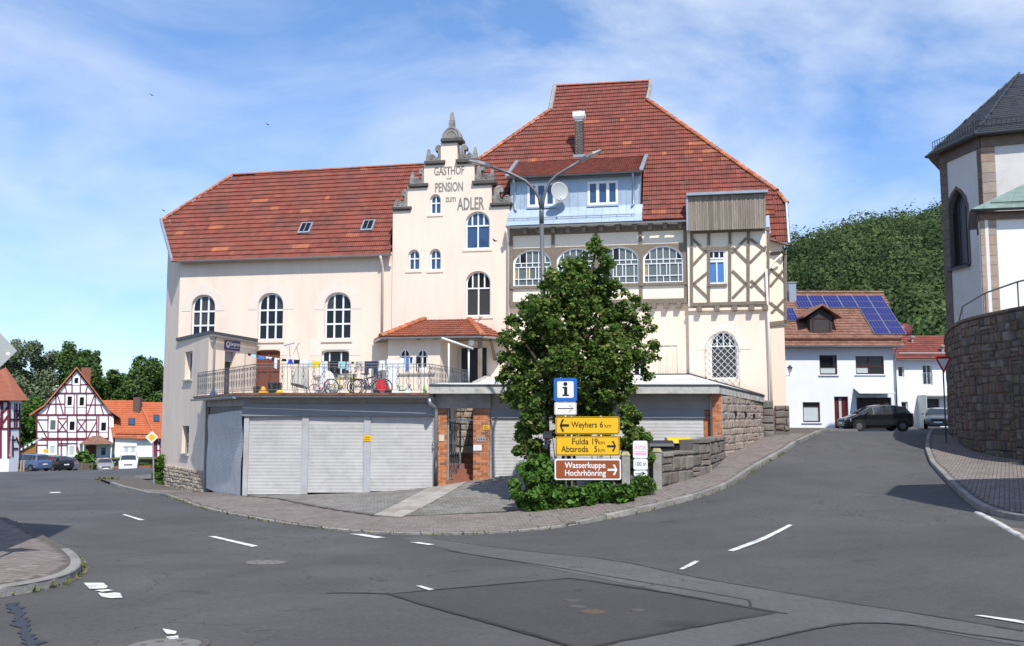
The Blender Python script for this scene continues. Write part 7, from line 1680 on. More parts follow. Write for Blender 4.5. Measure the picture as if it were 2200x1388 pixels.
# ---- leaves
def leaves(name, clumps, n, size, m, parent=None, shell=.5, up=.35, tint_pow=1.0, asp=.75, kind=None):
    """n leaf faces spread through a list of clumps (centre, radii)"""
    C_ = np.array([c[0] for c in clumps], float); Rr = np.array([c[1] if hasattr(c[1], '__len__') else (c[1],) * 3 for c in clumps], float)
    wgt = (Rr[:, 0] * Rr[:, 2]) ** 1.0; ix = rng.choice(len(clumps), n, p=wgt / wgt.sum())
    d = rng.normal(size=(n, 3)); d /= np.linalg.norm(d, axis=1)[:, None]; rad = (shell + (1 - shell) * rng.random(n) ** .6) * (1 + .18 * rng.normal(size=n).clip(-1.5, 1.8))
    pos = C_[ix] + d * rad[:, None] * Rr[ix]
    nn = d * .5 + rng.normal(size=(n, 3)) * .55 + np.array([0, 0, up]); nn /= np.linalg.norm(nn, axis=1)[:, None]
    a = np.cross(nn, rng.normal(size=(n, 3))); a /= np.linalg.norm(a, axis=1)[:, None]; b = np.cross(nn, a)
    s = size * (.45 + 1.1 * rng.random(n))[:, None]
    v = np.stack([pos - a * s * .5, pos - b * s * asp * .5 + nn * s * .08, pos + a * s * .5, pos + b * s * asp * .5 + nn * s * .08], 1).reshape(-1, 3)
    f = np.arange(4 * n).reshape(n, 4)
    return npmesh(name, v, f, rng.random(n) ** tint_pow, m, parent, kind)
def pc(lst, Y, dy=.8, jit=0): return [(tuple(P(x, y, Y + random.uniform(-jit, jit))), (r * Y / FPX, r * Y / FPX * dy, r * Y / FPX)) for x, y, r in lst]
YT = 26.4
tb_ = P(1222, 1080, YT); tb_.z = zg(tb_.x, tb_.y)
tree = root('lime_tree', tuple(tb_), 'bushy green lime tree standing behind the road signs', 'tree')
mb = MB(); mb.tube([tb_, P(1222, 960, YT), P(1225, 880, YT), P(1235, 760, YT), P(1262, 620, YT), P(1280, 540, YT)], [.24, .19, .17, .13, .07, .02], 9)
for (a, b, c) in (((1225, 880), (1170, 800), (1130, 740)), ((1228, 860), (1300, 790), (1350, 720)), ((1235, 760), (1180, 680), (1160, 640)), ((1240, 740), (1310, 680), (1340, 650)), ((1225, 890), (1300, 850), (1370, 760)), ((1222, 920), (1160, 860), (1115, 800))):
    mb.tube([P(*a, YT), P(*b, YT + random.uniform(-.7, .7)), P(*c, YT + random.uniform(-1, 1))], [.085, .06, .02], 6)
mb.build('trunk', BARK, tree, smooth=True, kind='stuff')
crown = [(1284, 515, 14), (1281, 545, 22), (1262, 575, 34), (1300, 590, 26), (1232, 590, 30), (1205, 610, 36), (1180, 630, 30), (1280, 620, 45), (1325, 645, 34), (1240, 640, 55), (1165, 665, 36), (1130, 690, 34), (1355, 670, 26), (1200, 690, 60), (1280, 700, 62), (1340, 710, 44), (1378, 715, 24), (1395, 745, 13), (1120, 730, 36), (1150, 760, 48), (1100, 770, 20), (1230, 760, 70), (1310, 765, 52), (1360, 760, 32), (1380, 785, 20), (1125, 800, 40), (1180, 810, 50), (1330, 815, 34), (1270, 820, 48), (1100, 825, 22), (1140, 850, 36), (1190, 860, 40), (1345, 840, 14), (1285, 870, 40), (1240, 850, 44), (1138, 900, 26), (1215, 925, 26), (1245, 910, 36), (1290, 915, 36), (1085, 745, 12), (1083, 800, 10), (1405, 700, 9), (1388, 660, 8), (1240, 553, 14), (1310, 560, 10), (1180, 600, 12), (1140, 655, 13)]
cl_ = []
for x, y, r in crown:
    for k in range(2 if r > 30 else 1): cl_.append((tuple(P(x + random.uniform(-6, 6), y + random.uniform(-6, 6), YT + (random.uniform(-1.0, 1.1) if r > 24 else random.uniform(-.4, .4)) * min(1, r / 40))), (r * YT / FPX, r * YT / FPX * .9, r * YT / FPX)))
for (x, y) in ((1268, 525), (1296, 540), (1300, 565), (1222, 560), (1185, 590), (1150, 640), (1120, 655), (1100, 690), (1088, 720), (1078, 770), (1090, 850), (1105, 870), (1340, 625), (1365, 645), (1395, 690), (1410, 735), (1405, 770), (1390, 805), (1360, 835), (1330, 850), (1345, 870), (1320, 605), (1170, 615), (1075, 812)):
    for k in range(2): cl_.append((tuple(P(x + random.uniform(-5, 5), y + random.uniform(-5, 5), YT + random.uniform(-.5, .5))), (random.uniform(.08, .15),) * 3))
cl_ += pc([(1200, 765, 30), (1240, 772, 28), (1170, 790, 24), (1265, 785, 24), (1300, 850, 22), (1215, 785, 20)], 24.75, .7, .15)
def sub(clumps, n_, r0, r1):
    out = []
    for c, r in clumps:
        for k in range(max(2, int(n_ * (r[0] / .45) ** 2))):
            d = Vector(rng.normal(size=3)).normalized(); f = random.uniform(.55, 1.02); q = random.uniform(r0, r1); out.append(((c[0] + d.x * r[0] * f, c[1] + d.y * r[1] * f, c[2] + d.z * r[2] * f), (q, q, q * .75)))
    return out
leaves('crown', sub(cl_, 15, .08, .20) + cl_[::5], 52000, .108, LEAF, tree, shell=.3, up=.75, tint_pow=1.0)
ivy = root('ivy_hedge', tuple(G(1240, 1090)), 'ivy hedge wrapping the foot of the signs and lamp', 'hedge')
low = [(1135, 1010, 24), (1130, 1045, 30), (1150, 1075, 34), (1200, 1075, 34), (1250, 1072, 32), (1300, 1068, 30), (1335, 1058, 24), (1172, 1040, 26), (1225, 1052, 20), (1280, 1054, 19), (1312, 1048, 14), (1165, 1000, 26), (1140, 1090, 16), (1230, 1092, 16)]
mid = [(1142, 880, 30), (1140, 930, 28), (1138, 970, 28), (1160, 985, 22), (1150, 905, 24), (1350, 890, 24), (1345, 930, 26), (1352, 965, 24), (1370, 935, 18), (1390, 945, 8), (1360, 900, 18), (1350, 1000, 22), (1345, 1030, 14), (1395, 1000, 10), (1392, 975, 9), (1122, 930, 14), (1112, 965, 10)]
leaves('leaves', sub(pc(low, 24.45, .8, .25), 20, .09, .18), 15000, .13, LEAF_IVY, ivy, shell=.3, up=.4, asp=.9); leaves('shaded_leaves', sub(pc(mid, 25.6, .6, .3), 17, .08, .2), 10000, .12, LEAF, ivy, shell=.3, up=.4, asp=.9)
mb = MB()
for x in (1130, 1160, 1190, 1230, 1270, 1310, 1345): mb.tube([P(x, 1085, 25.0), P(x + 6, 1020, 25.1), P(x - 4, 930, 25.6)], [.02, .015, .008], 5)
mb.build('stems', BARK, ivy, kind='stuff')
fern = root('garden_plant', tuple(G(1376, 1062)), 'dark green fern-like plant under the petrol sign', 'plant'); leaves('fronds', pc([(1362, 1045, 14), (1380, 1040, 18), (1396, 1045, 14), (1375, 1055, 15), (1368, 1034, 8), (1388, 1032, 8)], 24.85, .6), 2800, .10, LEAF_IVY, fern, asp=.25, up=.6)
vine = root('vine', (along(350).x - .2, along(350).y - .3, zg(along(350).x, along(350).y)), 'green vine growing at the left corner of the inn', 'vine'); leaves('leaves', pc([(342, 1000, 10), (338, 1020, 10), (344, 1040, 9), (346, 985, 6)], 44.2, .8), 900, .18, LEAF_IVY, vine)
# ---- priority sign, yield sign, sign back at the left edge
def diamond(fr, c, h, t0, t1, mb): mb.prism(fr, [(c[0], c[1] - h), (c[0] + h, c[1]), (c[0], c[1] + h), (c[0] - h, c[1])], t0, t1, back=True)
FD = Fr((0, 45.5), (1, .1)); c_ = FD.pix(326, 939.5); bp = FD.w(FD.s(336), -.05, 0); r_ = root('priority_sign', (bp.x, bp.y, zg(bp.x, bp.y)), 'white and yellow diamond priority sign on a leaning post', 'sign')
mb = MB(); diamond(FD, c_, .29, -.01, 0, mb); mb.build('panel', SIGN_W, r_); mb = MB(); diamond(FD, c_, .19, 0.0, .004, mb); mb.build('face', SIGN_Y, r_)
mb = MB(); mb.tube([(bp.x, bp.y, zg(bp.x, bp.y)), FD.w(c_[0] + .02, -.04, c_[1] + .15)], .035, 8); mb.build('post', STEEL, r_)
FY = Fr((0, 36.5), (1, 0)); s0, s1, z0, z1 = fbx(FY, 2013, 2050, 766, 803, 0); cx = (s0 + s1) / 2; pz = zg(cx, 36.55) + .1; r_ = root('yield_sign', (cx, 36.55, pz), 'red bordered white yield triangle beside the retaining wall', 'sign')
def tri(k, t0, t1, m, nm): mb = MB(); cz = z0 + (z1 - z0) * .62; mb.prism(FY, [(cx + (x - cx) * k, cz + (z - cz) * k) for x, z in ((s0, z1), (s1, z1), (cx, z0))], t0, t1, back=True); mb.build(nm, m, r_)
tri(1, -.01, 0, SIGN_R, 'panel'); tri(.66, 0, .004, SIGN_W, 'face'); mb = MB(); mb.tube([(cx, 36.55, pz), (cx, 36.55, EZ + z1)], .03, 8); mb.build('post', DARKM, r_)
FB = Fr((0, 13.3), (1, 0)); c_ = FB.pix(-28, 754); px_ = FB.w(c_[0], .05, 0); r_ = root('sign_back', (px_.x, px_.y, zg(px_.x, px_.y) + .13), 'grey back of a diamond road sign at the left picture edge', 'sign')
mb = MB(); h = FB.s(30) - c_[0]; mb.prism(FB, [(c_[0] + h * (1 - .12) * math.cos(a) + .0, c_[1] + h * (1 - .12) * math.sin(a)) for a in ()] or [(c_[0], c_[1] - h), (c_[0] + h * .9, c_[1] - h * .1), (c_[0] + h, c_[1]), (c_[0] + h * .9, c_[1] + h * .1), (c_[0], c_[1] + h), (c_[0] - h, c_[1])], -.01, 0, back=True); mb.build('panel', GREYB, r_)
mb = MB(); mb.tube([(px_.x, px_.y + .08, zg(px_.x, px_.y) + .1), (px_.x, px_.y + .08, EZ + c_[1] + h)], .035, 8); mb.build('post', STEEL, r_)
mb = MB(); a = FB.pix(17, 760); mb.fbox(FB, a[0] - .025, a[0] + .025, 0, .003, a[1] - .02, a[1] + .02); mb.build('sticker', SIGN_W, r_)
# bench at the right edge
bn = root('bench', (15.85, 28.2, zg(15.85, 28.2) + .12), 'dark slatted bench by the church wall at the right edge', 'bench'); zb = zg(15.85, 28.2) + .12
for k in range(5): mb = MB(); x = 15.6 + k * .1; mb.box(x, x + .08, 27.2, 29.1, zb + .42, zb + .46); mb.build('seat_slat', DARKM, bn)
for y in (27.5, 28.8): mb = MB(); mb.tube([(15.65, y, zb), (15.7, y, zb + .42), (16.1, y, zb + .42), (16.15, y, zb)], .03, 6); mb.build('leg', DARKM, bn)
# ================================================================ CHURCH AND RETAINING WALL
rw = root('retaining_wall', (17.0, 34.0, zg(17, 34)), 'tall curved retaining wall of sandstone below the church', 'wall')
ZW = 3.45; path = WALLB[::-1]; nst = 0
for a, b in zip(path[:-1], path[1:]):
    f = fr2(a, b); L_ = (Vector(b) - Vector(a)).length
    zb_ = min(zg(*a), zg(*b)) - EZ - .2
    q = [f.w(0, -.02, zb_), f.w(L_, -.02, zb_), f.w(L_, -.5, zb_), f.w(0, -.5, zb_)]
    part_box('wall_core', MORTAR_D, rw, f, -.02, L_ + .02, -.6, 0, zb_, ZW - .02)
    if a[1] > 30: nst += courses(rw, f, 0, L_, -.05, .045, zb_, ZW - .12, .30, .40, STONE_R, gap=.026, jit=.03, zbot=lambda s, f=f: zg(f.w(s, 0, 0).x, f.w(s, 0, 0).y) - EZ - .02)
    k = max(1, int(L_ / .8))
    for i in range(k): stonebox(rw, Fr((f.w(L_ * i / k, 0, 0).x, f.w(L_ * i / k, 0, 0).y), f.d), .005, L_ / k - .005, -.62, .1, ZW - .12, ZW, STONE_R, .015, 'coping_stone')
o = sheet('churchyard', [(p[0] + .3, p[1]) for p in WALLB] + [(60, 60), (60, 20), (22, 24)], 0, mat('churchyard_gravel', (.24, .22, .19), .95, .2, 3), 6.0, zf=lambda x, y: EZ + ZW - .25 - zg(x, y))
hr = root('handrail', (17.2, 32, EZ + ZW), 'thin grey handrail on top of the retaining wall', 'handrail')
hp = [(17.5, 36.3, .05), (17.15, 35.2, .55), (17.0, 33.2, .80), (16.98, 31, .9), (17.1, 28, .9)]
mb = MB(); mb.tube([(x, y, EZ + ZW + z) for x, y, z in hp], .03, 6); mb.build('rail', IRON, hr)
for (x, y, z) in hp[1:]: mb = MB(); mb.tube([(x, y, EZ + ZW), (x, y, EZ + ZW + z)], .025, 6); mb.build('post', IRON, hr)
ch = root('church', (24.5, 46, EZ + ZW - .2), 'white church apse with sandstone quoins and steep slate roof', 'church')
ZE = P(2007, 330, 49.8).z - EZ; C0, C1 = XY(2045, 50.0), XY(2135, 46.6); C2 = (C1[0] + 6.2, C1[1] - 2.4); CB_ = (C0[0] + 2.6, C0[1] + 4.0)
CW = mat('church_render', (.66, .64, .60), .9, .05, 1.5, .3, 25, stain=(.50, .47, .43), sscale=.7, samt=.4)
FA1 = fr2(C0, C1); L1 = (Vector(C1) - Vector(C0)).length; FA2 = fr2(C1, C2); L2 = (Vector(C2) - Vector(C1)).length; FA0 = fr2(CB_, C0); L0 = (Vector(C0) - Vector(CB_)).length
wb = fbx(FA1, 2056, 2098, 398, 567, 0)
c_ = (wb[0] + wb[1]) / 2; hw = (wb[1] - wb[0]) / 2; zs = wb[3] - hw * 1.5
pt = [(wb[0], wb[2]), (wb[1], wb[2]), (wb[1], zs), (c_ + hw * .82, zs + hw * .65), (c_ + hw * .45, zs + hw * 1.15), (c_, wb[3]), (c_ - hw * .45, zs + hw * 1.15), (c_ - hw * .82, zs + hw * .65), (wb[0], zs)]
mb = MB(); wall(mb, FA1, [(0, ZW - 1), (L1, ZW - 1), (L1, ZE), (0, ZE)], [pt], 0, .35); mb.build('wall', CW, ch)
big = [(c_ + (x - c_) * 1.2, z + (.16 if z > wb[2] + .1 else -.02)) for x, z in pt]
mb = MB(); wall(mb, FA1, big, [pt], .03, .4, rim=.03); mb.t = [.5] * len(mb.f); mb.build('window_surround', QUOIN_D, ch)
mb = MB(); mb.prism(FA1, pt, -.34, -.3); wn = mb.build('window', mat('leaded_glass', (.03, .028, .03), .3, .3, 14, .3, 20), ch)
for k in (.33, .66): part_box('glazing_bar', DARKM, wn, FA1, wb[0] + (wb[1] - wb[0]) * k - .03, wb[0] + (wb[1] - wb[0]) * k + .03, -.3, -.27, wb[2], zs + hw * .8)
mb = MB(); mb.hexa([FA1.w(wb[0] - .2, .18, wb[2] - .18), FA1.w(wb[1] + .1, .18, wb[2] - .18), FA1.w(wb[1] + .1, -.3, wb[2] - .1), FA1.w(wb[0] - .2, -.3, wb[2] - .1), FA1.w(wb[0] - .2, .18, wb[2] - .1), FA1.w(wb[1] + .1, .18, wb[2] - .1), FA1.w(wb[1] + .1, -.3, wb[2] + .15), FA1.w(wb[0] - .2, -.3, wb[2] + .15)]); mb.build('window_sill', DARKM, ch)
for f, L_ in ((FA2, L2), (FA0, L0)): mb = MB(); mb.prism(f, [(0, ZW - 1), (L_, ZW - 1), (L_, ZE), (0, ZE)], -.3, 0); mb.build('wall', CW, ch)
def quoins(f, s0, s1, z0, z1, m, h=.5, t=.05):
    z = z0
    while z < z1 - .05: zt = min(z1, z + h * random.uniform(.8, 1.2)); mb = MB(); e = random.uniform(0, .08); mb.fbox(f, s0, s1, -.05, t + random.uniform(-.006, .006), z + .01, zt - .01, random.random()); mb.build('quoin', m, ch); z = zt
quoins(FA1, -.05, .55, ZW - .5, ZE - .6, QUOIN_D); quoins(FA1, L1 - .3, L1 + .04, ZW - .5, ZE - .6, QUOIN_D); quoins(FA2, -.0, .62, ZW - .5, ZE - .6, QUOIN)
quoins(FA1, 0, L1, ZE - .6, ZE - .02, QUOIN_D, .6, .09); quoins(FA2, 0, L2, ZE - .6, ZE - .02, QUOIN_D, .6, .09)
ap = P(2190, 156, 51.0); ov = .55
E0 = FA1.w(-.45, ov, ZE); E1 = (FA1.w(L1 + .25, ov, ZE) + FA2.w(-.25, ov, ZE)) / 2; E2 = FA2.w(L2, ov, ZE); EB = FA0.w(0, ov, ZE)
for (a, b, tt) in ((E0, E1, ap), (E1, E2, ap + Vector((6, -2.2, 0))), (EB, E0, ap)):
    U_ = b - a; V_ = tt - (a + b) / 2; V_ = V_ - U_.normalized() * V_.dot(U_.normalized()); S = Slope(a, U_, V_)
    pg = [S.uv(a), S.uv(b), S.uv(tt)] + ([S.uv(ap)] if (tt - ap).length > .1 else [])
    tiles(ch, S, pg, SLATE, tw=.34, th=.26, orange=0, prof=(0, 0, 0), lift=.02, names='slate')
for a, b in ((E0, ap), (E1, ap)): mb = MB(); mb.tube([a, b], .06, 5); mb.build('hip_flashing', DARKM, ch)
for a, b in ((E0, E1), (E1, E2)):
    gutter(ch, a, b, DARKM, .12); m1 = (b - a); k = int(m1.length / .22); up_ = Vector((0, 0, 1)); gr = MB(); ax_ = ((ap - (a + b) / 2).normalized()) * .7
    for i in range(k): p = a + m1 * (i / k) + ax_; gr.tube([p, p + up_ * .42], .018, 4)
    for h in (.12, .42): gr.tube([a + ax_ + up_ * h, b + ax_ + up_ * h], .02, 4)
    gr.build('snow_guard', DARKM, ch, kind='stuff')
mb = MB(); mb.face([E0, E1, E2, EB][::-1]); mb.build('soffit', QUOIN_D, ch)
# sacristy with green copper roof
sac = root('sacristy', (22.5, 40.5, EZ + ZW - .2), 'low white church annex with sandstone corner and green copper roof', 'building')
S0_, S1_, SB = XY(2126, 40.0), (XY(2126, 40.0)[0] + 7, 38.6), (XY(2126, 40.0)[0] + 1.7, 43.4)
FS1 = fr2(S0_, S1_); FS0 = fr2(SB, S0_); ls0 = (Vector(S0_) - Vector(SB)).length; zs_ = FS1.z(2130, 458)
for f, l_ in ((FS1, 7.1), (FS0, ls0)): mb = MB(); mb.prism(f, [(0, ZW - 1), (l_, ZW - 1), (l_, zs_), (0, zs_)], -.3, 0); mb.build('wall', mat('church_render_bright', (.80, .78, .74), .9, .03, 1.5, .2, 25), sac)
z = ZW - .3; sq_ = FS1.s(2160)
while z < zs_ - .35:
    zt = min(zs_ - .3, z + random.uniform(.36, .52)); k = random.random()
    if k < .35: mb = MB(); mb.fbox(FS1, -.03, sq_ * .45, -.05, .045, z + .008, zt - .008, random.random()); mb.build('quoin', QUOIN, sac); mb = MB(); mb.fbox(FS1, sq_ * .45 + .015, sq_, -.05, .045, z + .008, zt - .008, random.random()); mb.build('quoin', QUOIN, sac)
    else: mb = MB(); mb.fbox(FS1, -.03, sq_, -.05, .045, z + .008, zt - .008, random.random()); mb.build('quoin', QUOIN, sac)
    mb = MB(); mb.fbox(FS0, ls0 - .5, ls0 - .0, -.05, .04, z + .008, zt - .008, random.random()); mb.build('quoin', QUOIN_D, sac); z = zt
for f, a, b in ((FS1, -.05, 7), (FS0, 0, ls0 + .04)): part_box('cornice', mat('cornice_stone', (.20, .14, .11), .9, .2, 3), sac, f, a, b, -.05, .14, zs_ - .3, zs_ - .02)
ze_ = zs_ + .1; e0 = FS1.w(-.5, .5, ze_); e1 = FS1.w(7, .5, ze_); eb = FS0.w(0, .45, ze_); t0 = FS1.w(3.4, -3.2, ze_ + 2.1); t1 = FS1.w(7, -3.2, ze_ + 2.1)
for q in ([e0, e1, t1, t0], [eb, e0, t0]): mb = MB(); mb.face(q); mb.face([p - Vector((0, 0, .1)) for p in q][::-1]); mb.build('copper_sheet', COPPER, sac)
for k in range(7): f_ = k / 7; a = e0.lerp(e1, f_ + .07); b = t0.lerp(t1, max(0, f_ * 1.3 - .28)) if f_ > .2 else e0.lerp(t0, f_ * 3.5 + .2); mb = MB(); mb.tube([a, b], .025, 4); mb.build('copper_seam', COPPER, sac)
gutter(sac, e0, e1, DARKM, .09); gutter(sac, eb, e0, DARKM, .09); mb = MB(); mb.face([p - Vector((0, 0, .12)) for p in (e0, e1, FS1.w(7, 0, ze_), FS0.w(0, 0, ze_), eb)][::-1]); mb.build('soffit', DARKM, sac)
mb = MB(); mb.tube([e0.lerp(t0, .12) + Vector((.5, 0, .12)), e1.lerp(t1, .12) + Vector((0, 0, .12))], .025, 5); mb.build('snow_rail', DARKM, sac)
# ================================================================ WHITE HOUSES UP THE ROAD
BRF = mat('brown_window_frame', (.055, .02, .018), .4, .1); GRAYD = mat('dark_grey_door', (.05, .055, .065), .4); REDD = mat('dark_red_door', (.10, .012, .015), .4, .1)
PVM = mat('solar_panel_blue', (.015, .018, .13), .22, .1, 3, spec=.5)
def zbase(fr, x): p = fr.w(fr.s(x), 0, 0); return zg(p.x, p.y) - EZ - .3
FW = Fr((0, 66.0), (1, 0)); wh = root('house', (FW.s(1800), 66, zg(FW.s(1800), 66)), 'white house with solar panels on its brown tiled roof', 'house')
zW = FW.z(1800, 744); sW0, sW1 = FW.s(1640), FW.s(1925)
OP = [fbx(FW, 1764, 1802, 763, 805, 0), fbx(FW, 1842, 1903, 765, 804, 0), fbx(FW, 1725, 1762, 864, 907, 0), fbx(FW, 1793, 1823, 852, 925, 0), fbx(FW, 1841, 1916, 854, 926, 0)]
mb = MB(); wall(mb, FW, [(sW0, -3), (sW1, -3), (sW1, zW), (sW0, zW)], [outline(*b, 0) for b in OP], 0, .3, rim=9); mb.build('wall', WHITEWALL, wh)
window(wh, FW, OP[0], 0, -.12, [(0, .38, []), (.38, 1, [])], m=BRF, fw=.1, bw=.03, glassf=lambda r, k: CURTW if r == 0 else GLASS)
window(wh, FW, OP[1], 0, -.12, [(0, .42, [.48]), (.42, 1, [.48])], m=BRF, fw=.09, bw=.1, glassf=lambda r, k: CURTW if (r == 0 and k == 0) else GLASS)
window(wh, FW, OP[2], 0, -.12, [(0, .78, []), (.78, 1, [])], m=BRF, fw=.09, bw=.03, glassf=lambda r, k: CURTW if r == 0 else GLASS)
window(wh, FW, OP[3], 0, -.2, [(0, 1, [.38, .62])], m=REDD, fw=.1, bw=.03, name='door', glassf=lambda r, k: CURTW if k == 1 else REDD)
window(wh, FW, OP[4], 0, -.25, [(0, .75, [.2, .4, .6, .8]), (.75, 1, [.2, .4, .6, .8])], m=mat('brown_garage_door', (.035, .018, .014), .4), glass=mat('brown_garage_panel', (.05, .025, .018), .4), fw=.05, bw=.06, name='garage_door')
for b in OP[:3]: part_box('window_sill', WHITE, wh, FW, b[0] - .1, b[1] + .1, -.1, .1, b[2] - .08, b[2])
cq_ = fbx(FW, 1842, 1919, 834, 846, .6); mb = MB(); mb.hexa([FW.w(cq_[0], .02, cq_[3]), FW.w(cq_[1], .02, cq_[3]), FW.w(cq_[1], 1.1, cq_[2]), FW.w(cq_[0], 1.1, cq_[2])] + [FW.w(cq_[0], .02, cq_[3] + .05), FW.w(cq_[1], .02, cq_[3] + .05), FW.w(cq_[1], 1.1, cq_[2] + .05), FW.w(cq_[0], 1.1, cq_[2] + .05)]); mb.build('glass_canopy', mat('canopy_glass', (.55, .60, .58), .15), wh)
def roofplane(fr, px_e, px_r, te, pitch): z = fr.z(*px_e, te); return Slope(fr.w(0, te, z), fr.d, -fr.n * math.cos(pitch) + Vector((0, 0, 1)) * math.sin(pitch)), z
SW, zz_ = roofplane(FW, (1800, 742), 0, .6, R(38))
pl = [SW.pix(*q) for q in [(1640, 741), (1944, 744), (1898, 629), (1640, 629)]]; tiles(wh, SW, pl, TILE_B, tw=.3, th=.36, orange=0); sw = lambda x, y, h=0: SW.w(*SW.pix(x, y), h)
mb = MB(); mb.face([sw(1640, 629), sw(1898, 629), sw(1898, 629) + Vector((0, 6, -4.6)), sw(1640, 629) + Vector((0, 6, -4.6))]); mb.build('rear_roof', TILE_B, wh)
mb = MB(); a, b, c_ = sw(1925, 744) , sw(1894, 632), Vector((sW1, 66 + 11, EZ + zW)); mb.face([FW.w(sW1, .0, zW - .02), c_, Vector((sW1, sw(1898, 629).y, sw(1898, 629).z - .1))]); mb.build('gable_wall', WHITEWALL, wh)
gutter(wh, SW.w(SW.pix(1640, 742)[0], -.08, .0), SW.w(SW.pix(1944, 744)[0], -.08, 0)); pipe(wh, [FW.w(FW.s(1929, .1), .6, zW), FW.w(FW.s(1927, .1), .12, zW - .6), FW.w(FW.s(1927, .1), .12, -1.3)], STEEL, .06)
ridge(wh, [sw(1640, 629), sw(1898, 629)], TILE_B, r=.13, seg=.5)
mb = MB(); v_ = SW.pix(1800, 733)[1]; mb.tube([SW.w(SW.pix(1650, 733)[0], v_, .25), SW.w(SW.pix(1936, 733)[0], v_, .25)], .05, 4); mb.tube([SW.w(SW.pix(1650, 733)[0], v_, .12), SW.w(SW.pix(1936, 733)[0], v_, .12)], .05, 4); mb.build('snow_guard', TILE_B, wh, kind='stuff')
def pvpanel(u0, u1, v0, v1):
    mb = MB(); mb.hexa([SW.w(u0, v0, .08), SW.w(u1, v0, .08), SW.w(u1, v1, .08), SW.w(u0, v1, .08), SW.w(u0, v0, .14), SW.w(u1, v0, .14), SW.w(u1, v1, .14), SW.w(u0, v1, .14)]); o = mb.build('solar_panel', STEEL, wh)
    g = .02
    for (a, b) in ((v0 + g, (v0 + v1) / 2 - .012), ((v0 + v1) / 2 + .012, v1 - g)):
        n = 5; w_ = (u1 - u0 - 2 * g) / n
        for i in range(n): m2 = MB(); m2.face([SW.w(u0 + g + i * w_ + .006, a, .146), SW.w(u0 + g + (i + 1) * w_ - .006, a, .146), SW.w(u0 + g + (i + 1) * w_ - .006, b, .146), SW.w(u0 + g + i * w_ + .006, b, .146)]); m2.build('solar_cell', PVM, o)
ur = SW.pix(1892, 637)[0]; pw = 1.14; r1 = (SW.pix(1800, 664)[1], SW.pix(1800, 638)[1]); hp_ = r1[1] - r1[0]
for i in range(6): pvpanel(ur - pw * (i + 1) + .03, ur - pw * i, r1[0], r1[1])
for j in (1, 2):
    for i in range(2): pvpanel(ur - pw * (i + 1) + .03, ur - pw * i, r1[0] - j * (hp_ + .04), r1[1] - j * (hp_ + .04))
pvpanel(SW.pix(1693, 680)[0] - .55, SW.pix(1693, 680)[0] + .6, r1[0] - hp_ - .04, r1[1] - hp_ - .04)
# dormer of the white house
tq = -.62; db_ = fbx(FW, 1746, 1794, 680, 719, tq); zap = FW.z(1771, 661, tq); mb = MB(); mb.prism(FW, [(db_[0], db_[2]), (db_[1], db_[2]), (db_[1], db_[3]), ((db_[0] + db_[1]) / 2, zap - .05), (db_[0], db_[3])], tq - 4, tq); dm = mb.build('dormer', mat('dark_slate_cladding', (.05, .045, .045), .7, .2), wh)
window(wh, FW, fbx(FW, 1751, 1790, 683, 716, tq), 0, tq + .03, [(0, 1, [])], m=BRF, fw=.09, glass=mat('net_curtain', (.25, .25, .24), .5, .1))
am = ((db_[0] + db_[1]) / 2)
for sg in (-1, 1):
    a0 = FW.w(am, tq + .45, zap + .12); a1 = FW.w(am + sg * (db_[1] - db_[0]) * .86, tq + .45, FW.z(1771, 684, tq)); back = -FW.n * 3.2; mb = MB(); mb.hexa([a0, a1, a1 + back, a0 + back] + [p + Vector((0, 0, .14)) for p in (a0, a1, a1 + back, a0 + back)]); mb.build('dormer_roof', TILE_B, wh)
mb = MB(); p = sw(1701, 645); mb.box(p.x - .27, p.x + .27, p.y - .3, p.y + .3, p.z - .3, FW.z(1701, 612, -5) + EZ); mb.build('chimney', ZINC, wh)
mb = MB(); mb.box(p.x - .33, p.x + .33, p.y - .36, p.y + .36, FW.z(1701, 612, -5) + EZ + .003, FW.z(1701, 612, -5) + EZ + .08); mb.build('chimney_cap', ZINC, wh)
# second white house
F2 = Fr((0, 74.0), (1, 0)); h2 = root('house', (F2.s(1985), 74, zg(F2.s(1985), 74)), 'smaller white house with red tiled roof behind the dark hatchback', 'house')
z2 = F2.z(1985, 772); O2 = [fbx(F2, 1933, 1946, 786, 811, 0), fbx(F2, 1986, 2006, 783, 827, 0), fbx(F2, 1937, 1951, 863, 893, 0), fbx(F2, 1988, 2019, 857, 925, 0)]
mb = MB(); wall(mb, F2, [(F2.s(1915), -3), (F2.s(2075), -3), (F2.s(2075), z2), (F2.s(1915), z2)], [outline(*b, 0) for b in O2], 0, .25, rim=8); mb.build('wall', WHITEWALL, h2)
for i, b in enumerate(O2): window(h2, F2, b, 0, -.15, [(0, 1, [] if i != 1 else [.5])], fw=.08, m=WHITE if i < 3 else GRAYD, glass=GLASS if i < 3 else GRAYD, name='window' if i < 3 else 'door')
S2, _ = roofplane(F2, (1985, 771), 0, .5, R(32)); pl = [S2.pix(*q) for q in [(1915, 771), (2052, 771), (2042, 720), (1925, 722)]]; tiles(h2, S2, pl, TILE, tw=.3, th=.36, orange=0); gutter(h2, S2.w(S2.pix(1915, 771)[0], -.06), S2.w(S2.pix(2052, 771)[0], -.06))
mb = MB(); a, b = S2.w(*S2.pix(2042, 720)), S2.w(*S2.pix(1925, 722)); mb.face([b, a, a + Vector((0, 5, -3)), b + Vector((0, 5, -3))]); mb.build('rear_roof', TILE, h2)
mb = MB(); v_ = S2.pix(1985, 764)[1]; mb.tube([S2.w(S2.pix(1930, 764)[0], v_, .2), S2.w(S2.pix(2046, 764)[0], v_, .2)], .06, 4); mb.build('snow_guard', STEEL, h2)
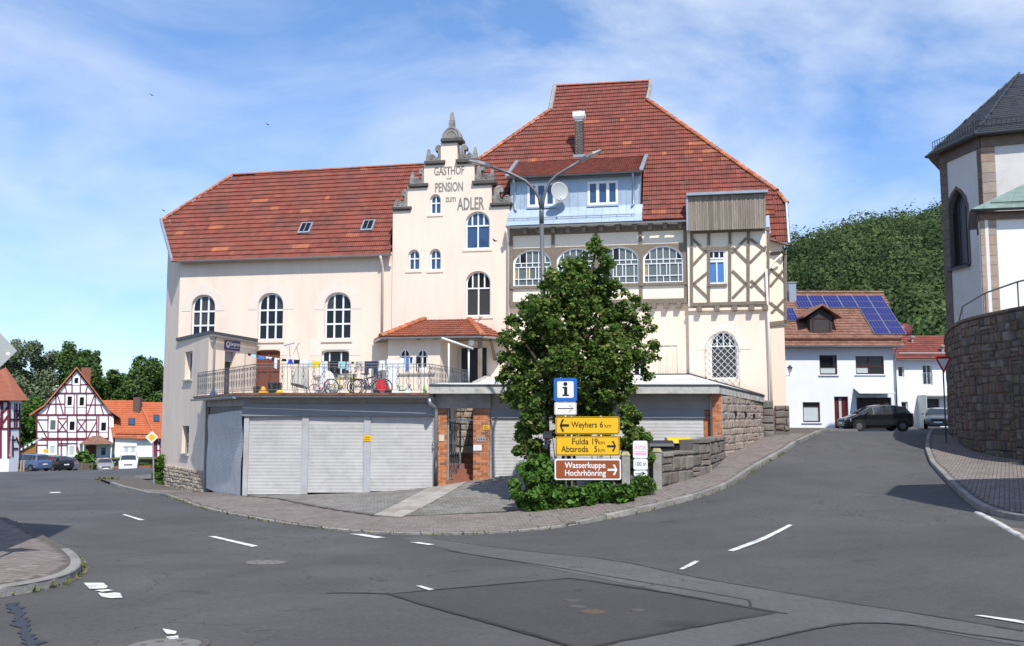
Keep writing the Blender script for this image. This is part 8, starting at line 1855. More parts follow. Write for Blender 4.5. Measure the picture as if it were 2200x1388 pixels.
for x, y in ((1960, 737), (2025, 757)): p = S2.w(*S2.pix(x, y)); mb = MB(); mb.lathe(p - Vector((0, 0, .2)), [(.1, 0), (.1, .6), (.2, .62), (.2, .75), (.05, .8)], 10); mb.build('vent_pipe', CONC_G, h2)
mb = MB(); b = O2[1]
for k in range(7): s = b[0] + (b[1] - b[0]) * k / 6; mb.tube([F2.w(s, .08, b[2]), F2.w(s, .08, b[2] + .95)], .015, 4)
mb.tube([F2.w(b[0] - .1, .08, b[2] + .95), F2.w(b[1] + .1, .08, b[2] + .95)], .02, 4); mb.build('window_railing', STEEL, h2, kind='stuff')
mb = MB(); q = fbx(F2, 1972, 2045, 849, 852, 0); mb.fbox(F2, q[0], q[1], .0, 1.6, q[2], q[3]); mb.build('glass_canopy', MATS['canopy_glass'], h2); mb = MB(); mb.fbox(F2, q[0], q[0] + .04, 0, 1.6, -2, q[2] - .01); mb.build('glass_screen', MATS['canopy_glass'], h2)
rd = root('satellite_dish', tuple(sw(1936, 722)), 'dark red satellite dish at the end of the brown roof', 'satellite dish'); dc = P(1945, 709, 70); mb = MB(); mb.lathe(dc, [(.02, 0), (.3, .03), (.5, .1), (.5, .12), (.02, .03)], 18, axis=(.2, -1, .2)); mb.build('reflector', mat('dish_red', (.16, .035, .04), .5), rd, smooth=True); mb = MB(); mb.tube([dc + Vector((0, .1, 0)), dc + Vector((-.35, .2, -.8))], .03, 5); mb.build('mount', STEEL, rd)
wl = P(1697, 793, 40.3); r_ = root('wall_lantern', tuple(wl - Vector((.2, 0, .35))), 'old style wall lantern on the right corner of the inn', 'lantern'); mb = MB(); mb.tube([wl + Vector((-.24, 0, -.05)), wl + Vector((-.2, 0, -.3)), wl + Vector((-.03, 0, -.28)), wl + Vector((0, 0, -.13))], .015, 5); mb.build('bracket', DARKM, r_)
mb = MB(); mb.lathe(wl - Vector((0, 0, .15)), [(.05, 0), (.1, .2)], 6); mb.build('glass', mat('lantern_glass', (.4, .42, .42), .2), r_); mb = MB(); mb.lathe(wl + Vector((0, 0, .052)), [(.14, 0), (.05, .08), (.01, .14)], 6); mb.build('hood', DARKM, r_)
# ================================================================ CARS
CAR = {'hatch': (3.95, 1.72, 1.47, [(0, .30, .58, 0, .60), (.10, .22, .70, 0, .74), (.55, .2, .84, 0, .82), (.85, .2, .95, 0, .85), (1.62, .2, .95, 1.41, .86), (2.2, .2, .97, 1.50, .86), (2.9, .2, 1.0, 1.48, .86), (3.5, .2, 1.03, 1.40, .84), (3.86, .24, 1.0, 1.02, .80), (3.95, .32, .80, 0, .72)]),
       'mpv': (4.35, 1.77, 1.58, [(0, .3, .62, 0, .62), (.10, .22, .74, 0, .76), (.6, .2, .92, 0, .85), (.9, .2, 1.0, 0, .87), (1.70, .2, 1.02, 1.50, .88), (2.4, .2, 1.03, 1.58, .88), (3.6, .2, 1.05, 1.55, .88), (4.0, .2, 1.06, 1.48, .86), (4.25, .24, 1.02, 1.04, .82), (4.35, .32, .84, 0, .78)]),
       'wagon': (4.5, 1.78, 1.46, [(0, .3, .58, 0, .62), (.10, .22, .70, 0, .76), (.7, .2, .86, 0, .85), (1.15, .2, .95, 0, .87), (1.95, .2, .97, 1.38, .88), (2.6, .2, .98, 1.46, .88), (3.6, .2, 1.0, 1.42, .88), (4.0, .2, 1.0, 1.34, .86), (4.42, .24, .97, 1.0, .82), (4.5, .32, .78, 0, .78)]),
       'van': (4.97, 2.03, 1.98, [(0, .3, .75, 0, .80), (.08, .25, .95, 0, .92), (.5, .22, 1.12, 0, .98), (.75, .22, 1.22, 0, 1.0), (1.45, .22, 1.24, 1.82, 1.01), (2.0, .22, 1.26, 1.97, 1.01), (4.4, .22, 1.28, 1.98, 1.01), (4.80, .24, 1.28, 1.90, 1.0), (4.93, .28, 1.1, 1.14, .99), (4.97, .32, .9, 0, .97)])}
def car(px, Y, head, typ, col, label, group='cars parked in the village'):
    L_, W_, H_, st = CAR[typ]; x0 = P(px, 900, Y).x; z0 = zg(x0, Y) + .02; r_ = root('parked_car', (x0, Y, z0), label, 'car', group)
    M_ = Matrix.Translation((x0, Y, z0)) @ Matrix.Rotation(head, 4, 'Z') @ Matrix.Translation((L_ / 2, 0, 0)); T = lambda x, y, z: M_ @ Vector((-x, y, z))
    paint = mat('car_paint_' + label[:12].replace(' ', '_'), col, .25, .03, coat=.6, metal=.25 if max(col) < .5 else 0); body = MB(); rows = []
    for (x, zb, belt, top, w) in st:
        g = top if top > belt + .1 else belt + .02; wr = w * (.76 if top > belt + .1 else .82)
        half = [(w * .86, zb), (w, zb + .16), (w, (zb + belt) / 2 + .1), (w * .97, belt), (wr, g - .02), (wr * .55, g + .025)]
        rows.append([T(x, y, z) for y, z in half] + [T(x, -y, z) for y, z in reversed(half)])
    n = 12
    for r in rows: body.v += [tuple(p) for p in r]
    for i in range(len(rows) - 1):
        for k in range(n): k2 = (k + 1) % n; body.f.append((i * n + k, (i + 1) * n + k, (i + 1) * n + k2, i * n + k2)); body.t.append(.5)
    body.f += [tuple(range(n)), tuple(range((len(rows) - 1) * n, len(rows) * n))[::-1]]; body.t += [.5, .5]; bo = body.build('body', paint, r_)
    def pane(ps, nm): c_ = sum(ps, Vector()) / len(ps); nn = (ps[1] - ps[0]).cross(ps[2] - ps[0]).normalized(); ctr = T(L_ / 2, 0, .8); nn = nn if nn.dot(c_ - ctr) > 0 else -nn; mb = MB(); mb.face([c_ + (p - c_) * .88 + nn * .012 for p in ps]); mb.build(nm, GLASS_C, r_)
    ws = next(i for i, s in enumerate(st) if s[3] > 0); we = max(i for i, s in enumerate(st) if s[3] > s[2] + .1)
    for i, nm in ((ws - 1, 'windscreen'), (we, 'rear_window')):
        q = [rows[i][k].lerp(rows[i + 1][k], .06) for k in (4, 5, 6, 7)] + [rows[i][k].lerp(rows[i + 1][k], .94) for k in (4, 5, 6, 7)]; c_ = sum(q, Vector()) / 8; nn = (q[2] - q[1]).cross(q[5] - q[1]).normalized(); nn = nn if nn.z > 0 else -nn
        q = [p + (c_ - p) * .06 + nn * .02 for p in q]; mb = MB(); mb.v = [tuple(p) for p in q]; mb.f = [(0, 1, 5, 4), (1, 2, 6, 5), (2, 3, 7, 6)]; mb.t = [.5] * 3; mb.build(nm, GLASS_C, r_)
    for a, b in ((3, 4), (8, 7)):
        for i in range(ws, we): pane([rows[i][a], rows[i + 1][a], rows[i + 1][b], rows[i][b]], 'side_window')
        pane([rows[ws - 1][a], rows[ws][a], rows[ws][b]], 'side_window')
    R_ = .31 if typ != 'van' else .34
    for x in (L_ * .19, L_ * .82):
        for sy in (-1, 1):
            axv = (M_.to_3x3() @ Vector((0, sy, 0))); c_ = T(x, sy * (W_ / 2 - .17), R_); mb = MB(); mb.lathe(c_, [(R_ * .9, 0), (R_, .03), (R_, .17), (R_ * .92, .205), (R_ * .64, .205), (R_ * .60, .19)], 18, axis=axv); wl_ = mb.build('wheel', RUBBER, r_); mb = MB(); mb.lathe(c_, [(R_ * .62, .15), (R_ * .6, .196), (R_ * .2, .20)], 10, axis=axv); mb.build('rim', GUTTER_D, wl_)
            mb = MB(); mb.lathe(T(x, sy * (W_ / 2 - .06), R_ + .03), [(R_ * 1.17, 0), (R_ * 1.17, .062)], 18, axis=axv); mb.build('wheel_arch', BLACK, r_)
    for sy in (-1, 1):
        for (xa, xb, za, zb, m, nm) in ((.04, .32, st[1][2] - .16, st[1][2] + .03, mat('headlight', (.6, .62, .64), .15), 'headlight'), (L_ - .28, L_ - .06, st[-2][2] - .25, st[-2][2] + (.28 if typ == 'mpv' else .04), mat('tail_light', (.40, .01, .012), .2), 'tail_light')):
            yo = sy * W_ * .43; yi = sy * W_ * .31; mb = MB(); mb.hexa([T(xa, yi, za), T(xb, yo + sy * .05, za), T(xb, yo + sy * .06, zb), T(xa, yi, zb)] + [T(xa + (.06 if xa < 1 else -.0), yi * .9, za), T(xb, yo, za), T(xb, yo, zb), T(xa + .06, yi * .9, zb)]); mb.build(nm, m, r_)
        mb = MB(); x = st[ws - 1][0] + .25; mb.hexa([T(x, sy * W_ / 2, st[ws][2] + .02), T(x + .12, sy * W_ / 2, st[ws][2] + .02), T(x + .12, sy * (W_ / 2 + .18), st[ws][2] + .02), T(x, sy * (W_ / 2 + .18), st[ws][2] + .02)] + [T(x + .02, sy * W_ / 2, st[ws][2] + .14), T(x + .1, sy * W_ / 2, st[ws][2] + .14), T(x + .1, sy * (W_ / 2 + .17), st[ws][2] + .14), T(x + .02, sy * (W_ / 2 + .17), st[ws][2] + .14)]); mb.build('mirror', BLACK if typ == 'van' else paint, r_)
    for (x, z) in ((-.01, .42), (L_ + .01, .62)): mb = MB(); mb.hexa([T(x, -.26, z), T(x, .26, z), T(x + .012, .26, z), T(x + .012, -.26, z), T(x, -.26, z + .11), T(x, .26, z + .11), T(x + .012, .26, z + .11), T(x + .012, -.26, z + .11)]); mb.build('number_plate', SIGN_W, r_)
    mb = MB(); zg_ = .55 if typ != 'van' else .78; mb.hexa([T(-.012, -.42, zg_ - .0), T(-.012, .42, zg_), T(.1, .5, zg_), T(.1, -.5, zg_), T(.0, -.4, zg_ + .13), T(.0, .4, zg_ + .13), T(.1, .5, zg_ + .13), T(.1, -.5, zg_ + .13)]); mb.build('grille', BLACK, r_)
    return r_
car(1879, 54.5, R(180), 'hatch', (.010, .010, .013), 'black hatchback parked before the white house door')
car(2016, 66, R(245), 'wagon', (.09, .09, .09), 'grey car half hidden behind the church wall')
car(64, 87, R(158), 'mpv', (.10, .15, .27), 'light blue people carrier at the far left')
car(118, 91, R(148), 'wagon', (.02, .02, .024), 'black estate car between two others')
car(135, 95, R(140), 'wagon', (.15, .16, .18), 'dark grey estate car left of the lattice fence')
car(228, 102, R(-62), 'wagon', (.36, .35, .33), 'silver saloon facing us right of the bush')
car(280, 103, R(-69), 'van', (.72, .74, .76), 'white van facing us before the orange roofed house')
# ================================================================ LEFT: TIMBERED HOUSES
MAR = mat('maroon_timber', (.17, .022, .045), .7, .15, 3); FT = Fr((-52.4, 112.0), (1, .45))
th_ = root('timbered_house', (-52.4, 112, zg(-52.4, 112)), 'white timbered house with maroon beams and steep gable', 'house')
T5 = lambda x, y: FT.pix(60 + x / 5.783, 780 + y / 5.783); T5t = lambda x, y, t: FT.pix(60 + x / 5.783, 780 + y / 5.783, t)
mb = MB(); gout = [(105, 1370), (1065, 1370), (1065, 655), (900, 470), (605, 95), (345, 400), (205, 555), (105, 640)]
mb.prism(FT, [T5(*q) for q in gout], -14, 0); mb.build('wall', WHITEWALL, th_)
def tb5(a, b, w_=.16): mb = MB(); mb.beam(FT, T5(*a), T5(*b), w_, .002, .05); mb.build('beam', MAR, th_)
for y, x0, x1, w_ in ((377, 345, 845, .2), (645, 110, 1060, .22), (945, 108, 1000, .34), (510, 230, 462, .14), (520, 725, 935, .14), (268, 455, 742, .14), (705, 118, 255, .13), (690, 370, 495, .13), (705, 605, 860, .13), (852, 118, 990, .16), (1020, 112, 250, .13), (1022, 370, 490, .13), (1000, 370, 620, .13)): tb5((x0, y), (x1, y), w_)
for x, y0, y1 in ((112, 1300, 650), (250, 940, 650), (373, 1180, 650), (490, 1180, 650), (608, 1100, 390), (725, 935, 385), (855, 900, 660), (880, 900, 660), (1000, 950, 660), (348, 640, 390), (460, 640, 380), (572, 640, 385), (835, 650, 400), (548, 372, 165), (650, 372, 165), (415, 1180, 960), (240, 1100, 960)): tb5((x, y0), (x, y1), .14)
for a, b in (((122, 715), (235, 930)), ((852, 725), (742, 930)), ((365, 385), (442, 640)), ((825, 400), (740, 640)), ((277, 512), (230, 635)), ((905, 525), (942, 650)), ((460, 275), (482, 370)), ((740, 285), (715, 372)), ((378, 712), (480, 850)), ((480, 712), (378, 850)), ((612, 712), (715, 852)), ((715, 712), (615, 852)), ((608, 1030), (640, 1120))): tb5(a, b, .12)
for (x0, y0, x1, y1, g) in ((252, 690, 370, 850, GLASS_G), (493, 705, 605, 855, GLASS), (885, 718, 995, 860, GLASS), (465, 395, 572, 545, GLASS), (617, 405, 722, 548, GLASS), (553, 165, 650, 272, GLASS), (250, 1010, 360, 1145, CURTW), (490, 1015, 600, 1165, CURTW), (885, 1030, 990, 1165, GLASS_B)):
    a, b = T5(x0, y1), T5(x1, y0); window(th_, FT, (a[0], b[0], a[1], b[1]), 0, .07, [(0, 1, [])], fw=.2, glass=g, thick=.06)
rk = {-1: [(605, 66), (345, 372), (200, 540), (15, 660)], 1: [(605, 66), (870, 410), (1000, 585), (1152, 688)]}
for sg, ln in rk.items():
    for a, b in zip(ln[:-1], ln[1:]):
        p, q = T5t(*a, .5), T5t(*b, .5); A = FT.w(p[0], .5, p[1]); B = FT.w(q[0], .5, q[1]); bk = -FT.n * 14.5; u = Vector((0, 0, .22)); mb = MB(); mb.hexa([A, B, B + bk, A + bk] + [v + u for v in (A, B, B + bk, A + bk)], random.random()); mb.build('roof_slope', TILE_O, th_)
mb = MB(); p = T5t(717, 215, -5); q = T5t(717, 55, -5); mb.fbox(FT, p[0] - .55, p[0] + .55, -6.1, -5, p[1] - 1.5, q[1]); mb.build('chimney', mat('chimney_red_brick', (.24, .09, .06), .9, .2, 6), th_)
pa_, pb_, pc_ = T5t(640, 1008, 2.5), T5t(1070, 1008, 2.5), T5(845, 905)
ap_ = FT.w(T5(845, 905)[0] - .4, .1, pc_[1]); ap2 = FT.w(T5(845, 905)[0] + .5, .1, pc_[1]); e0 = FT.w(pa_[0], 2.5, pa_[1]); e1 = FT.w(pb_[0], 2.5, pa_[1]); e2 = FT.w(pa_[0], 0, pa_[1]); e3 = FT.w(pb_[0], 0, pa_[1])
mb = MB(); mb.face([e0, e1, ap2, ap_], .3); mb.face([e1, e3, ap2], .5); mb.face([e2, e0, ap_], .5); mb.face([e0, e2, e3, e1], .2); mb.build('porch_roof', TILE_B, th_); gutter(th_, e0, e1)
for q in (e0 + Vector((.4, .2, 0)), e1 + Vector((-.4, .2, 0))): mb = MB(); mb.tube([(q.x, q.y, zg(q.x, q.y)), q], .07, 6); mb.build('porch_post', WHITE, th_)
a, b = T5(705, 1320), T5(850, 1020); window(th_, FT, (a[0], b[0], a[1], b[1]), 0, .06, [(0, .6, [.5]), (.6, 1, [.5])], fw=.15, m=DOORW, glass=DOORW, name='door')
# orange roofed extension
ex = root('house', (-46.5, 113.5, zg(-46.5, 113.5)), 'white house with plain orange tiled roof beside the timbered house', 'house')
FE = Fr((-46.5, 113.5), (1, .42)); E5 = lambda x, y, t=0: FE.pix(60 + x / 5.783, 780 + y / 5.783, t)
a, b = E5(1066, 1370), E5(1850, 925); wa, wb_ = E5(1180, 1130), E5(1350, 1035)
mb = MB(); wall(mb, FE, [a, (b[0], a[1]), b, (a[0], b[1])], [outline(wa[0], wb_[0], wa[1], wb_[1], 0)], 0, .2, rim=8); mb.build('wall', WHITEWALL, ex); window(ex, FE, (wa[0], wb_[0], wa[1], wb_[1]), 0, -.1, [(0, 1, [.5])], fw=.15, bw=.3, glass=CURTW)
for x, w_ in ((1582, .5), (1640, .14)): q = E5(x, 1300); q2 = E5(x, 945); mb = MB(); mb.beam(FE, q, q2, w_, .002, .06); mb.build('beam', MAR, ex)
for p, q in (((1600, 955), (1670, 1070)), ((1600, 1085), (1690, 1085)), ((1600, 1205), (1690, 1205)), ((1660, 1100), (1625, 1200))): mb = MB(); mb.beam(FE, E5(*p), E5(*q), .16, .002, .05); mb.build('beam', MAR, ex)
q = E5(1300, 932, .5); SE = Slope(FE.w(0, .5, q[1]), FE.d, -FE.n * .78 + Vector((0, 0, .62))); pl = [SE.pix(60 + x / 5.783, 780 + y / 5.783) for x, y in ((1068, 928), (1850, 940), (1850, 492), (925, 468))]
tiles(ex, SE, pl, mat('orange_pantiles', None, .8, .12, 1, tint=[(.40, .10, .04), (.46, .125, .05), (.50, .15, .065)]), tw=.45, th=.42, orange=0, prof=(.03, 0, .03)); se = lambda x, y, h=0: SE.w(*SE.pix(60 + x / 5.783, 780 + y / 5.783), h)
mb = MB(); mb.face([se(925, 468), se(1850, 492), se(1850, 492) - FE.n * 8 - Vector((0, 0, 6)), se(925, 468) - FE.n * 8 - Vector((0, 0, 6))]); mb.build('rear_roof', TILE_O, ex)
mb = MB(); mb.tube([se(1590, 930, .1), se(1385, 500, .1)], .14, 5); mb.build('hip_cap', TILE_O, ex)
gutter(ex, se(1085, 885, .12), se(1520, 890, .12), DARKM, .1)
for (x0, y0, x1, y1) in ((1245, 780, 1325, 695), (1560, 735, 1630, 655)):
    u0, v0 = SE.pix(60 + x0 / 5.783, 780 + y0 / 5.783); v1 = SE.pix(60 + x0 / 5.783, 780 + y1 / 5.783)[1]; u1 = u0 + (x1 - x0) / 5.783 * 114 / FPX; mb = MB(); mb.hexa([SE.w(u0, v0, .0), SE.w(u1, v0, .0), SE.w(u1, v1, .0), SE.w(u0, v1, .0), SE.w(u0, v0, .15), SE.w(u1, v0, .15), SE.w(u1, v1, .15), SE.w(u0, v1, .15)]); so = mb.build('skylight', DARKM, ex); mb = MB(); mb.face([SE.w(u0 + .1, v0 + .1, .16), SE.w(u1 - .1, v0 + .1, .16), SE.w(u1 - .1, v1 - .1, .16), SE.w(u0 + .1, v1 - .1, .16)]); mb.build('pane', GLASS_B, so)
p = se(1360, 590); zt = P(60 + 1360 / 5.783, 780 + 425 / 5.783, p.y).z; mb = MB(); mb.box(p.x - .42, p.x + .42, p.y - .4, p.y + .4, p.z - .5, zt); mb.build('chimney', mat('chimney_dark', (.12, .085, .07), .9, .2, 6), ex)
# house at the left edge
el = root('timbered_house', (-45, 84, zg(-45, 84)), 'white half-timbered house with brown roof cut by the left picture edge', 'house')
FX = Fr((-45.4, 84.0), (1, .4)); X5 = lambda x, y, t=0: FX.pix(x / 5.34, 760 + y / 5.34, t)
c0 = X5(100, 1300); cw_ = FX.w(c0[0], 0, 0); FX2 = Fr((cw_.x, cw_.y), (.1, 1)); X6 = lambda x, y, t=0: FX2.pix(x / 5.34, 760 + y / 5.34, t)
mb = MB(); mb.prism(FX, [(c0[0] - 9, c0[1] - 1), (c0[0], c0[1] - 1), (c0[0], X5(100, 530)[1]), (c0[0] - 9, X5(100, 530)[1])], -.3, 0); mb.build('wall', WHITEWALL, el)
zt6 = X5(100, 530)[1]; mb = MB(); mb.prism(FX2, [(0, c0[1] - 1), (X6(230, 900)[0], c0[1] - 1), (X6(230, 900)[0], zt6), (0, zt6)], -.3, 0); mb.build('side_wall', WHITEWALL, el)
for p, q in (((8, 1200), (8, 550)), ((97, 870), (97, 550)), ((0, 862), (100, 862)), ((28, 680), (95, 610)), ((28, 800), (95, 710)), ((0, 545), (100, 545)), ((25, 860), (25, 560)), ((97, 1200), (97, 880))): mb = MB(); mb.beam(FX, X5(*p), X5(*q), .2, .002, .05); mb.build('beam', MAR, el)
for p, q in (((110, 560), (110, 1160)), ((225, 570), (225, 1170)), ((165, 570), (165, 840)), ((190, 570), (190, 840)), ((105, 860), (225, 855)), ((105, 755), (225, 755)), ((165, 655), (205, 655)), ((225, 640), (205, 720)), ((145, 940), (145, 1180)), ((100, 990), (180, 990)), ((150, 1090), (205, 1090)), ((185, 960), (210, 1030))): mb = MB(); mb.beam(FX2, X6(*p), X6(*q), .18, .002, .05); mb.build('beam', mat('shaded_maroon_timber', (.07, .018, .03), .7), el)  # side timbers: darker copy of the maroon, that wall's shade put into the colour
for f, p, q in ((FX2, X6(120, 745), X6(158, 580)), (FX, X5(-60, 740), X5(20, 580)), (FX2, X6(98, 1180), X6(132, 950))): window(el, f, (p[0], q[0], p[1], q[1]), 0, .05, [(0, .6, [.5]), (.6, 1, [.5])], fw=.12, glass=GLASS)
e1 = X5(305, 545, .6); A = FX2.w(X6(240, 545)[0] + .4, .5, zt6); B = FX.w(c0[0] - 9, .7, zt6 - .05); D = FX.w(c0[0] + .3, .7, zt6 - .05); tp = P(0, 795, 88.5)
mb = MB(); mb.face([B, D, tp, tp + Vector((-8, 0, 0))], .2); mb.face([D, A, tp + Vector((0, 1, .3)), tp], .6); mb.face([B, D, A, A + Vector((-8, 0, 0))][::-1], .2); mb.build('roof', TILE_P, el)
# wooden shed, lattice fence, bush, posts, planters
sd_ = root('wooden_shed', (P(58, 980, 105).x, 105, zg(P(58, 980, 105).x, 105)), 'wooden shed with striped pale roof left of the timbered house', 'shed')
FZ = Fr((0, 105.0), (1, 0)); a, b = FZ.pix(40, 1010), FZ.pix(78, 950)
for k in range(12): s = a[0] + (b[0] - a[0]) * k / 12; part_box('plank', mat('shed_wood', (.36, .16, .05), .8, .2, 4), sd_, FZ, s, s + (b[0] - a[0]) / 12 - .02, -.1, 0, a[1], FZ.z(40 + 38 * k / 12, 970 - 18 * k / 12))
for k in range(8): p = FZ.pix(39 + 4.5 * k, 967 - 2.5 * k, .3); mb = MB(); mb.hexa([FZ.w(p[0], .3, p[1] - .2), FZ.w(p[0] + .22, .3, p[1] - .1), FZ.w(p[0] + .22, -1.5, p[1] + .4), FZ.w(p[0], -1.5, p[1] + .3)] + [FZ.w(p[0], .3, p[1]), FZ.w(p[0] + .22, .3, p[1] + .1), FZ.w(p[0] + .22, -1.5, p[1] + .6), FZ.w(p[0], -1.5, p[1] + .5)]); mb.build('roof_sheet', WHITE if k % 2 else DARKM, sd_)
lf = root('lattice_fence', (P(178, 1000, 99).x, 99, zg(P(178, 1000, 99).x, 99)), 'low wooden lattice fence before the round green bush', 'fence'); FQ = Fr((0, 99.0), (1, 0)); a, b = FQ.pix(153, 1012), FQ.pix(198, 994); zb = zg(a[0], 99) - EZ; h = b[1] - a[1]
WOODG = mat('grey_wood', (.16, .13, .11), .85, .2, 5)
for k in range(13):
    s = a[0] + (b[0] - a[0] - h) * k / 12
    for sg in (0, 1): mb = MB(); mb.beam(FQ, (s + (h if sg else 0), zb + .05), (s + (0 if sg else h), zb + .05 + h), .05, -.01 - .02 * sg, .01 - .02 * sg); mb.build('slat', WOODG, lf)
for s in (a[0], (a[0] + b[0]) / 2, b[0]): part_box('post', WOODG, lf, FQ, s - .05, s + .05, -.1, .03, zb - .1, zb + h + .08)
bs_ = root('bush', (P(180, 1000, 100.5).x, 100.5, zg(P(180, 1000, 100.5).x, 100.5)), 'round bright green bush behind the lattice fence', 'bush'); leaves('leaves', pc([(168, 988, 10), (180, 982, 12), (193, 988, 10), (180, 998, 14), (166, 1000, 9), (195, 1000, 8)], 100.5, .8), 1500, .38, LEAF_IVY, bs_)
for (px, lab) in ((45.5, 'left wooden stake beside the people carrier'), (51.5, 'right wooden stake beside the people carrier')):
    x = P(px, 1000, 83).x; z = zg(x, 83); r_ = root('wooden_stake', (x, 83, z), lab, 'stake'); mb = MB(); mb.box(x - .06, x + .06, 82.94, 83.06, z, z + .92); mb.build('stake', mat('stake_wood', (.40, .29, .17), .8), r_); mb = MB(); mb.hexa([(x - .06, 82.94, z + .922), (x + .06, 82.94, z + .922), (x + .06, 83.06, z + .922), (x - .06, 83.06, z + .922), (x - .01, 82.99, z + 1.0), (x + .01, 82.99, z + 1.0), (x + .01, 83.01, z + 1.0), (x - .01, 83.01, z + 1.0)]); mb.build('tip', MATS['stake_wood'], r_)
for (px, lab) in ((257, 'wooden planter box left of the white van'), (309, 'wooden planter box right of the white van')):
    x = P(px, 1000, 107).x; z = zg(x, 107); r_ = root('planter', (x, 107, z), lab, 'planter'); mb = MB(); mb.box(x - .9, x + .9, 106.7, 107.3, z, z + .6); mb.build('trough', mat('planter_wood', (.30, .11, .06), .8), r_); leaves('flowers', [((x, 107, z + .7), (.8, .25, .2))], 160, .2, LEAF_IVY, r_)
py_ = root('parcel_sign', (-55.5, 110.4, zg(-55.5, 110.4)), 'yellow parcel shop sign on the timbered house wall', 'sign'); q0, q1 = FT.pix(93, 981, .6), FT.pix(103, 965, .6); part_box('panel', SIGN_W, py_, FT, q0[0], q1[0], .1, .16, q0[1], q1[1] - .45); part_box('top_panel', SIGN_Y, py_, FT, q0[0], q1[0], .1, .16, q1[1] - .44, q1[1])
# ================================================================ TREES
def tree_(name, px, Y, clumps, n, size, m, label, group='trees behind the timbered house', tp=1.0):
    b = P(px, 1000, Y); b.z = zg(b.x, b.y); r_ = root(name, tuple(b), label, 'tree', group); top = P(clumps[0][0], clumps[0][1], Y); mb = MB(); mb.tube([b, b.lerp(top, .45), b.lerp(top, .9)], [.45, .3, .06], 7)
    for x, y, r in clumps[1:6]: mb.tube([b.lerp(top, .35), P(x, y, Y)], [.16, .04], 5)
    mb.build('trunk', BARK, r_, kind='stuff')
    cc = []
    for x, y, r in clumps:
        for k in range(5): a = random.uniform(0, 6.28); q = r * random.uniform(.2, .75); cc.append((tuple(P(x + q * math.cos(a), y + q * math.sin(a), Y + random.uniform(-1.5, 1.5) * r * Y / FPX)), (r * .55 * Y / FPX,) * 3))
    leaves('crown', cc, n, size, m, r_, shell=.55, up=.5, tint_pow=tp)
tree_('willow_tree', 45, 150, [(40, 765, 34), (75, 760, 30), (15, 780, 34), (60, 810, 45), (100, 800, 36), (20, 840, 44), (90, 850, 40), (120, 770, 22), (50, 880, 40)], 22000, .38, LEAF_W, 'grey-green willow tree farthest left')
tree_('ash_tree', 165, 146, [(140, 760, 24), (170, 775, 26), (195, 790, 24), (150, 800, 30), (185, 820, 30), (205, 770, 14), (165, 840, 34), (210, 815, 14)], 15000, .38, LEAF_D, 'dark feathery tree behind the timbered house chimney', tp=1.5)
tree_('maple_tree', 312, 140, [(315, 795, 30), (295, 820, 32), (335, 815, 32), (360, 825, 30), (310, 850, 40), (345, 860, 40), (280, 850, 20)], 18000, .38, LEAF_D, 'round green tree nearest the inn')
tree_('oak_tree', 250, 152, [(255, 815, 22), (235, 830, 24), (270, 830, 22), (225, 850, 26), (260, 860, 34), (240, 880, 34)], 13000, .38, LEAF_D, 'dark tree between the chimneys', tp=1.6)
tree_('alder_tree', 70, 128, [(75, 880, 26), (50, 895, 26), (95, 900, 24), (60, 930, 30), (85, 935, 24)], 7000, .45, LEAF_IVY, 'brighter green tree just left of the timbered gable', tp=1.5)
# ================================================================ WOODED HILL
def hill(X, Y):
    crest = np.interp(X, [-150, 20, 75, 103, 128, 140, 163, 220, 400], [-12, -6, 22, 56, 63, 66, 69, 69, 62]); k = np.clip((Y - 112) / 238, 0, 1); k = k * k * (3 - 2 * k) * .55 + k * .45; k2 = np.clip((Y - 350) / 300, 0, 1)
    return EZ - 2.4 + (crest - 0) * k * (1 - .3 * k2) - 3 * (1 - k)
grid('hill', np.linspace(-60, 420, 49), np.linspace(108, 640, 40), hill, GRASS)
def forest(name, n, xr, yr, rad, per, size, tint, label):
    X = rng.uniform(*xr, n * 3); Y = rng.uniform(*yr, n * 3); u = X / Y; ok = (u > .26) & (u < .62); X, Y = X[ok][:n], Y[ok][:n]; m_ = len(X); Rr = rng.uniform(*rad, m_); Z = hill(X, Y) + Rr * .9
    ix = np.repeat(np.arange(m_), per); d = rng.normal(size=(m_ * per, 3)); d[:, 2] = np.abs(d[:, 2]) * .9 - .25; d[:, 1] -= .5; d /= np.linalg.norm(d, axis=1)[:, None]; lump = 1 + .25 * np.sin(d[:, 0] * 7 + ix) * np.cos(d[:, 2] * 6 + ix * 2)
    pos = np.stack([X, Y, Z], 1)[ix] + d * (Rr[ix] * lump * (.75 + .3 * rng.random(len(ix))))[:, None] * np.array([1, 1, 1.15])
    nn = d * 1.2 + rng.normal(size=d.shape) * .33; nn /= np.linalg.norm(nn, axis=1)[:, None]; a = np.cross(nn, rng.normal(size=d.shape)); a /= np.linalg.norm(a, axis=1)[:, None]; b = np.cross(nn, a); s = size * (.6 + .8 * rng.random(len(ix)))[:, None]
    v = np.stack([pos - a * s * .5, pos - b * s * .4, pos + a * s * .5, pos + b * s * .4], 1).reshape(-1, 3); tt = np.clip(np.repeat(rng.uniform(*tint, m_), per) + rng.normal(size=len(ix)) * .10, 0, 1)
    tag(npmesh(name, v, np.arange(len(v)).reshape(-1, 4), tt, LEAF_F), label, 'forest', kind='stuff')
forest('hill_forest', 900, (60, 260), (150, 420), (3.4, 7.4), 250, .95, (.1, .95), 'dense green woodland covering the hill behind the houses')
forest('hill_forest', 150, (35, 85), (112, 150), (2.2, 3.6), 190, .85, (.55, 1.0), 'brighter bushes and young trees at the foot of the hill')
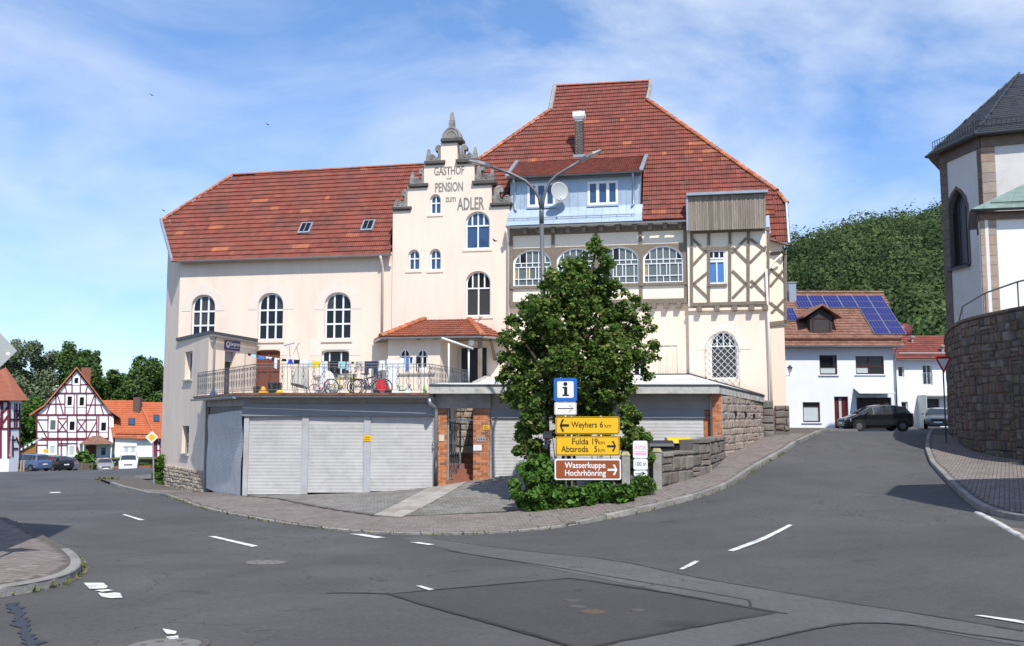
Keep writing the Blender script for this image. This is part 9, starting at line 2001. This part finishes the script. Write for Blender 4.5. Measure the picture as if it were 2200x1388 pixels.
# ================================================================ HOUSES JUST OUTSIDE THE PICTURE (they cast the shadows on the road)
def gable_house(name, corners, ridge_pts, z0, ze, zr, label):
    c = [Vector((x, y, 0)) for x, y in corners]; r_ = root(name, (sum(p.x for p in c) / 4, sum(p.y for p in c) / 4, z0), label, 'house'); U = lambda p, z: Vector((p[0], p[1], z)); mb = MB()
    for i in range(4): a, b = corners[i], corners[(i + 1) % 4]; mb.face([U(a, z0 - 1), U(b, z0 - 1), U(b, ze), U(a, ze)])
    mb.face([U(corners[0], ze), U(corners[3], ze), U(ridge_pts[0], zr - .15)]); mb.face([U(corners[1], ze), U(corners[2], ze), U(ridge_pts[1], zr - .15)]); mb.build('wall', PLASTER_W, r_)
    for (a, b) in ((0, 1), (3, 2)): q = [U(corners[a], ze), U(corners[b], ze), U(ridge_pts[1], zr), U(ridge_pts[0], zr)]; mb = MB(); mb.hexa(q + [p + Vector((0, 0, .2)) for p in q], .4); mb.build('roof_slope', TILE_B, r_)
    for i in range(4):
        a, b = Vector(corners[i]), Vector(corners[(i + 1) % 4]); f = fr2(a, b); L_ = (b - a).length
        if f.n.dot(f.o - r_.location) < 0: f = fr2(b, a)
        for k in range(int(L_ / 3)):
            for zz in (1.2, 3.9): s = 1.5 + k * 3; window(r_, f, (s - .5, s + .5, z0 + zz - EZ, z0 + zz + 1.3 - EZ), 0, .06, [(0, 1, [.5])], fw=.07)
hx, hy, hz_ = 9.2 + .23 * 11, 23 - .776 * 11, 9.0 + EZ
gable_house('corner_house', [(hx, hy + 5), (27, hy + 5), (27, hy - 5), (hx, hy - 5)], [(hx, hy), (27, hy)], zg(hx + 4, hy), hz_ - 4.2, hz_, 'plain gabled house standing outside the right picture edge')
gable_house('corner_house', [(-7.62, 2), (-7.62, 13.0), (-19, 13.0), (-19, 2)], [(-13.3, 2), (-13.3, 13.0)], zg(-9, 10), 9.2 + EZ, 13 + EZ, 'plain gabled house standing outside the left picture edge')
# ================================================================ BIRDS
for (px, py, Y, lab) in ((327, 205, 60, 'dark swift high above the left roof'), (576, 268, 60, 'dark swift above the middle of the left roof'), (1064, 518, 38, 'swift flying before the gable wall'), (352, 453, 60, 'pale swift beside the left roof end')):
    p = P(px, py, Y); r_ = root('bird', tuple(p), lab, 'bird', 'swifts in the air'); mb = MB(); mb.lathe(p - Vector((.08, 0, 0)), [(.005, 0), (.025, .05), (.028, .1), (.012, .16), (.004, .2)], 8, axis=(1, .2, .1)); mb.build('body', BLACK, r_)
    for sg in (-1, 1): mb = MB(); mb.hexa([p + Vector((.02, 0, 0)), p + Vector((-.04, 0, .004)), p + Vector((-.13, sg * .12, .09)), p + Vector((-.06, sg * .1, .06))] + [p + Vector((.02, 0, .01)), p + Vector((-.04, 0, .012)), p + Vector((-.14, sg * .13, .10)), p + Vector((-.06, sg * .1, .07))]); mb.build('wing', BLACK, r_)
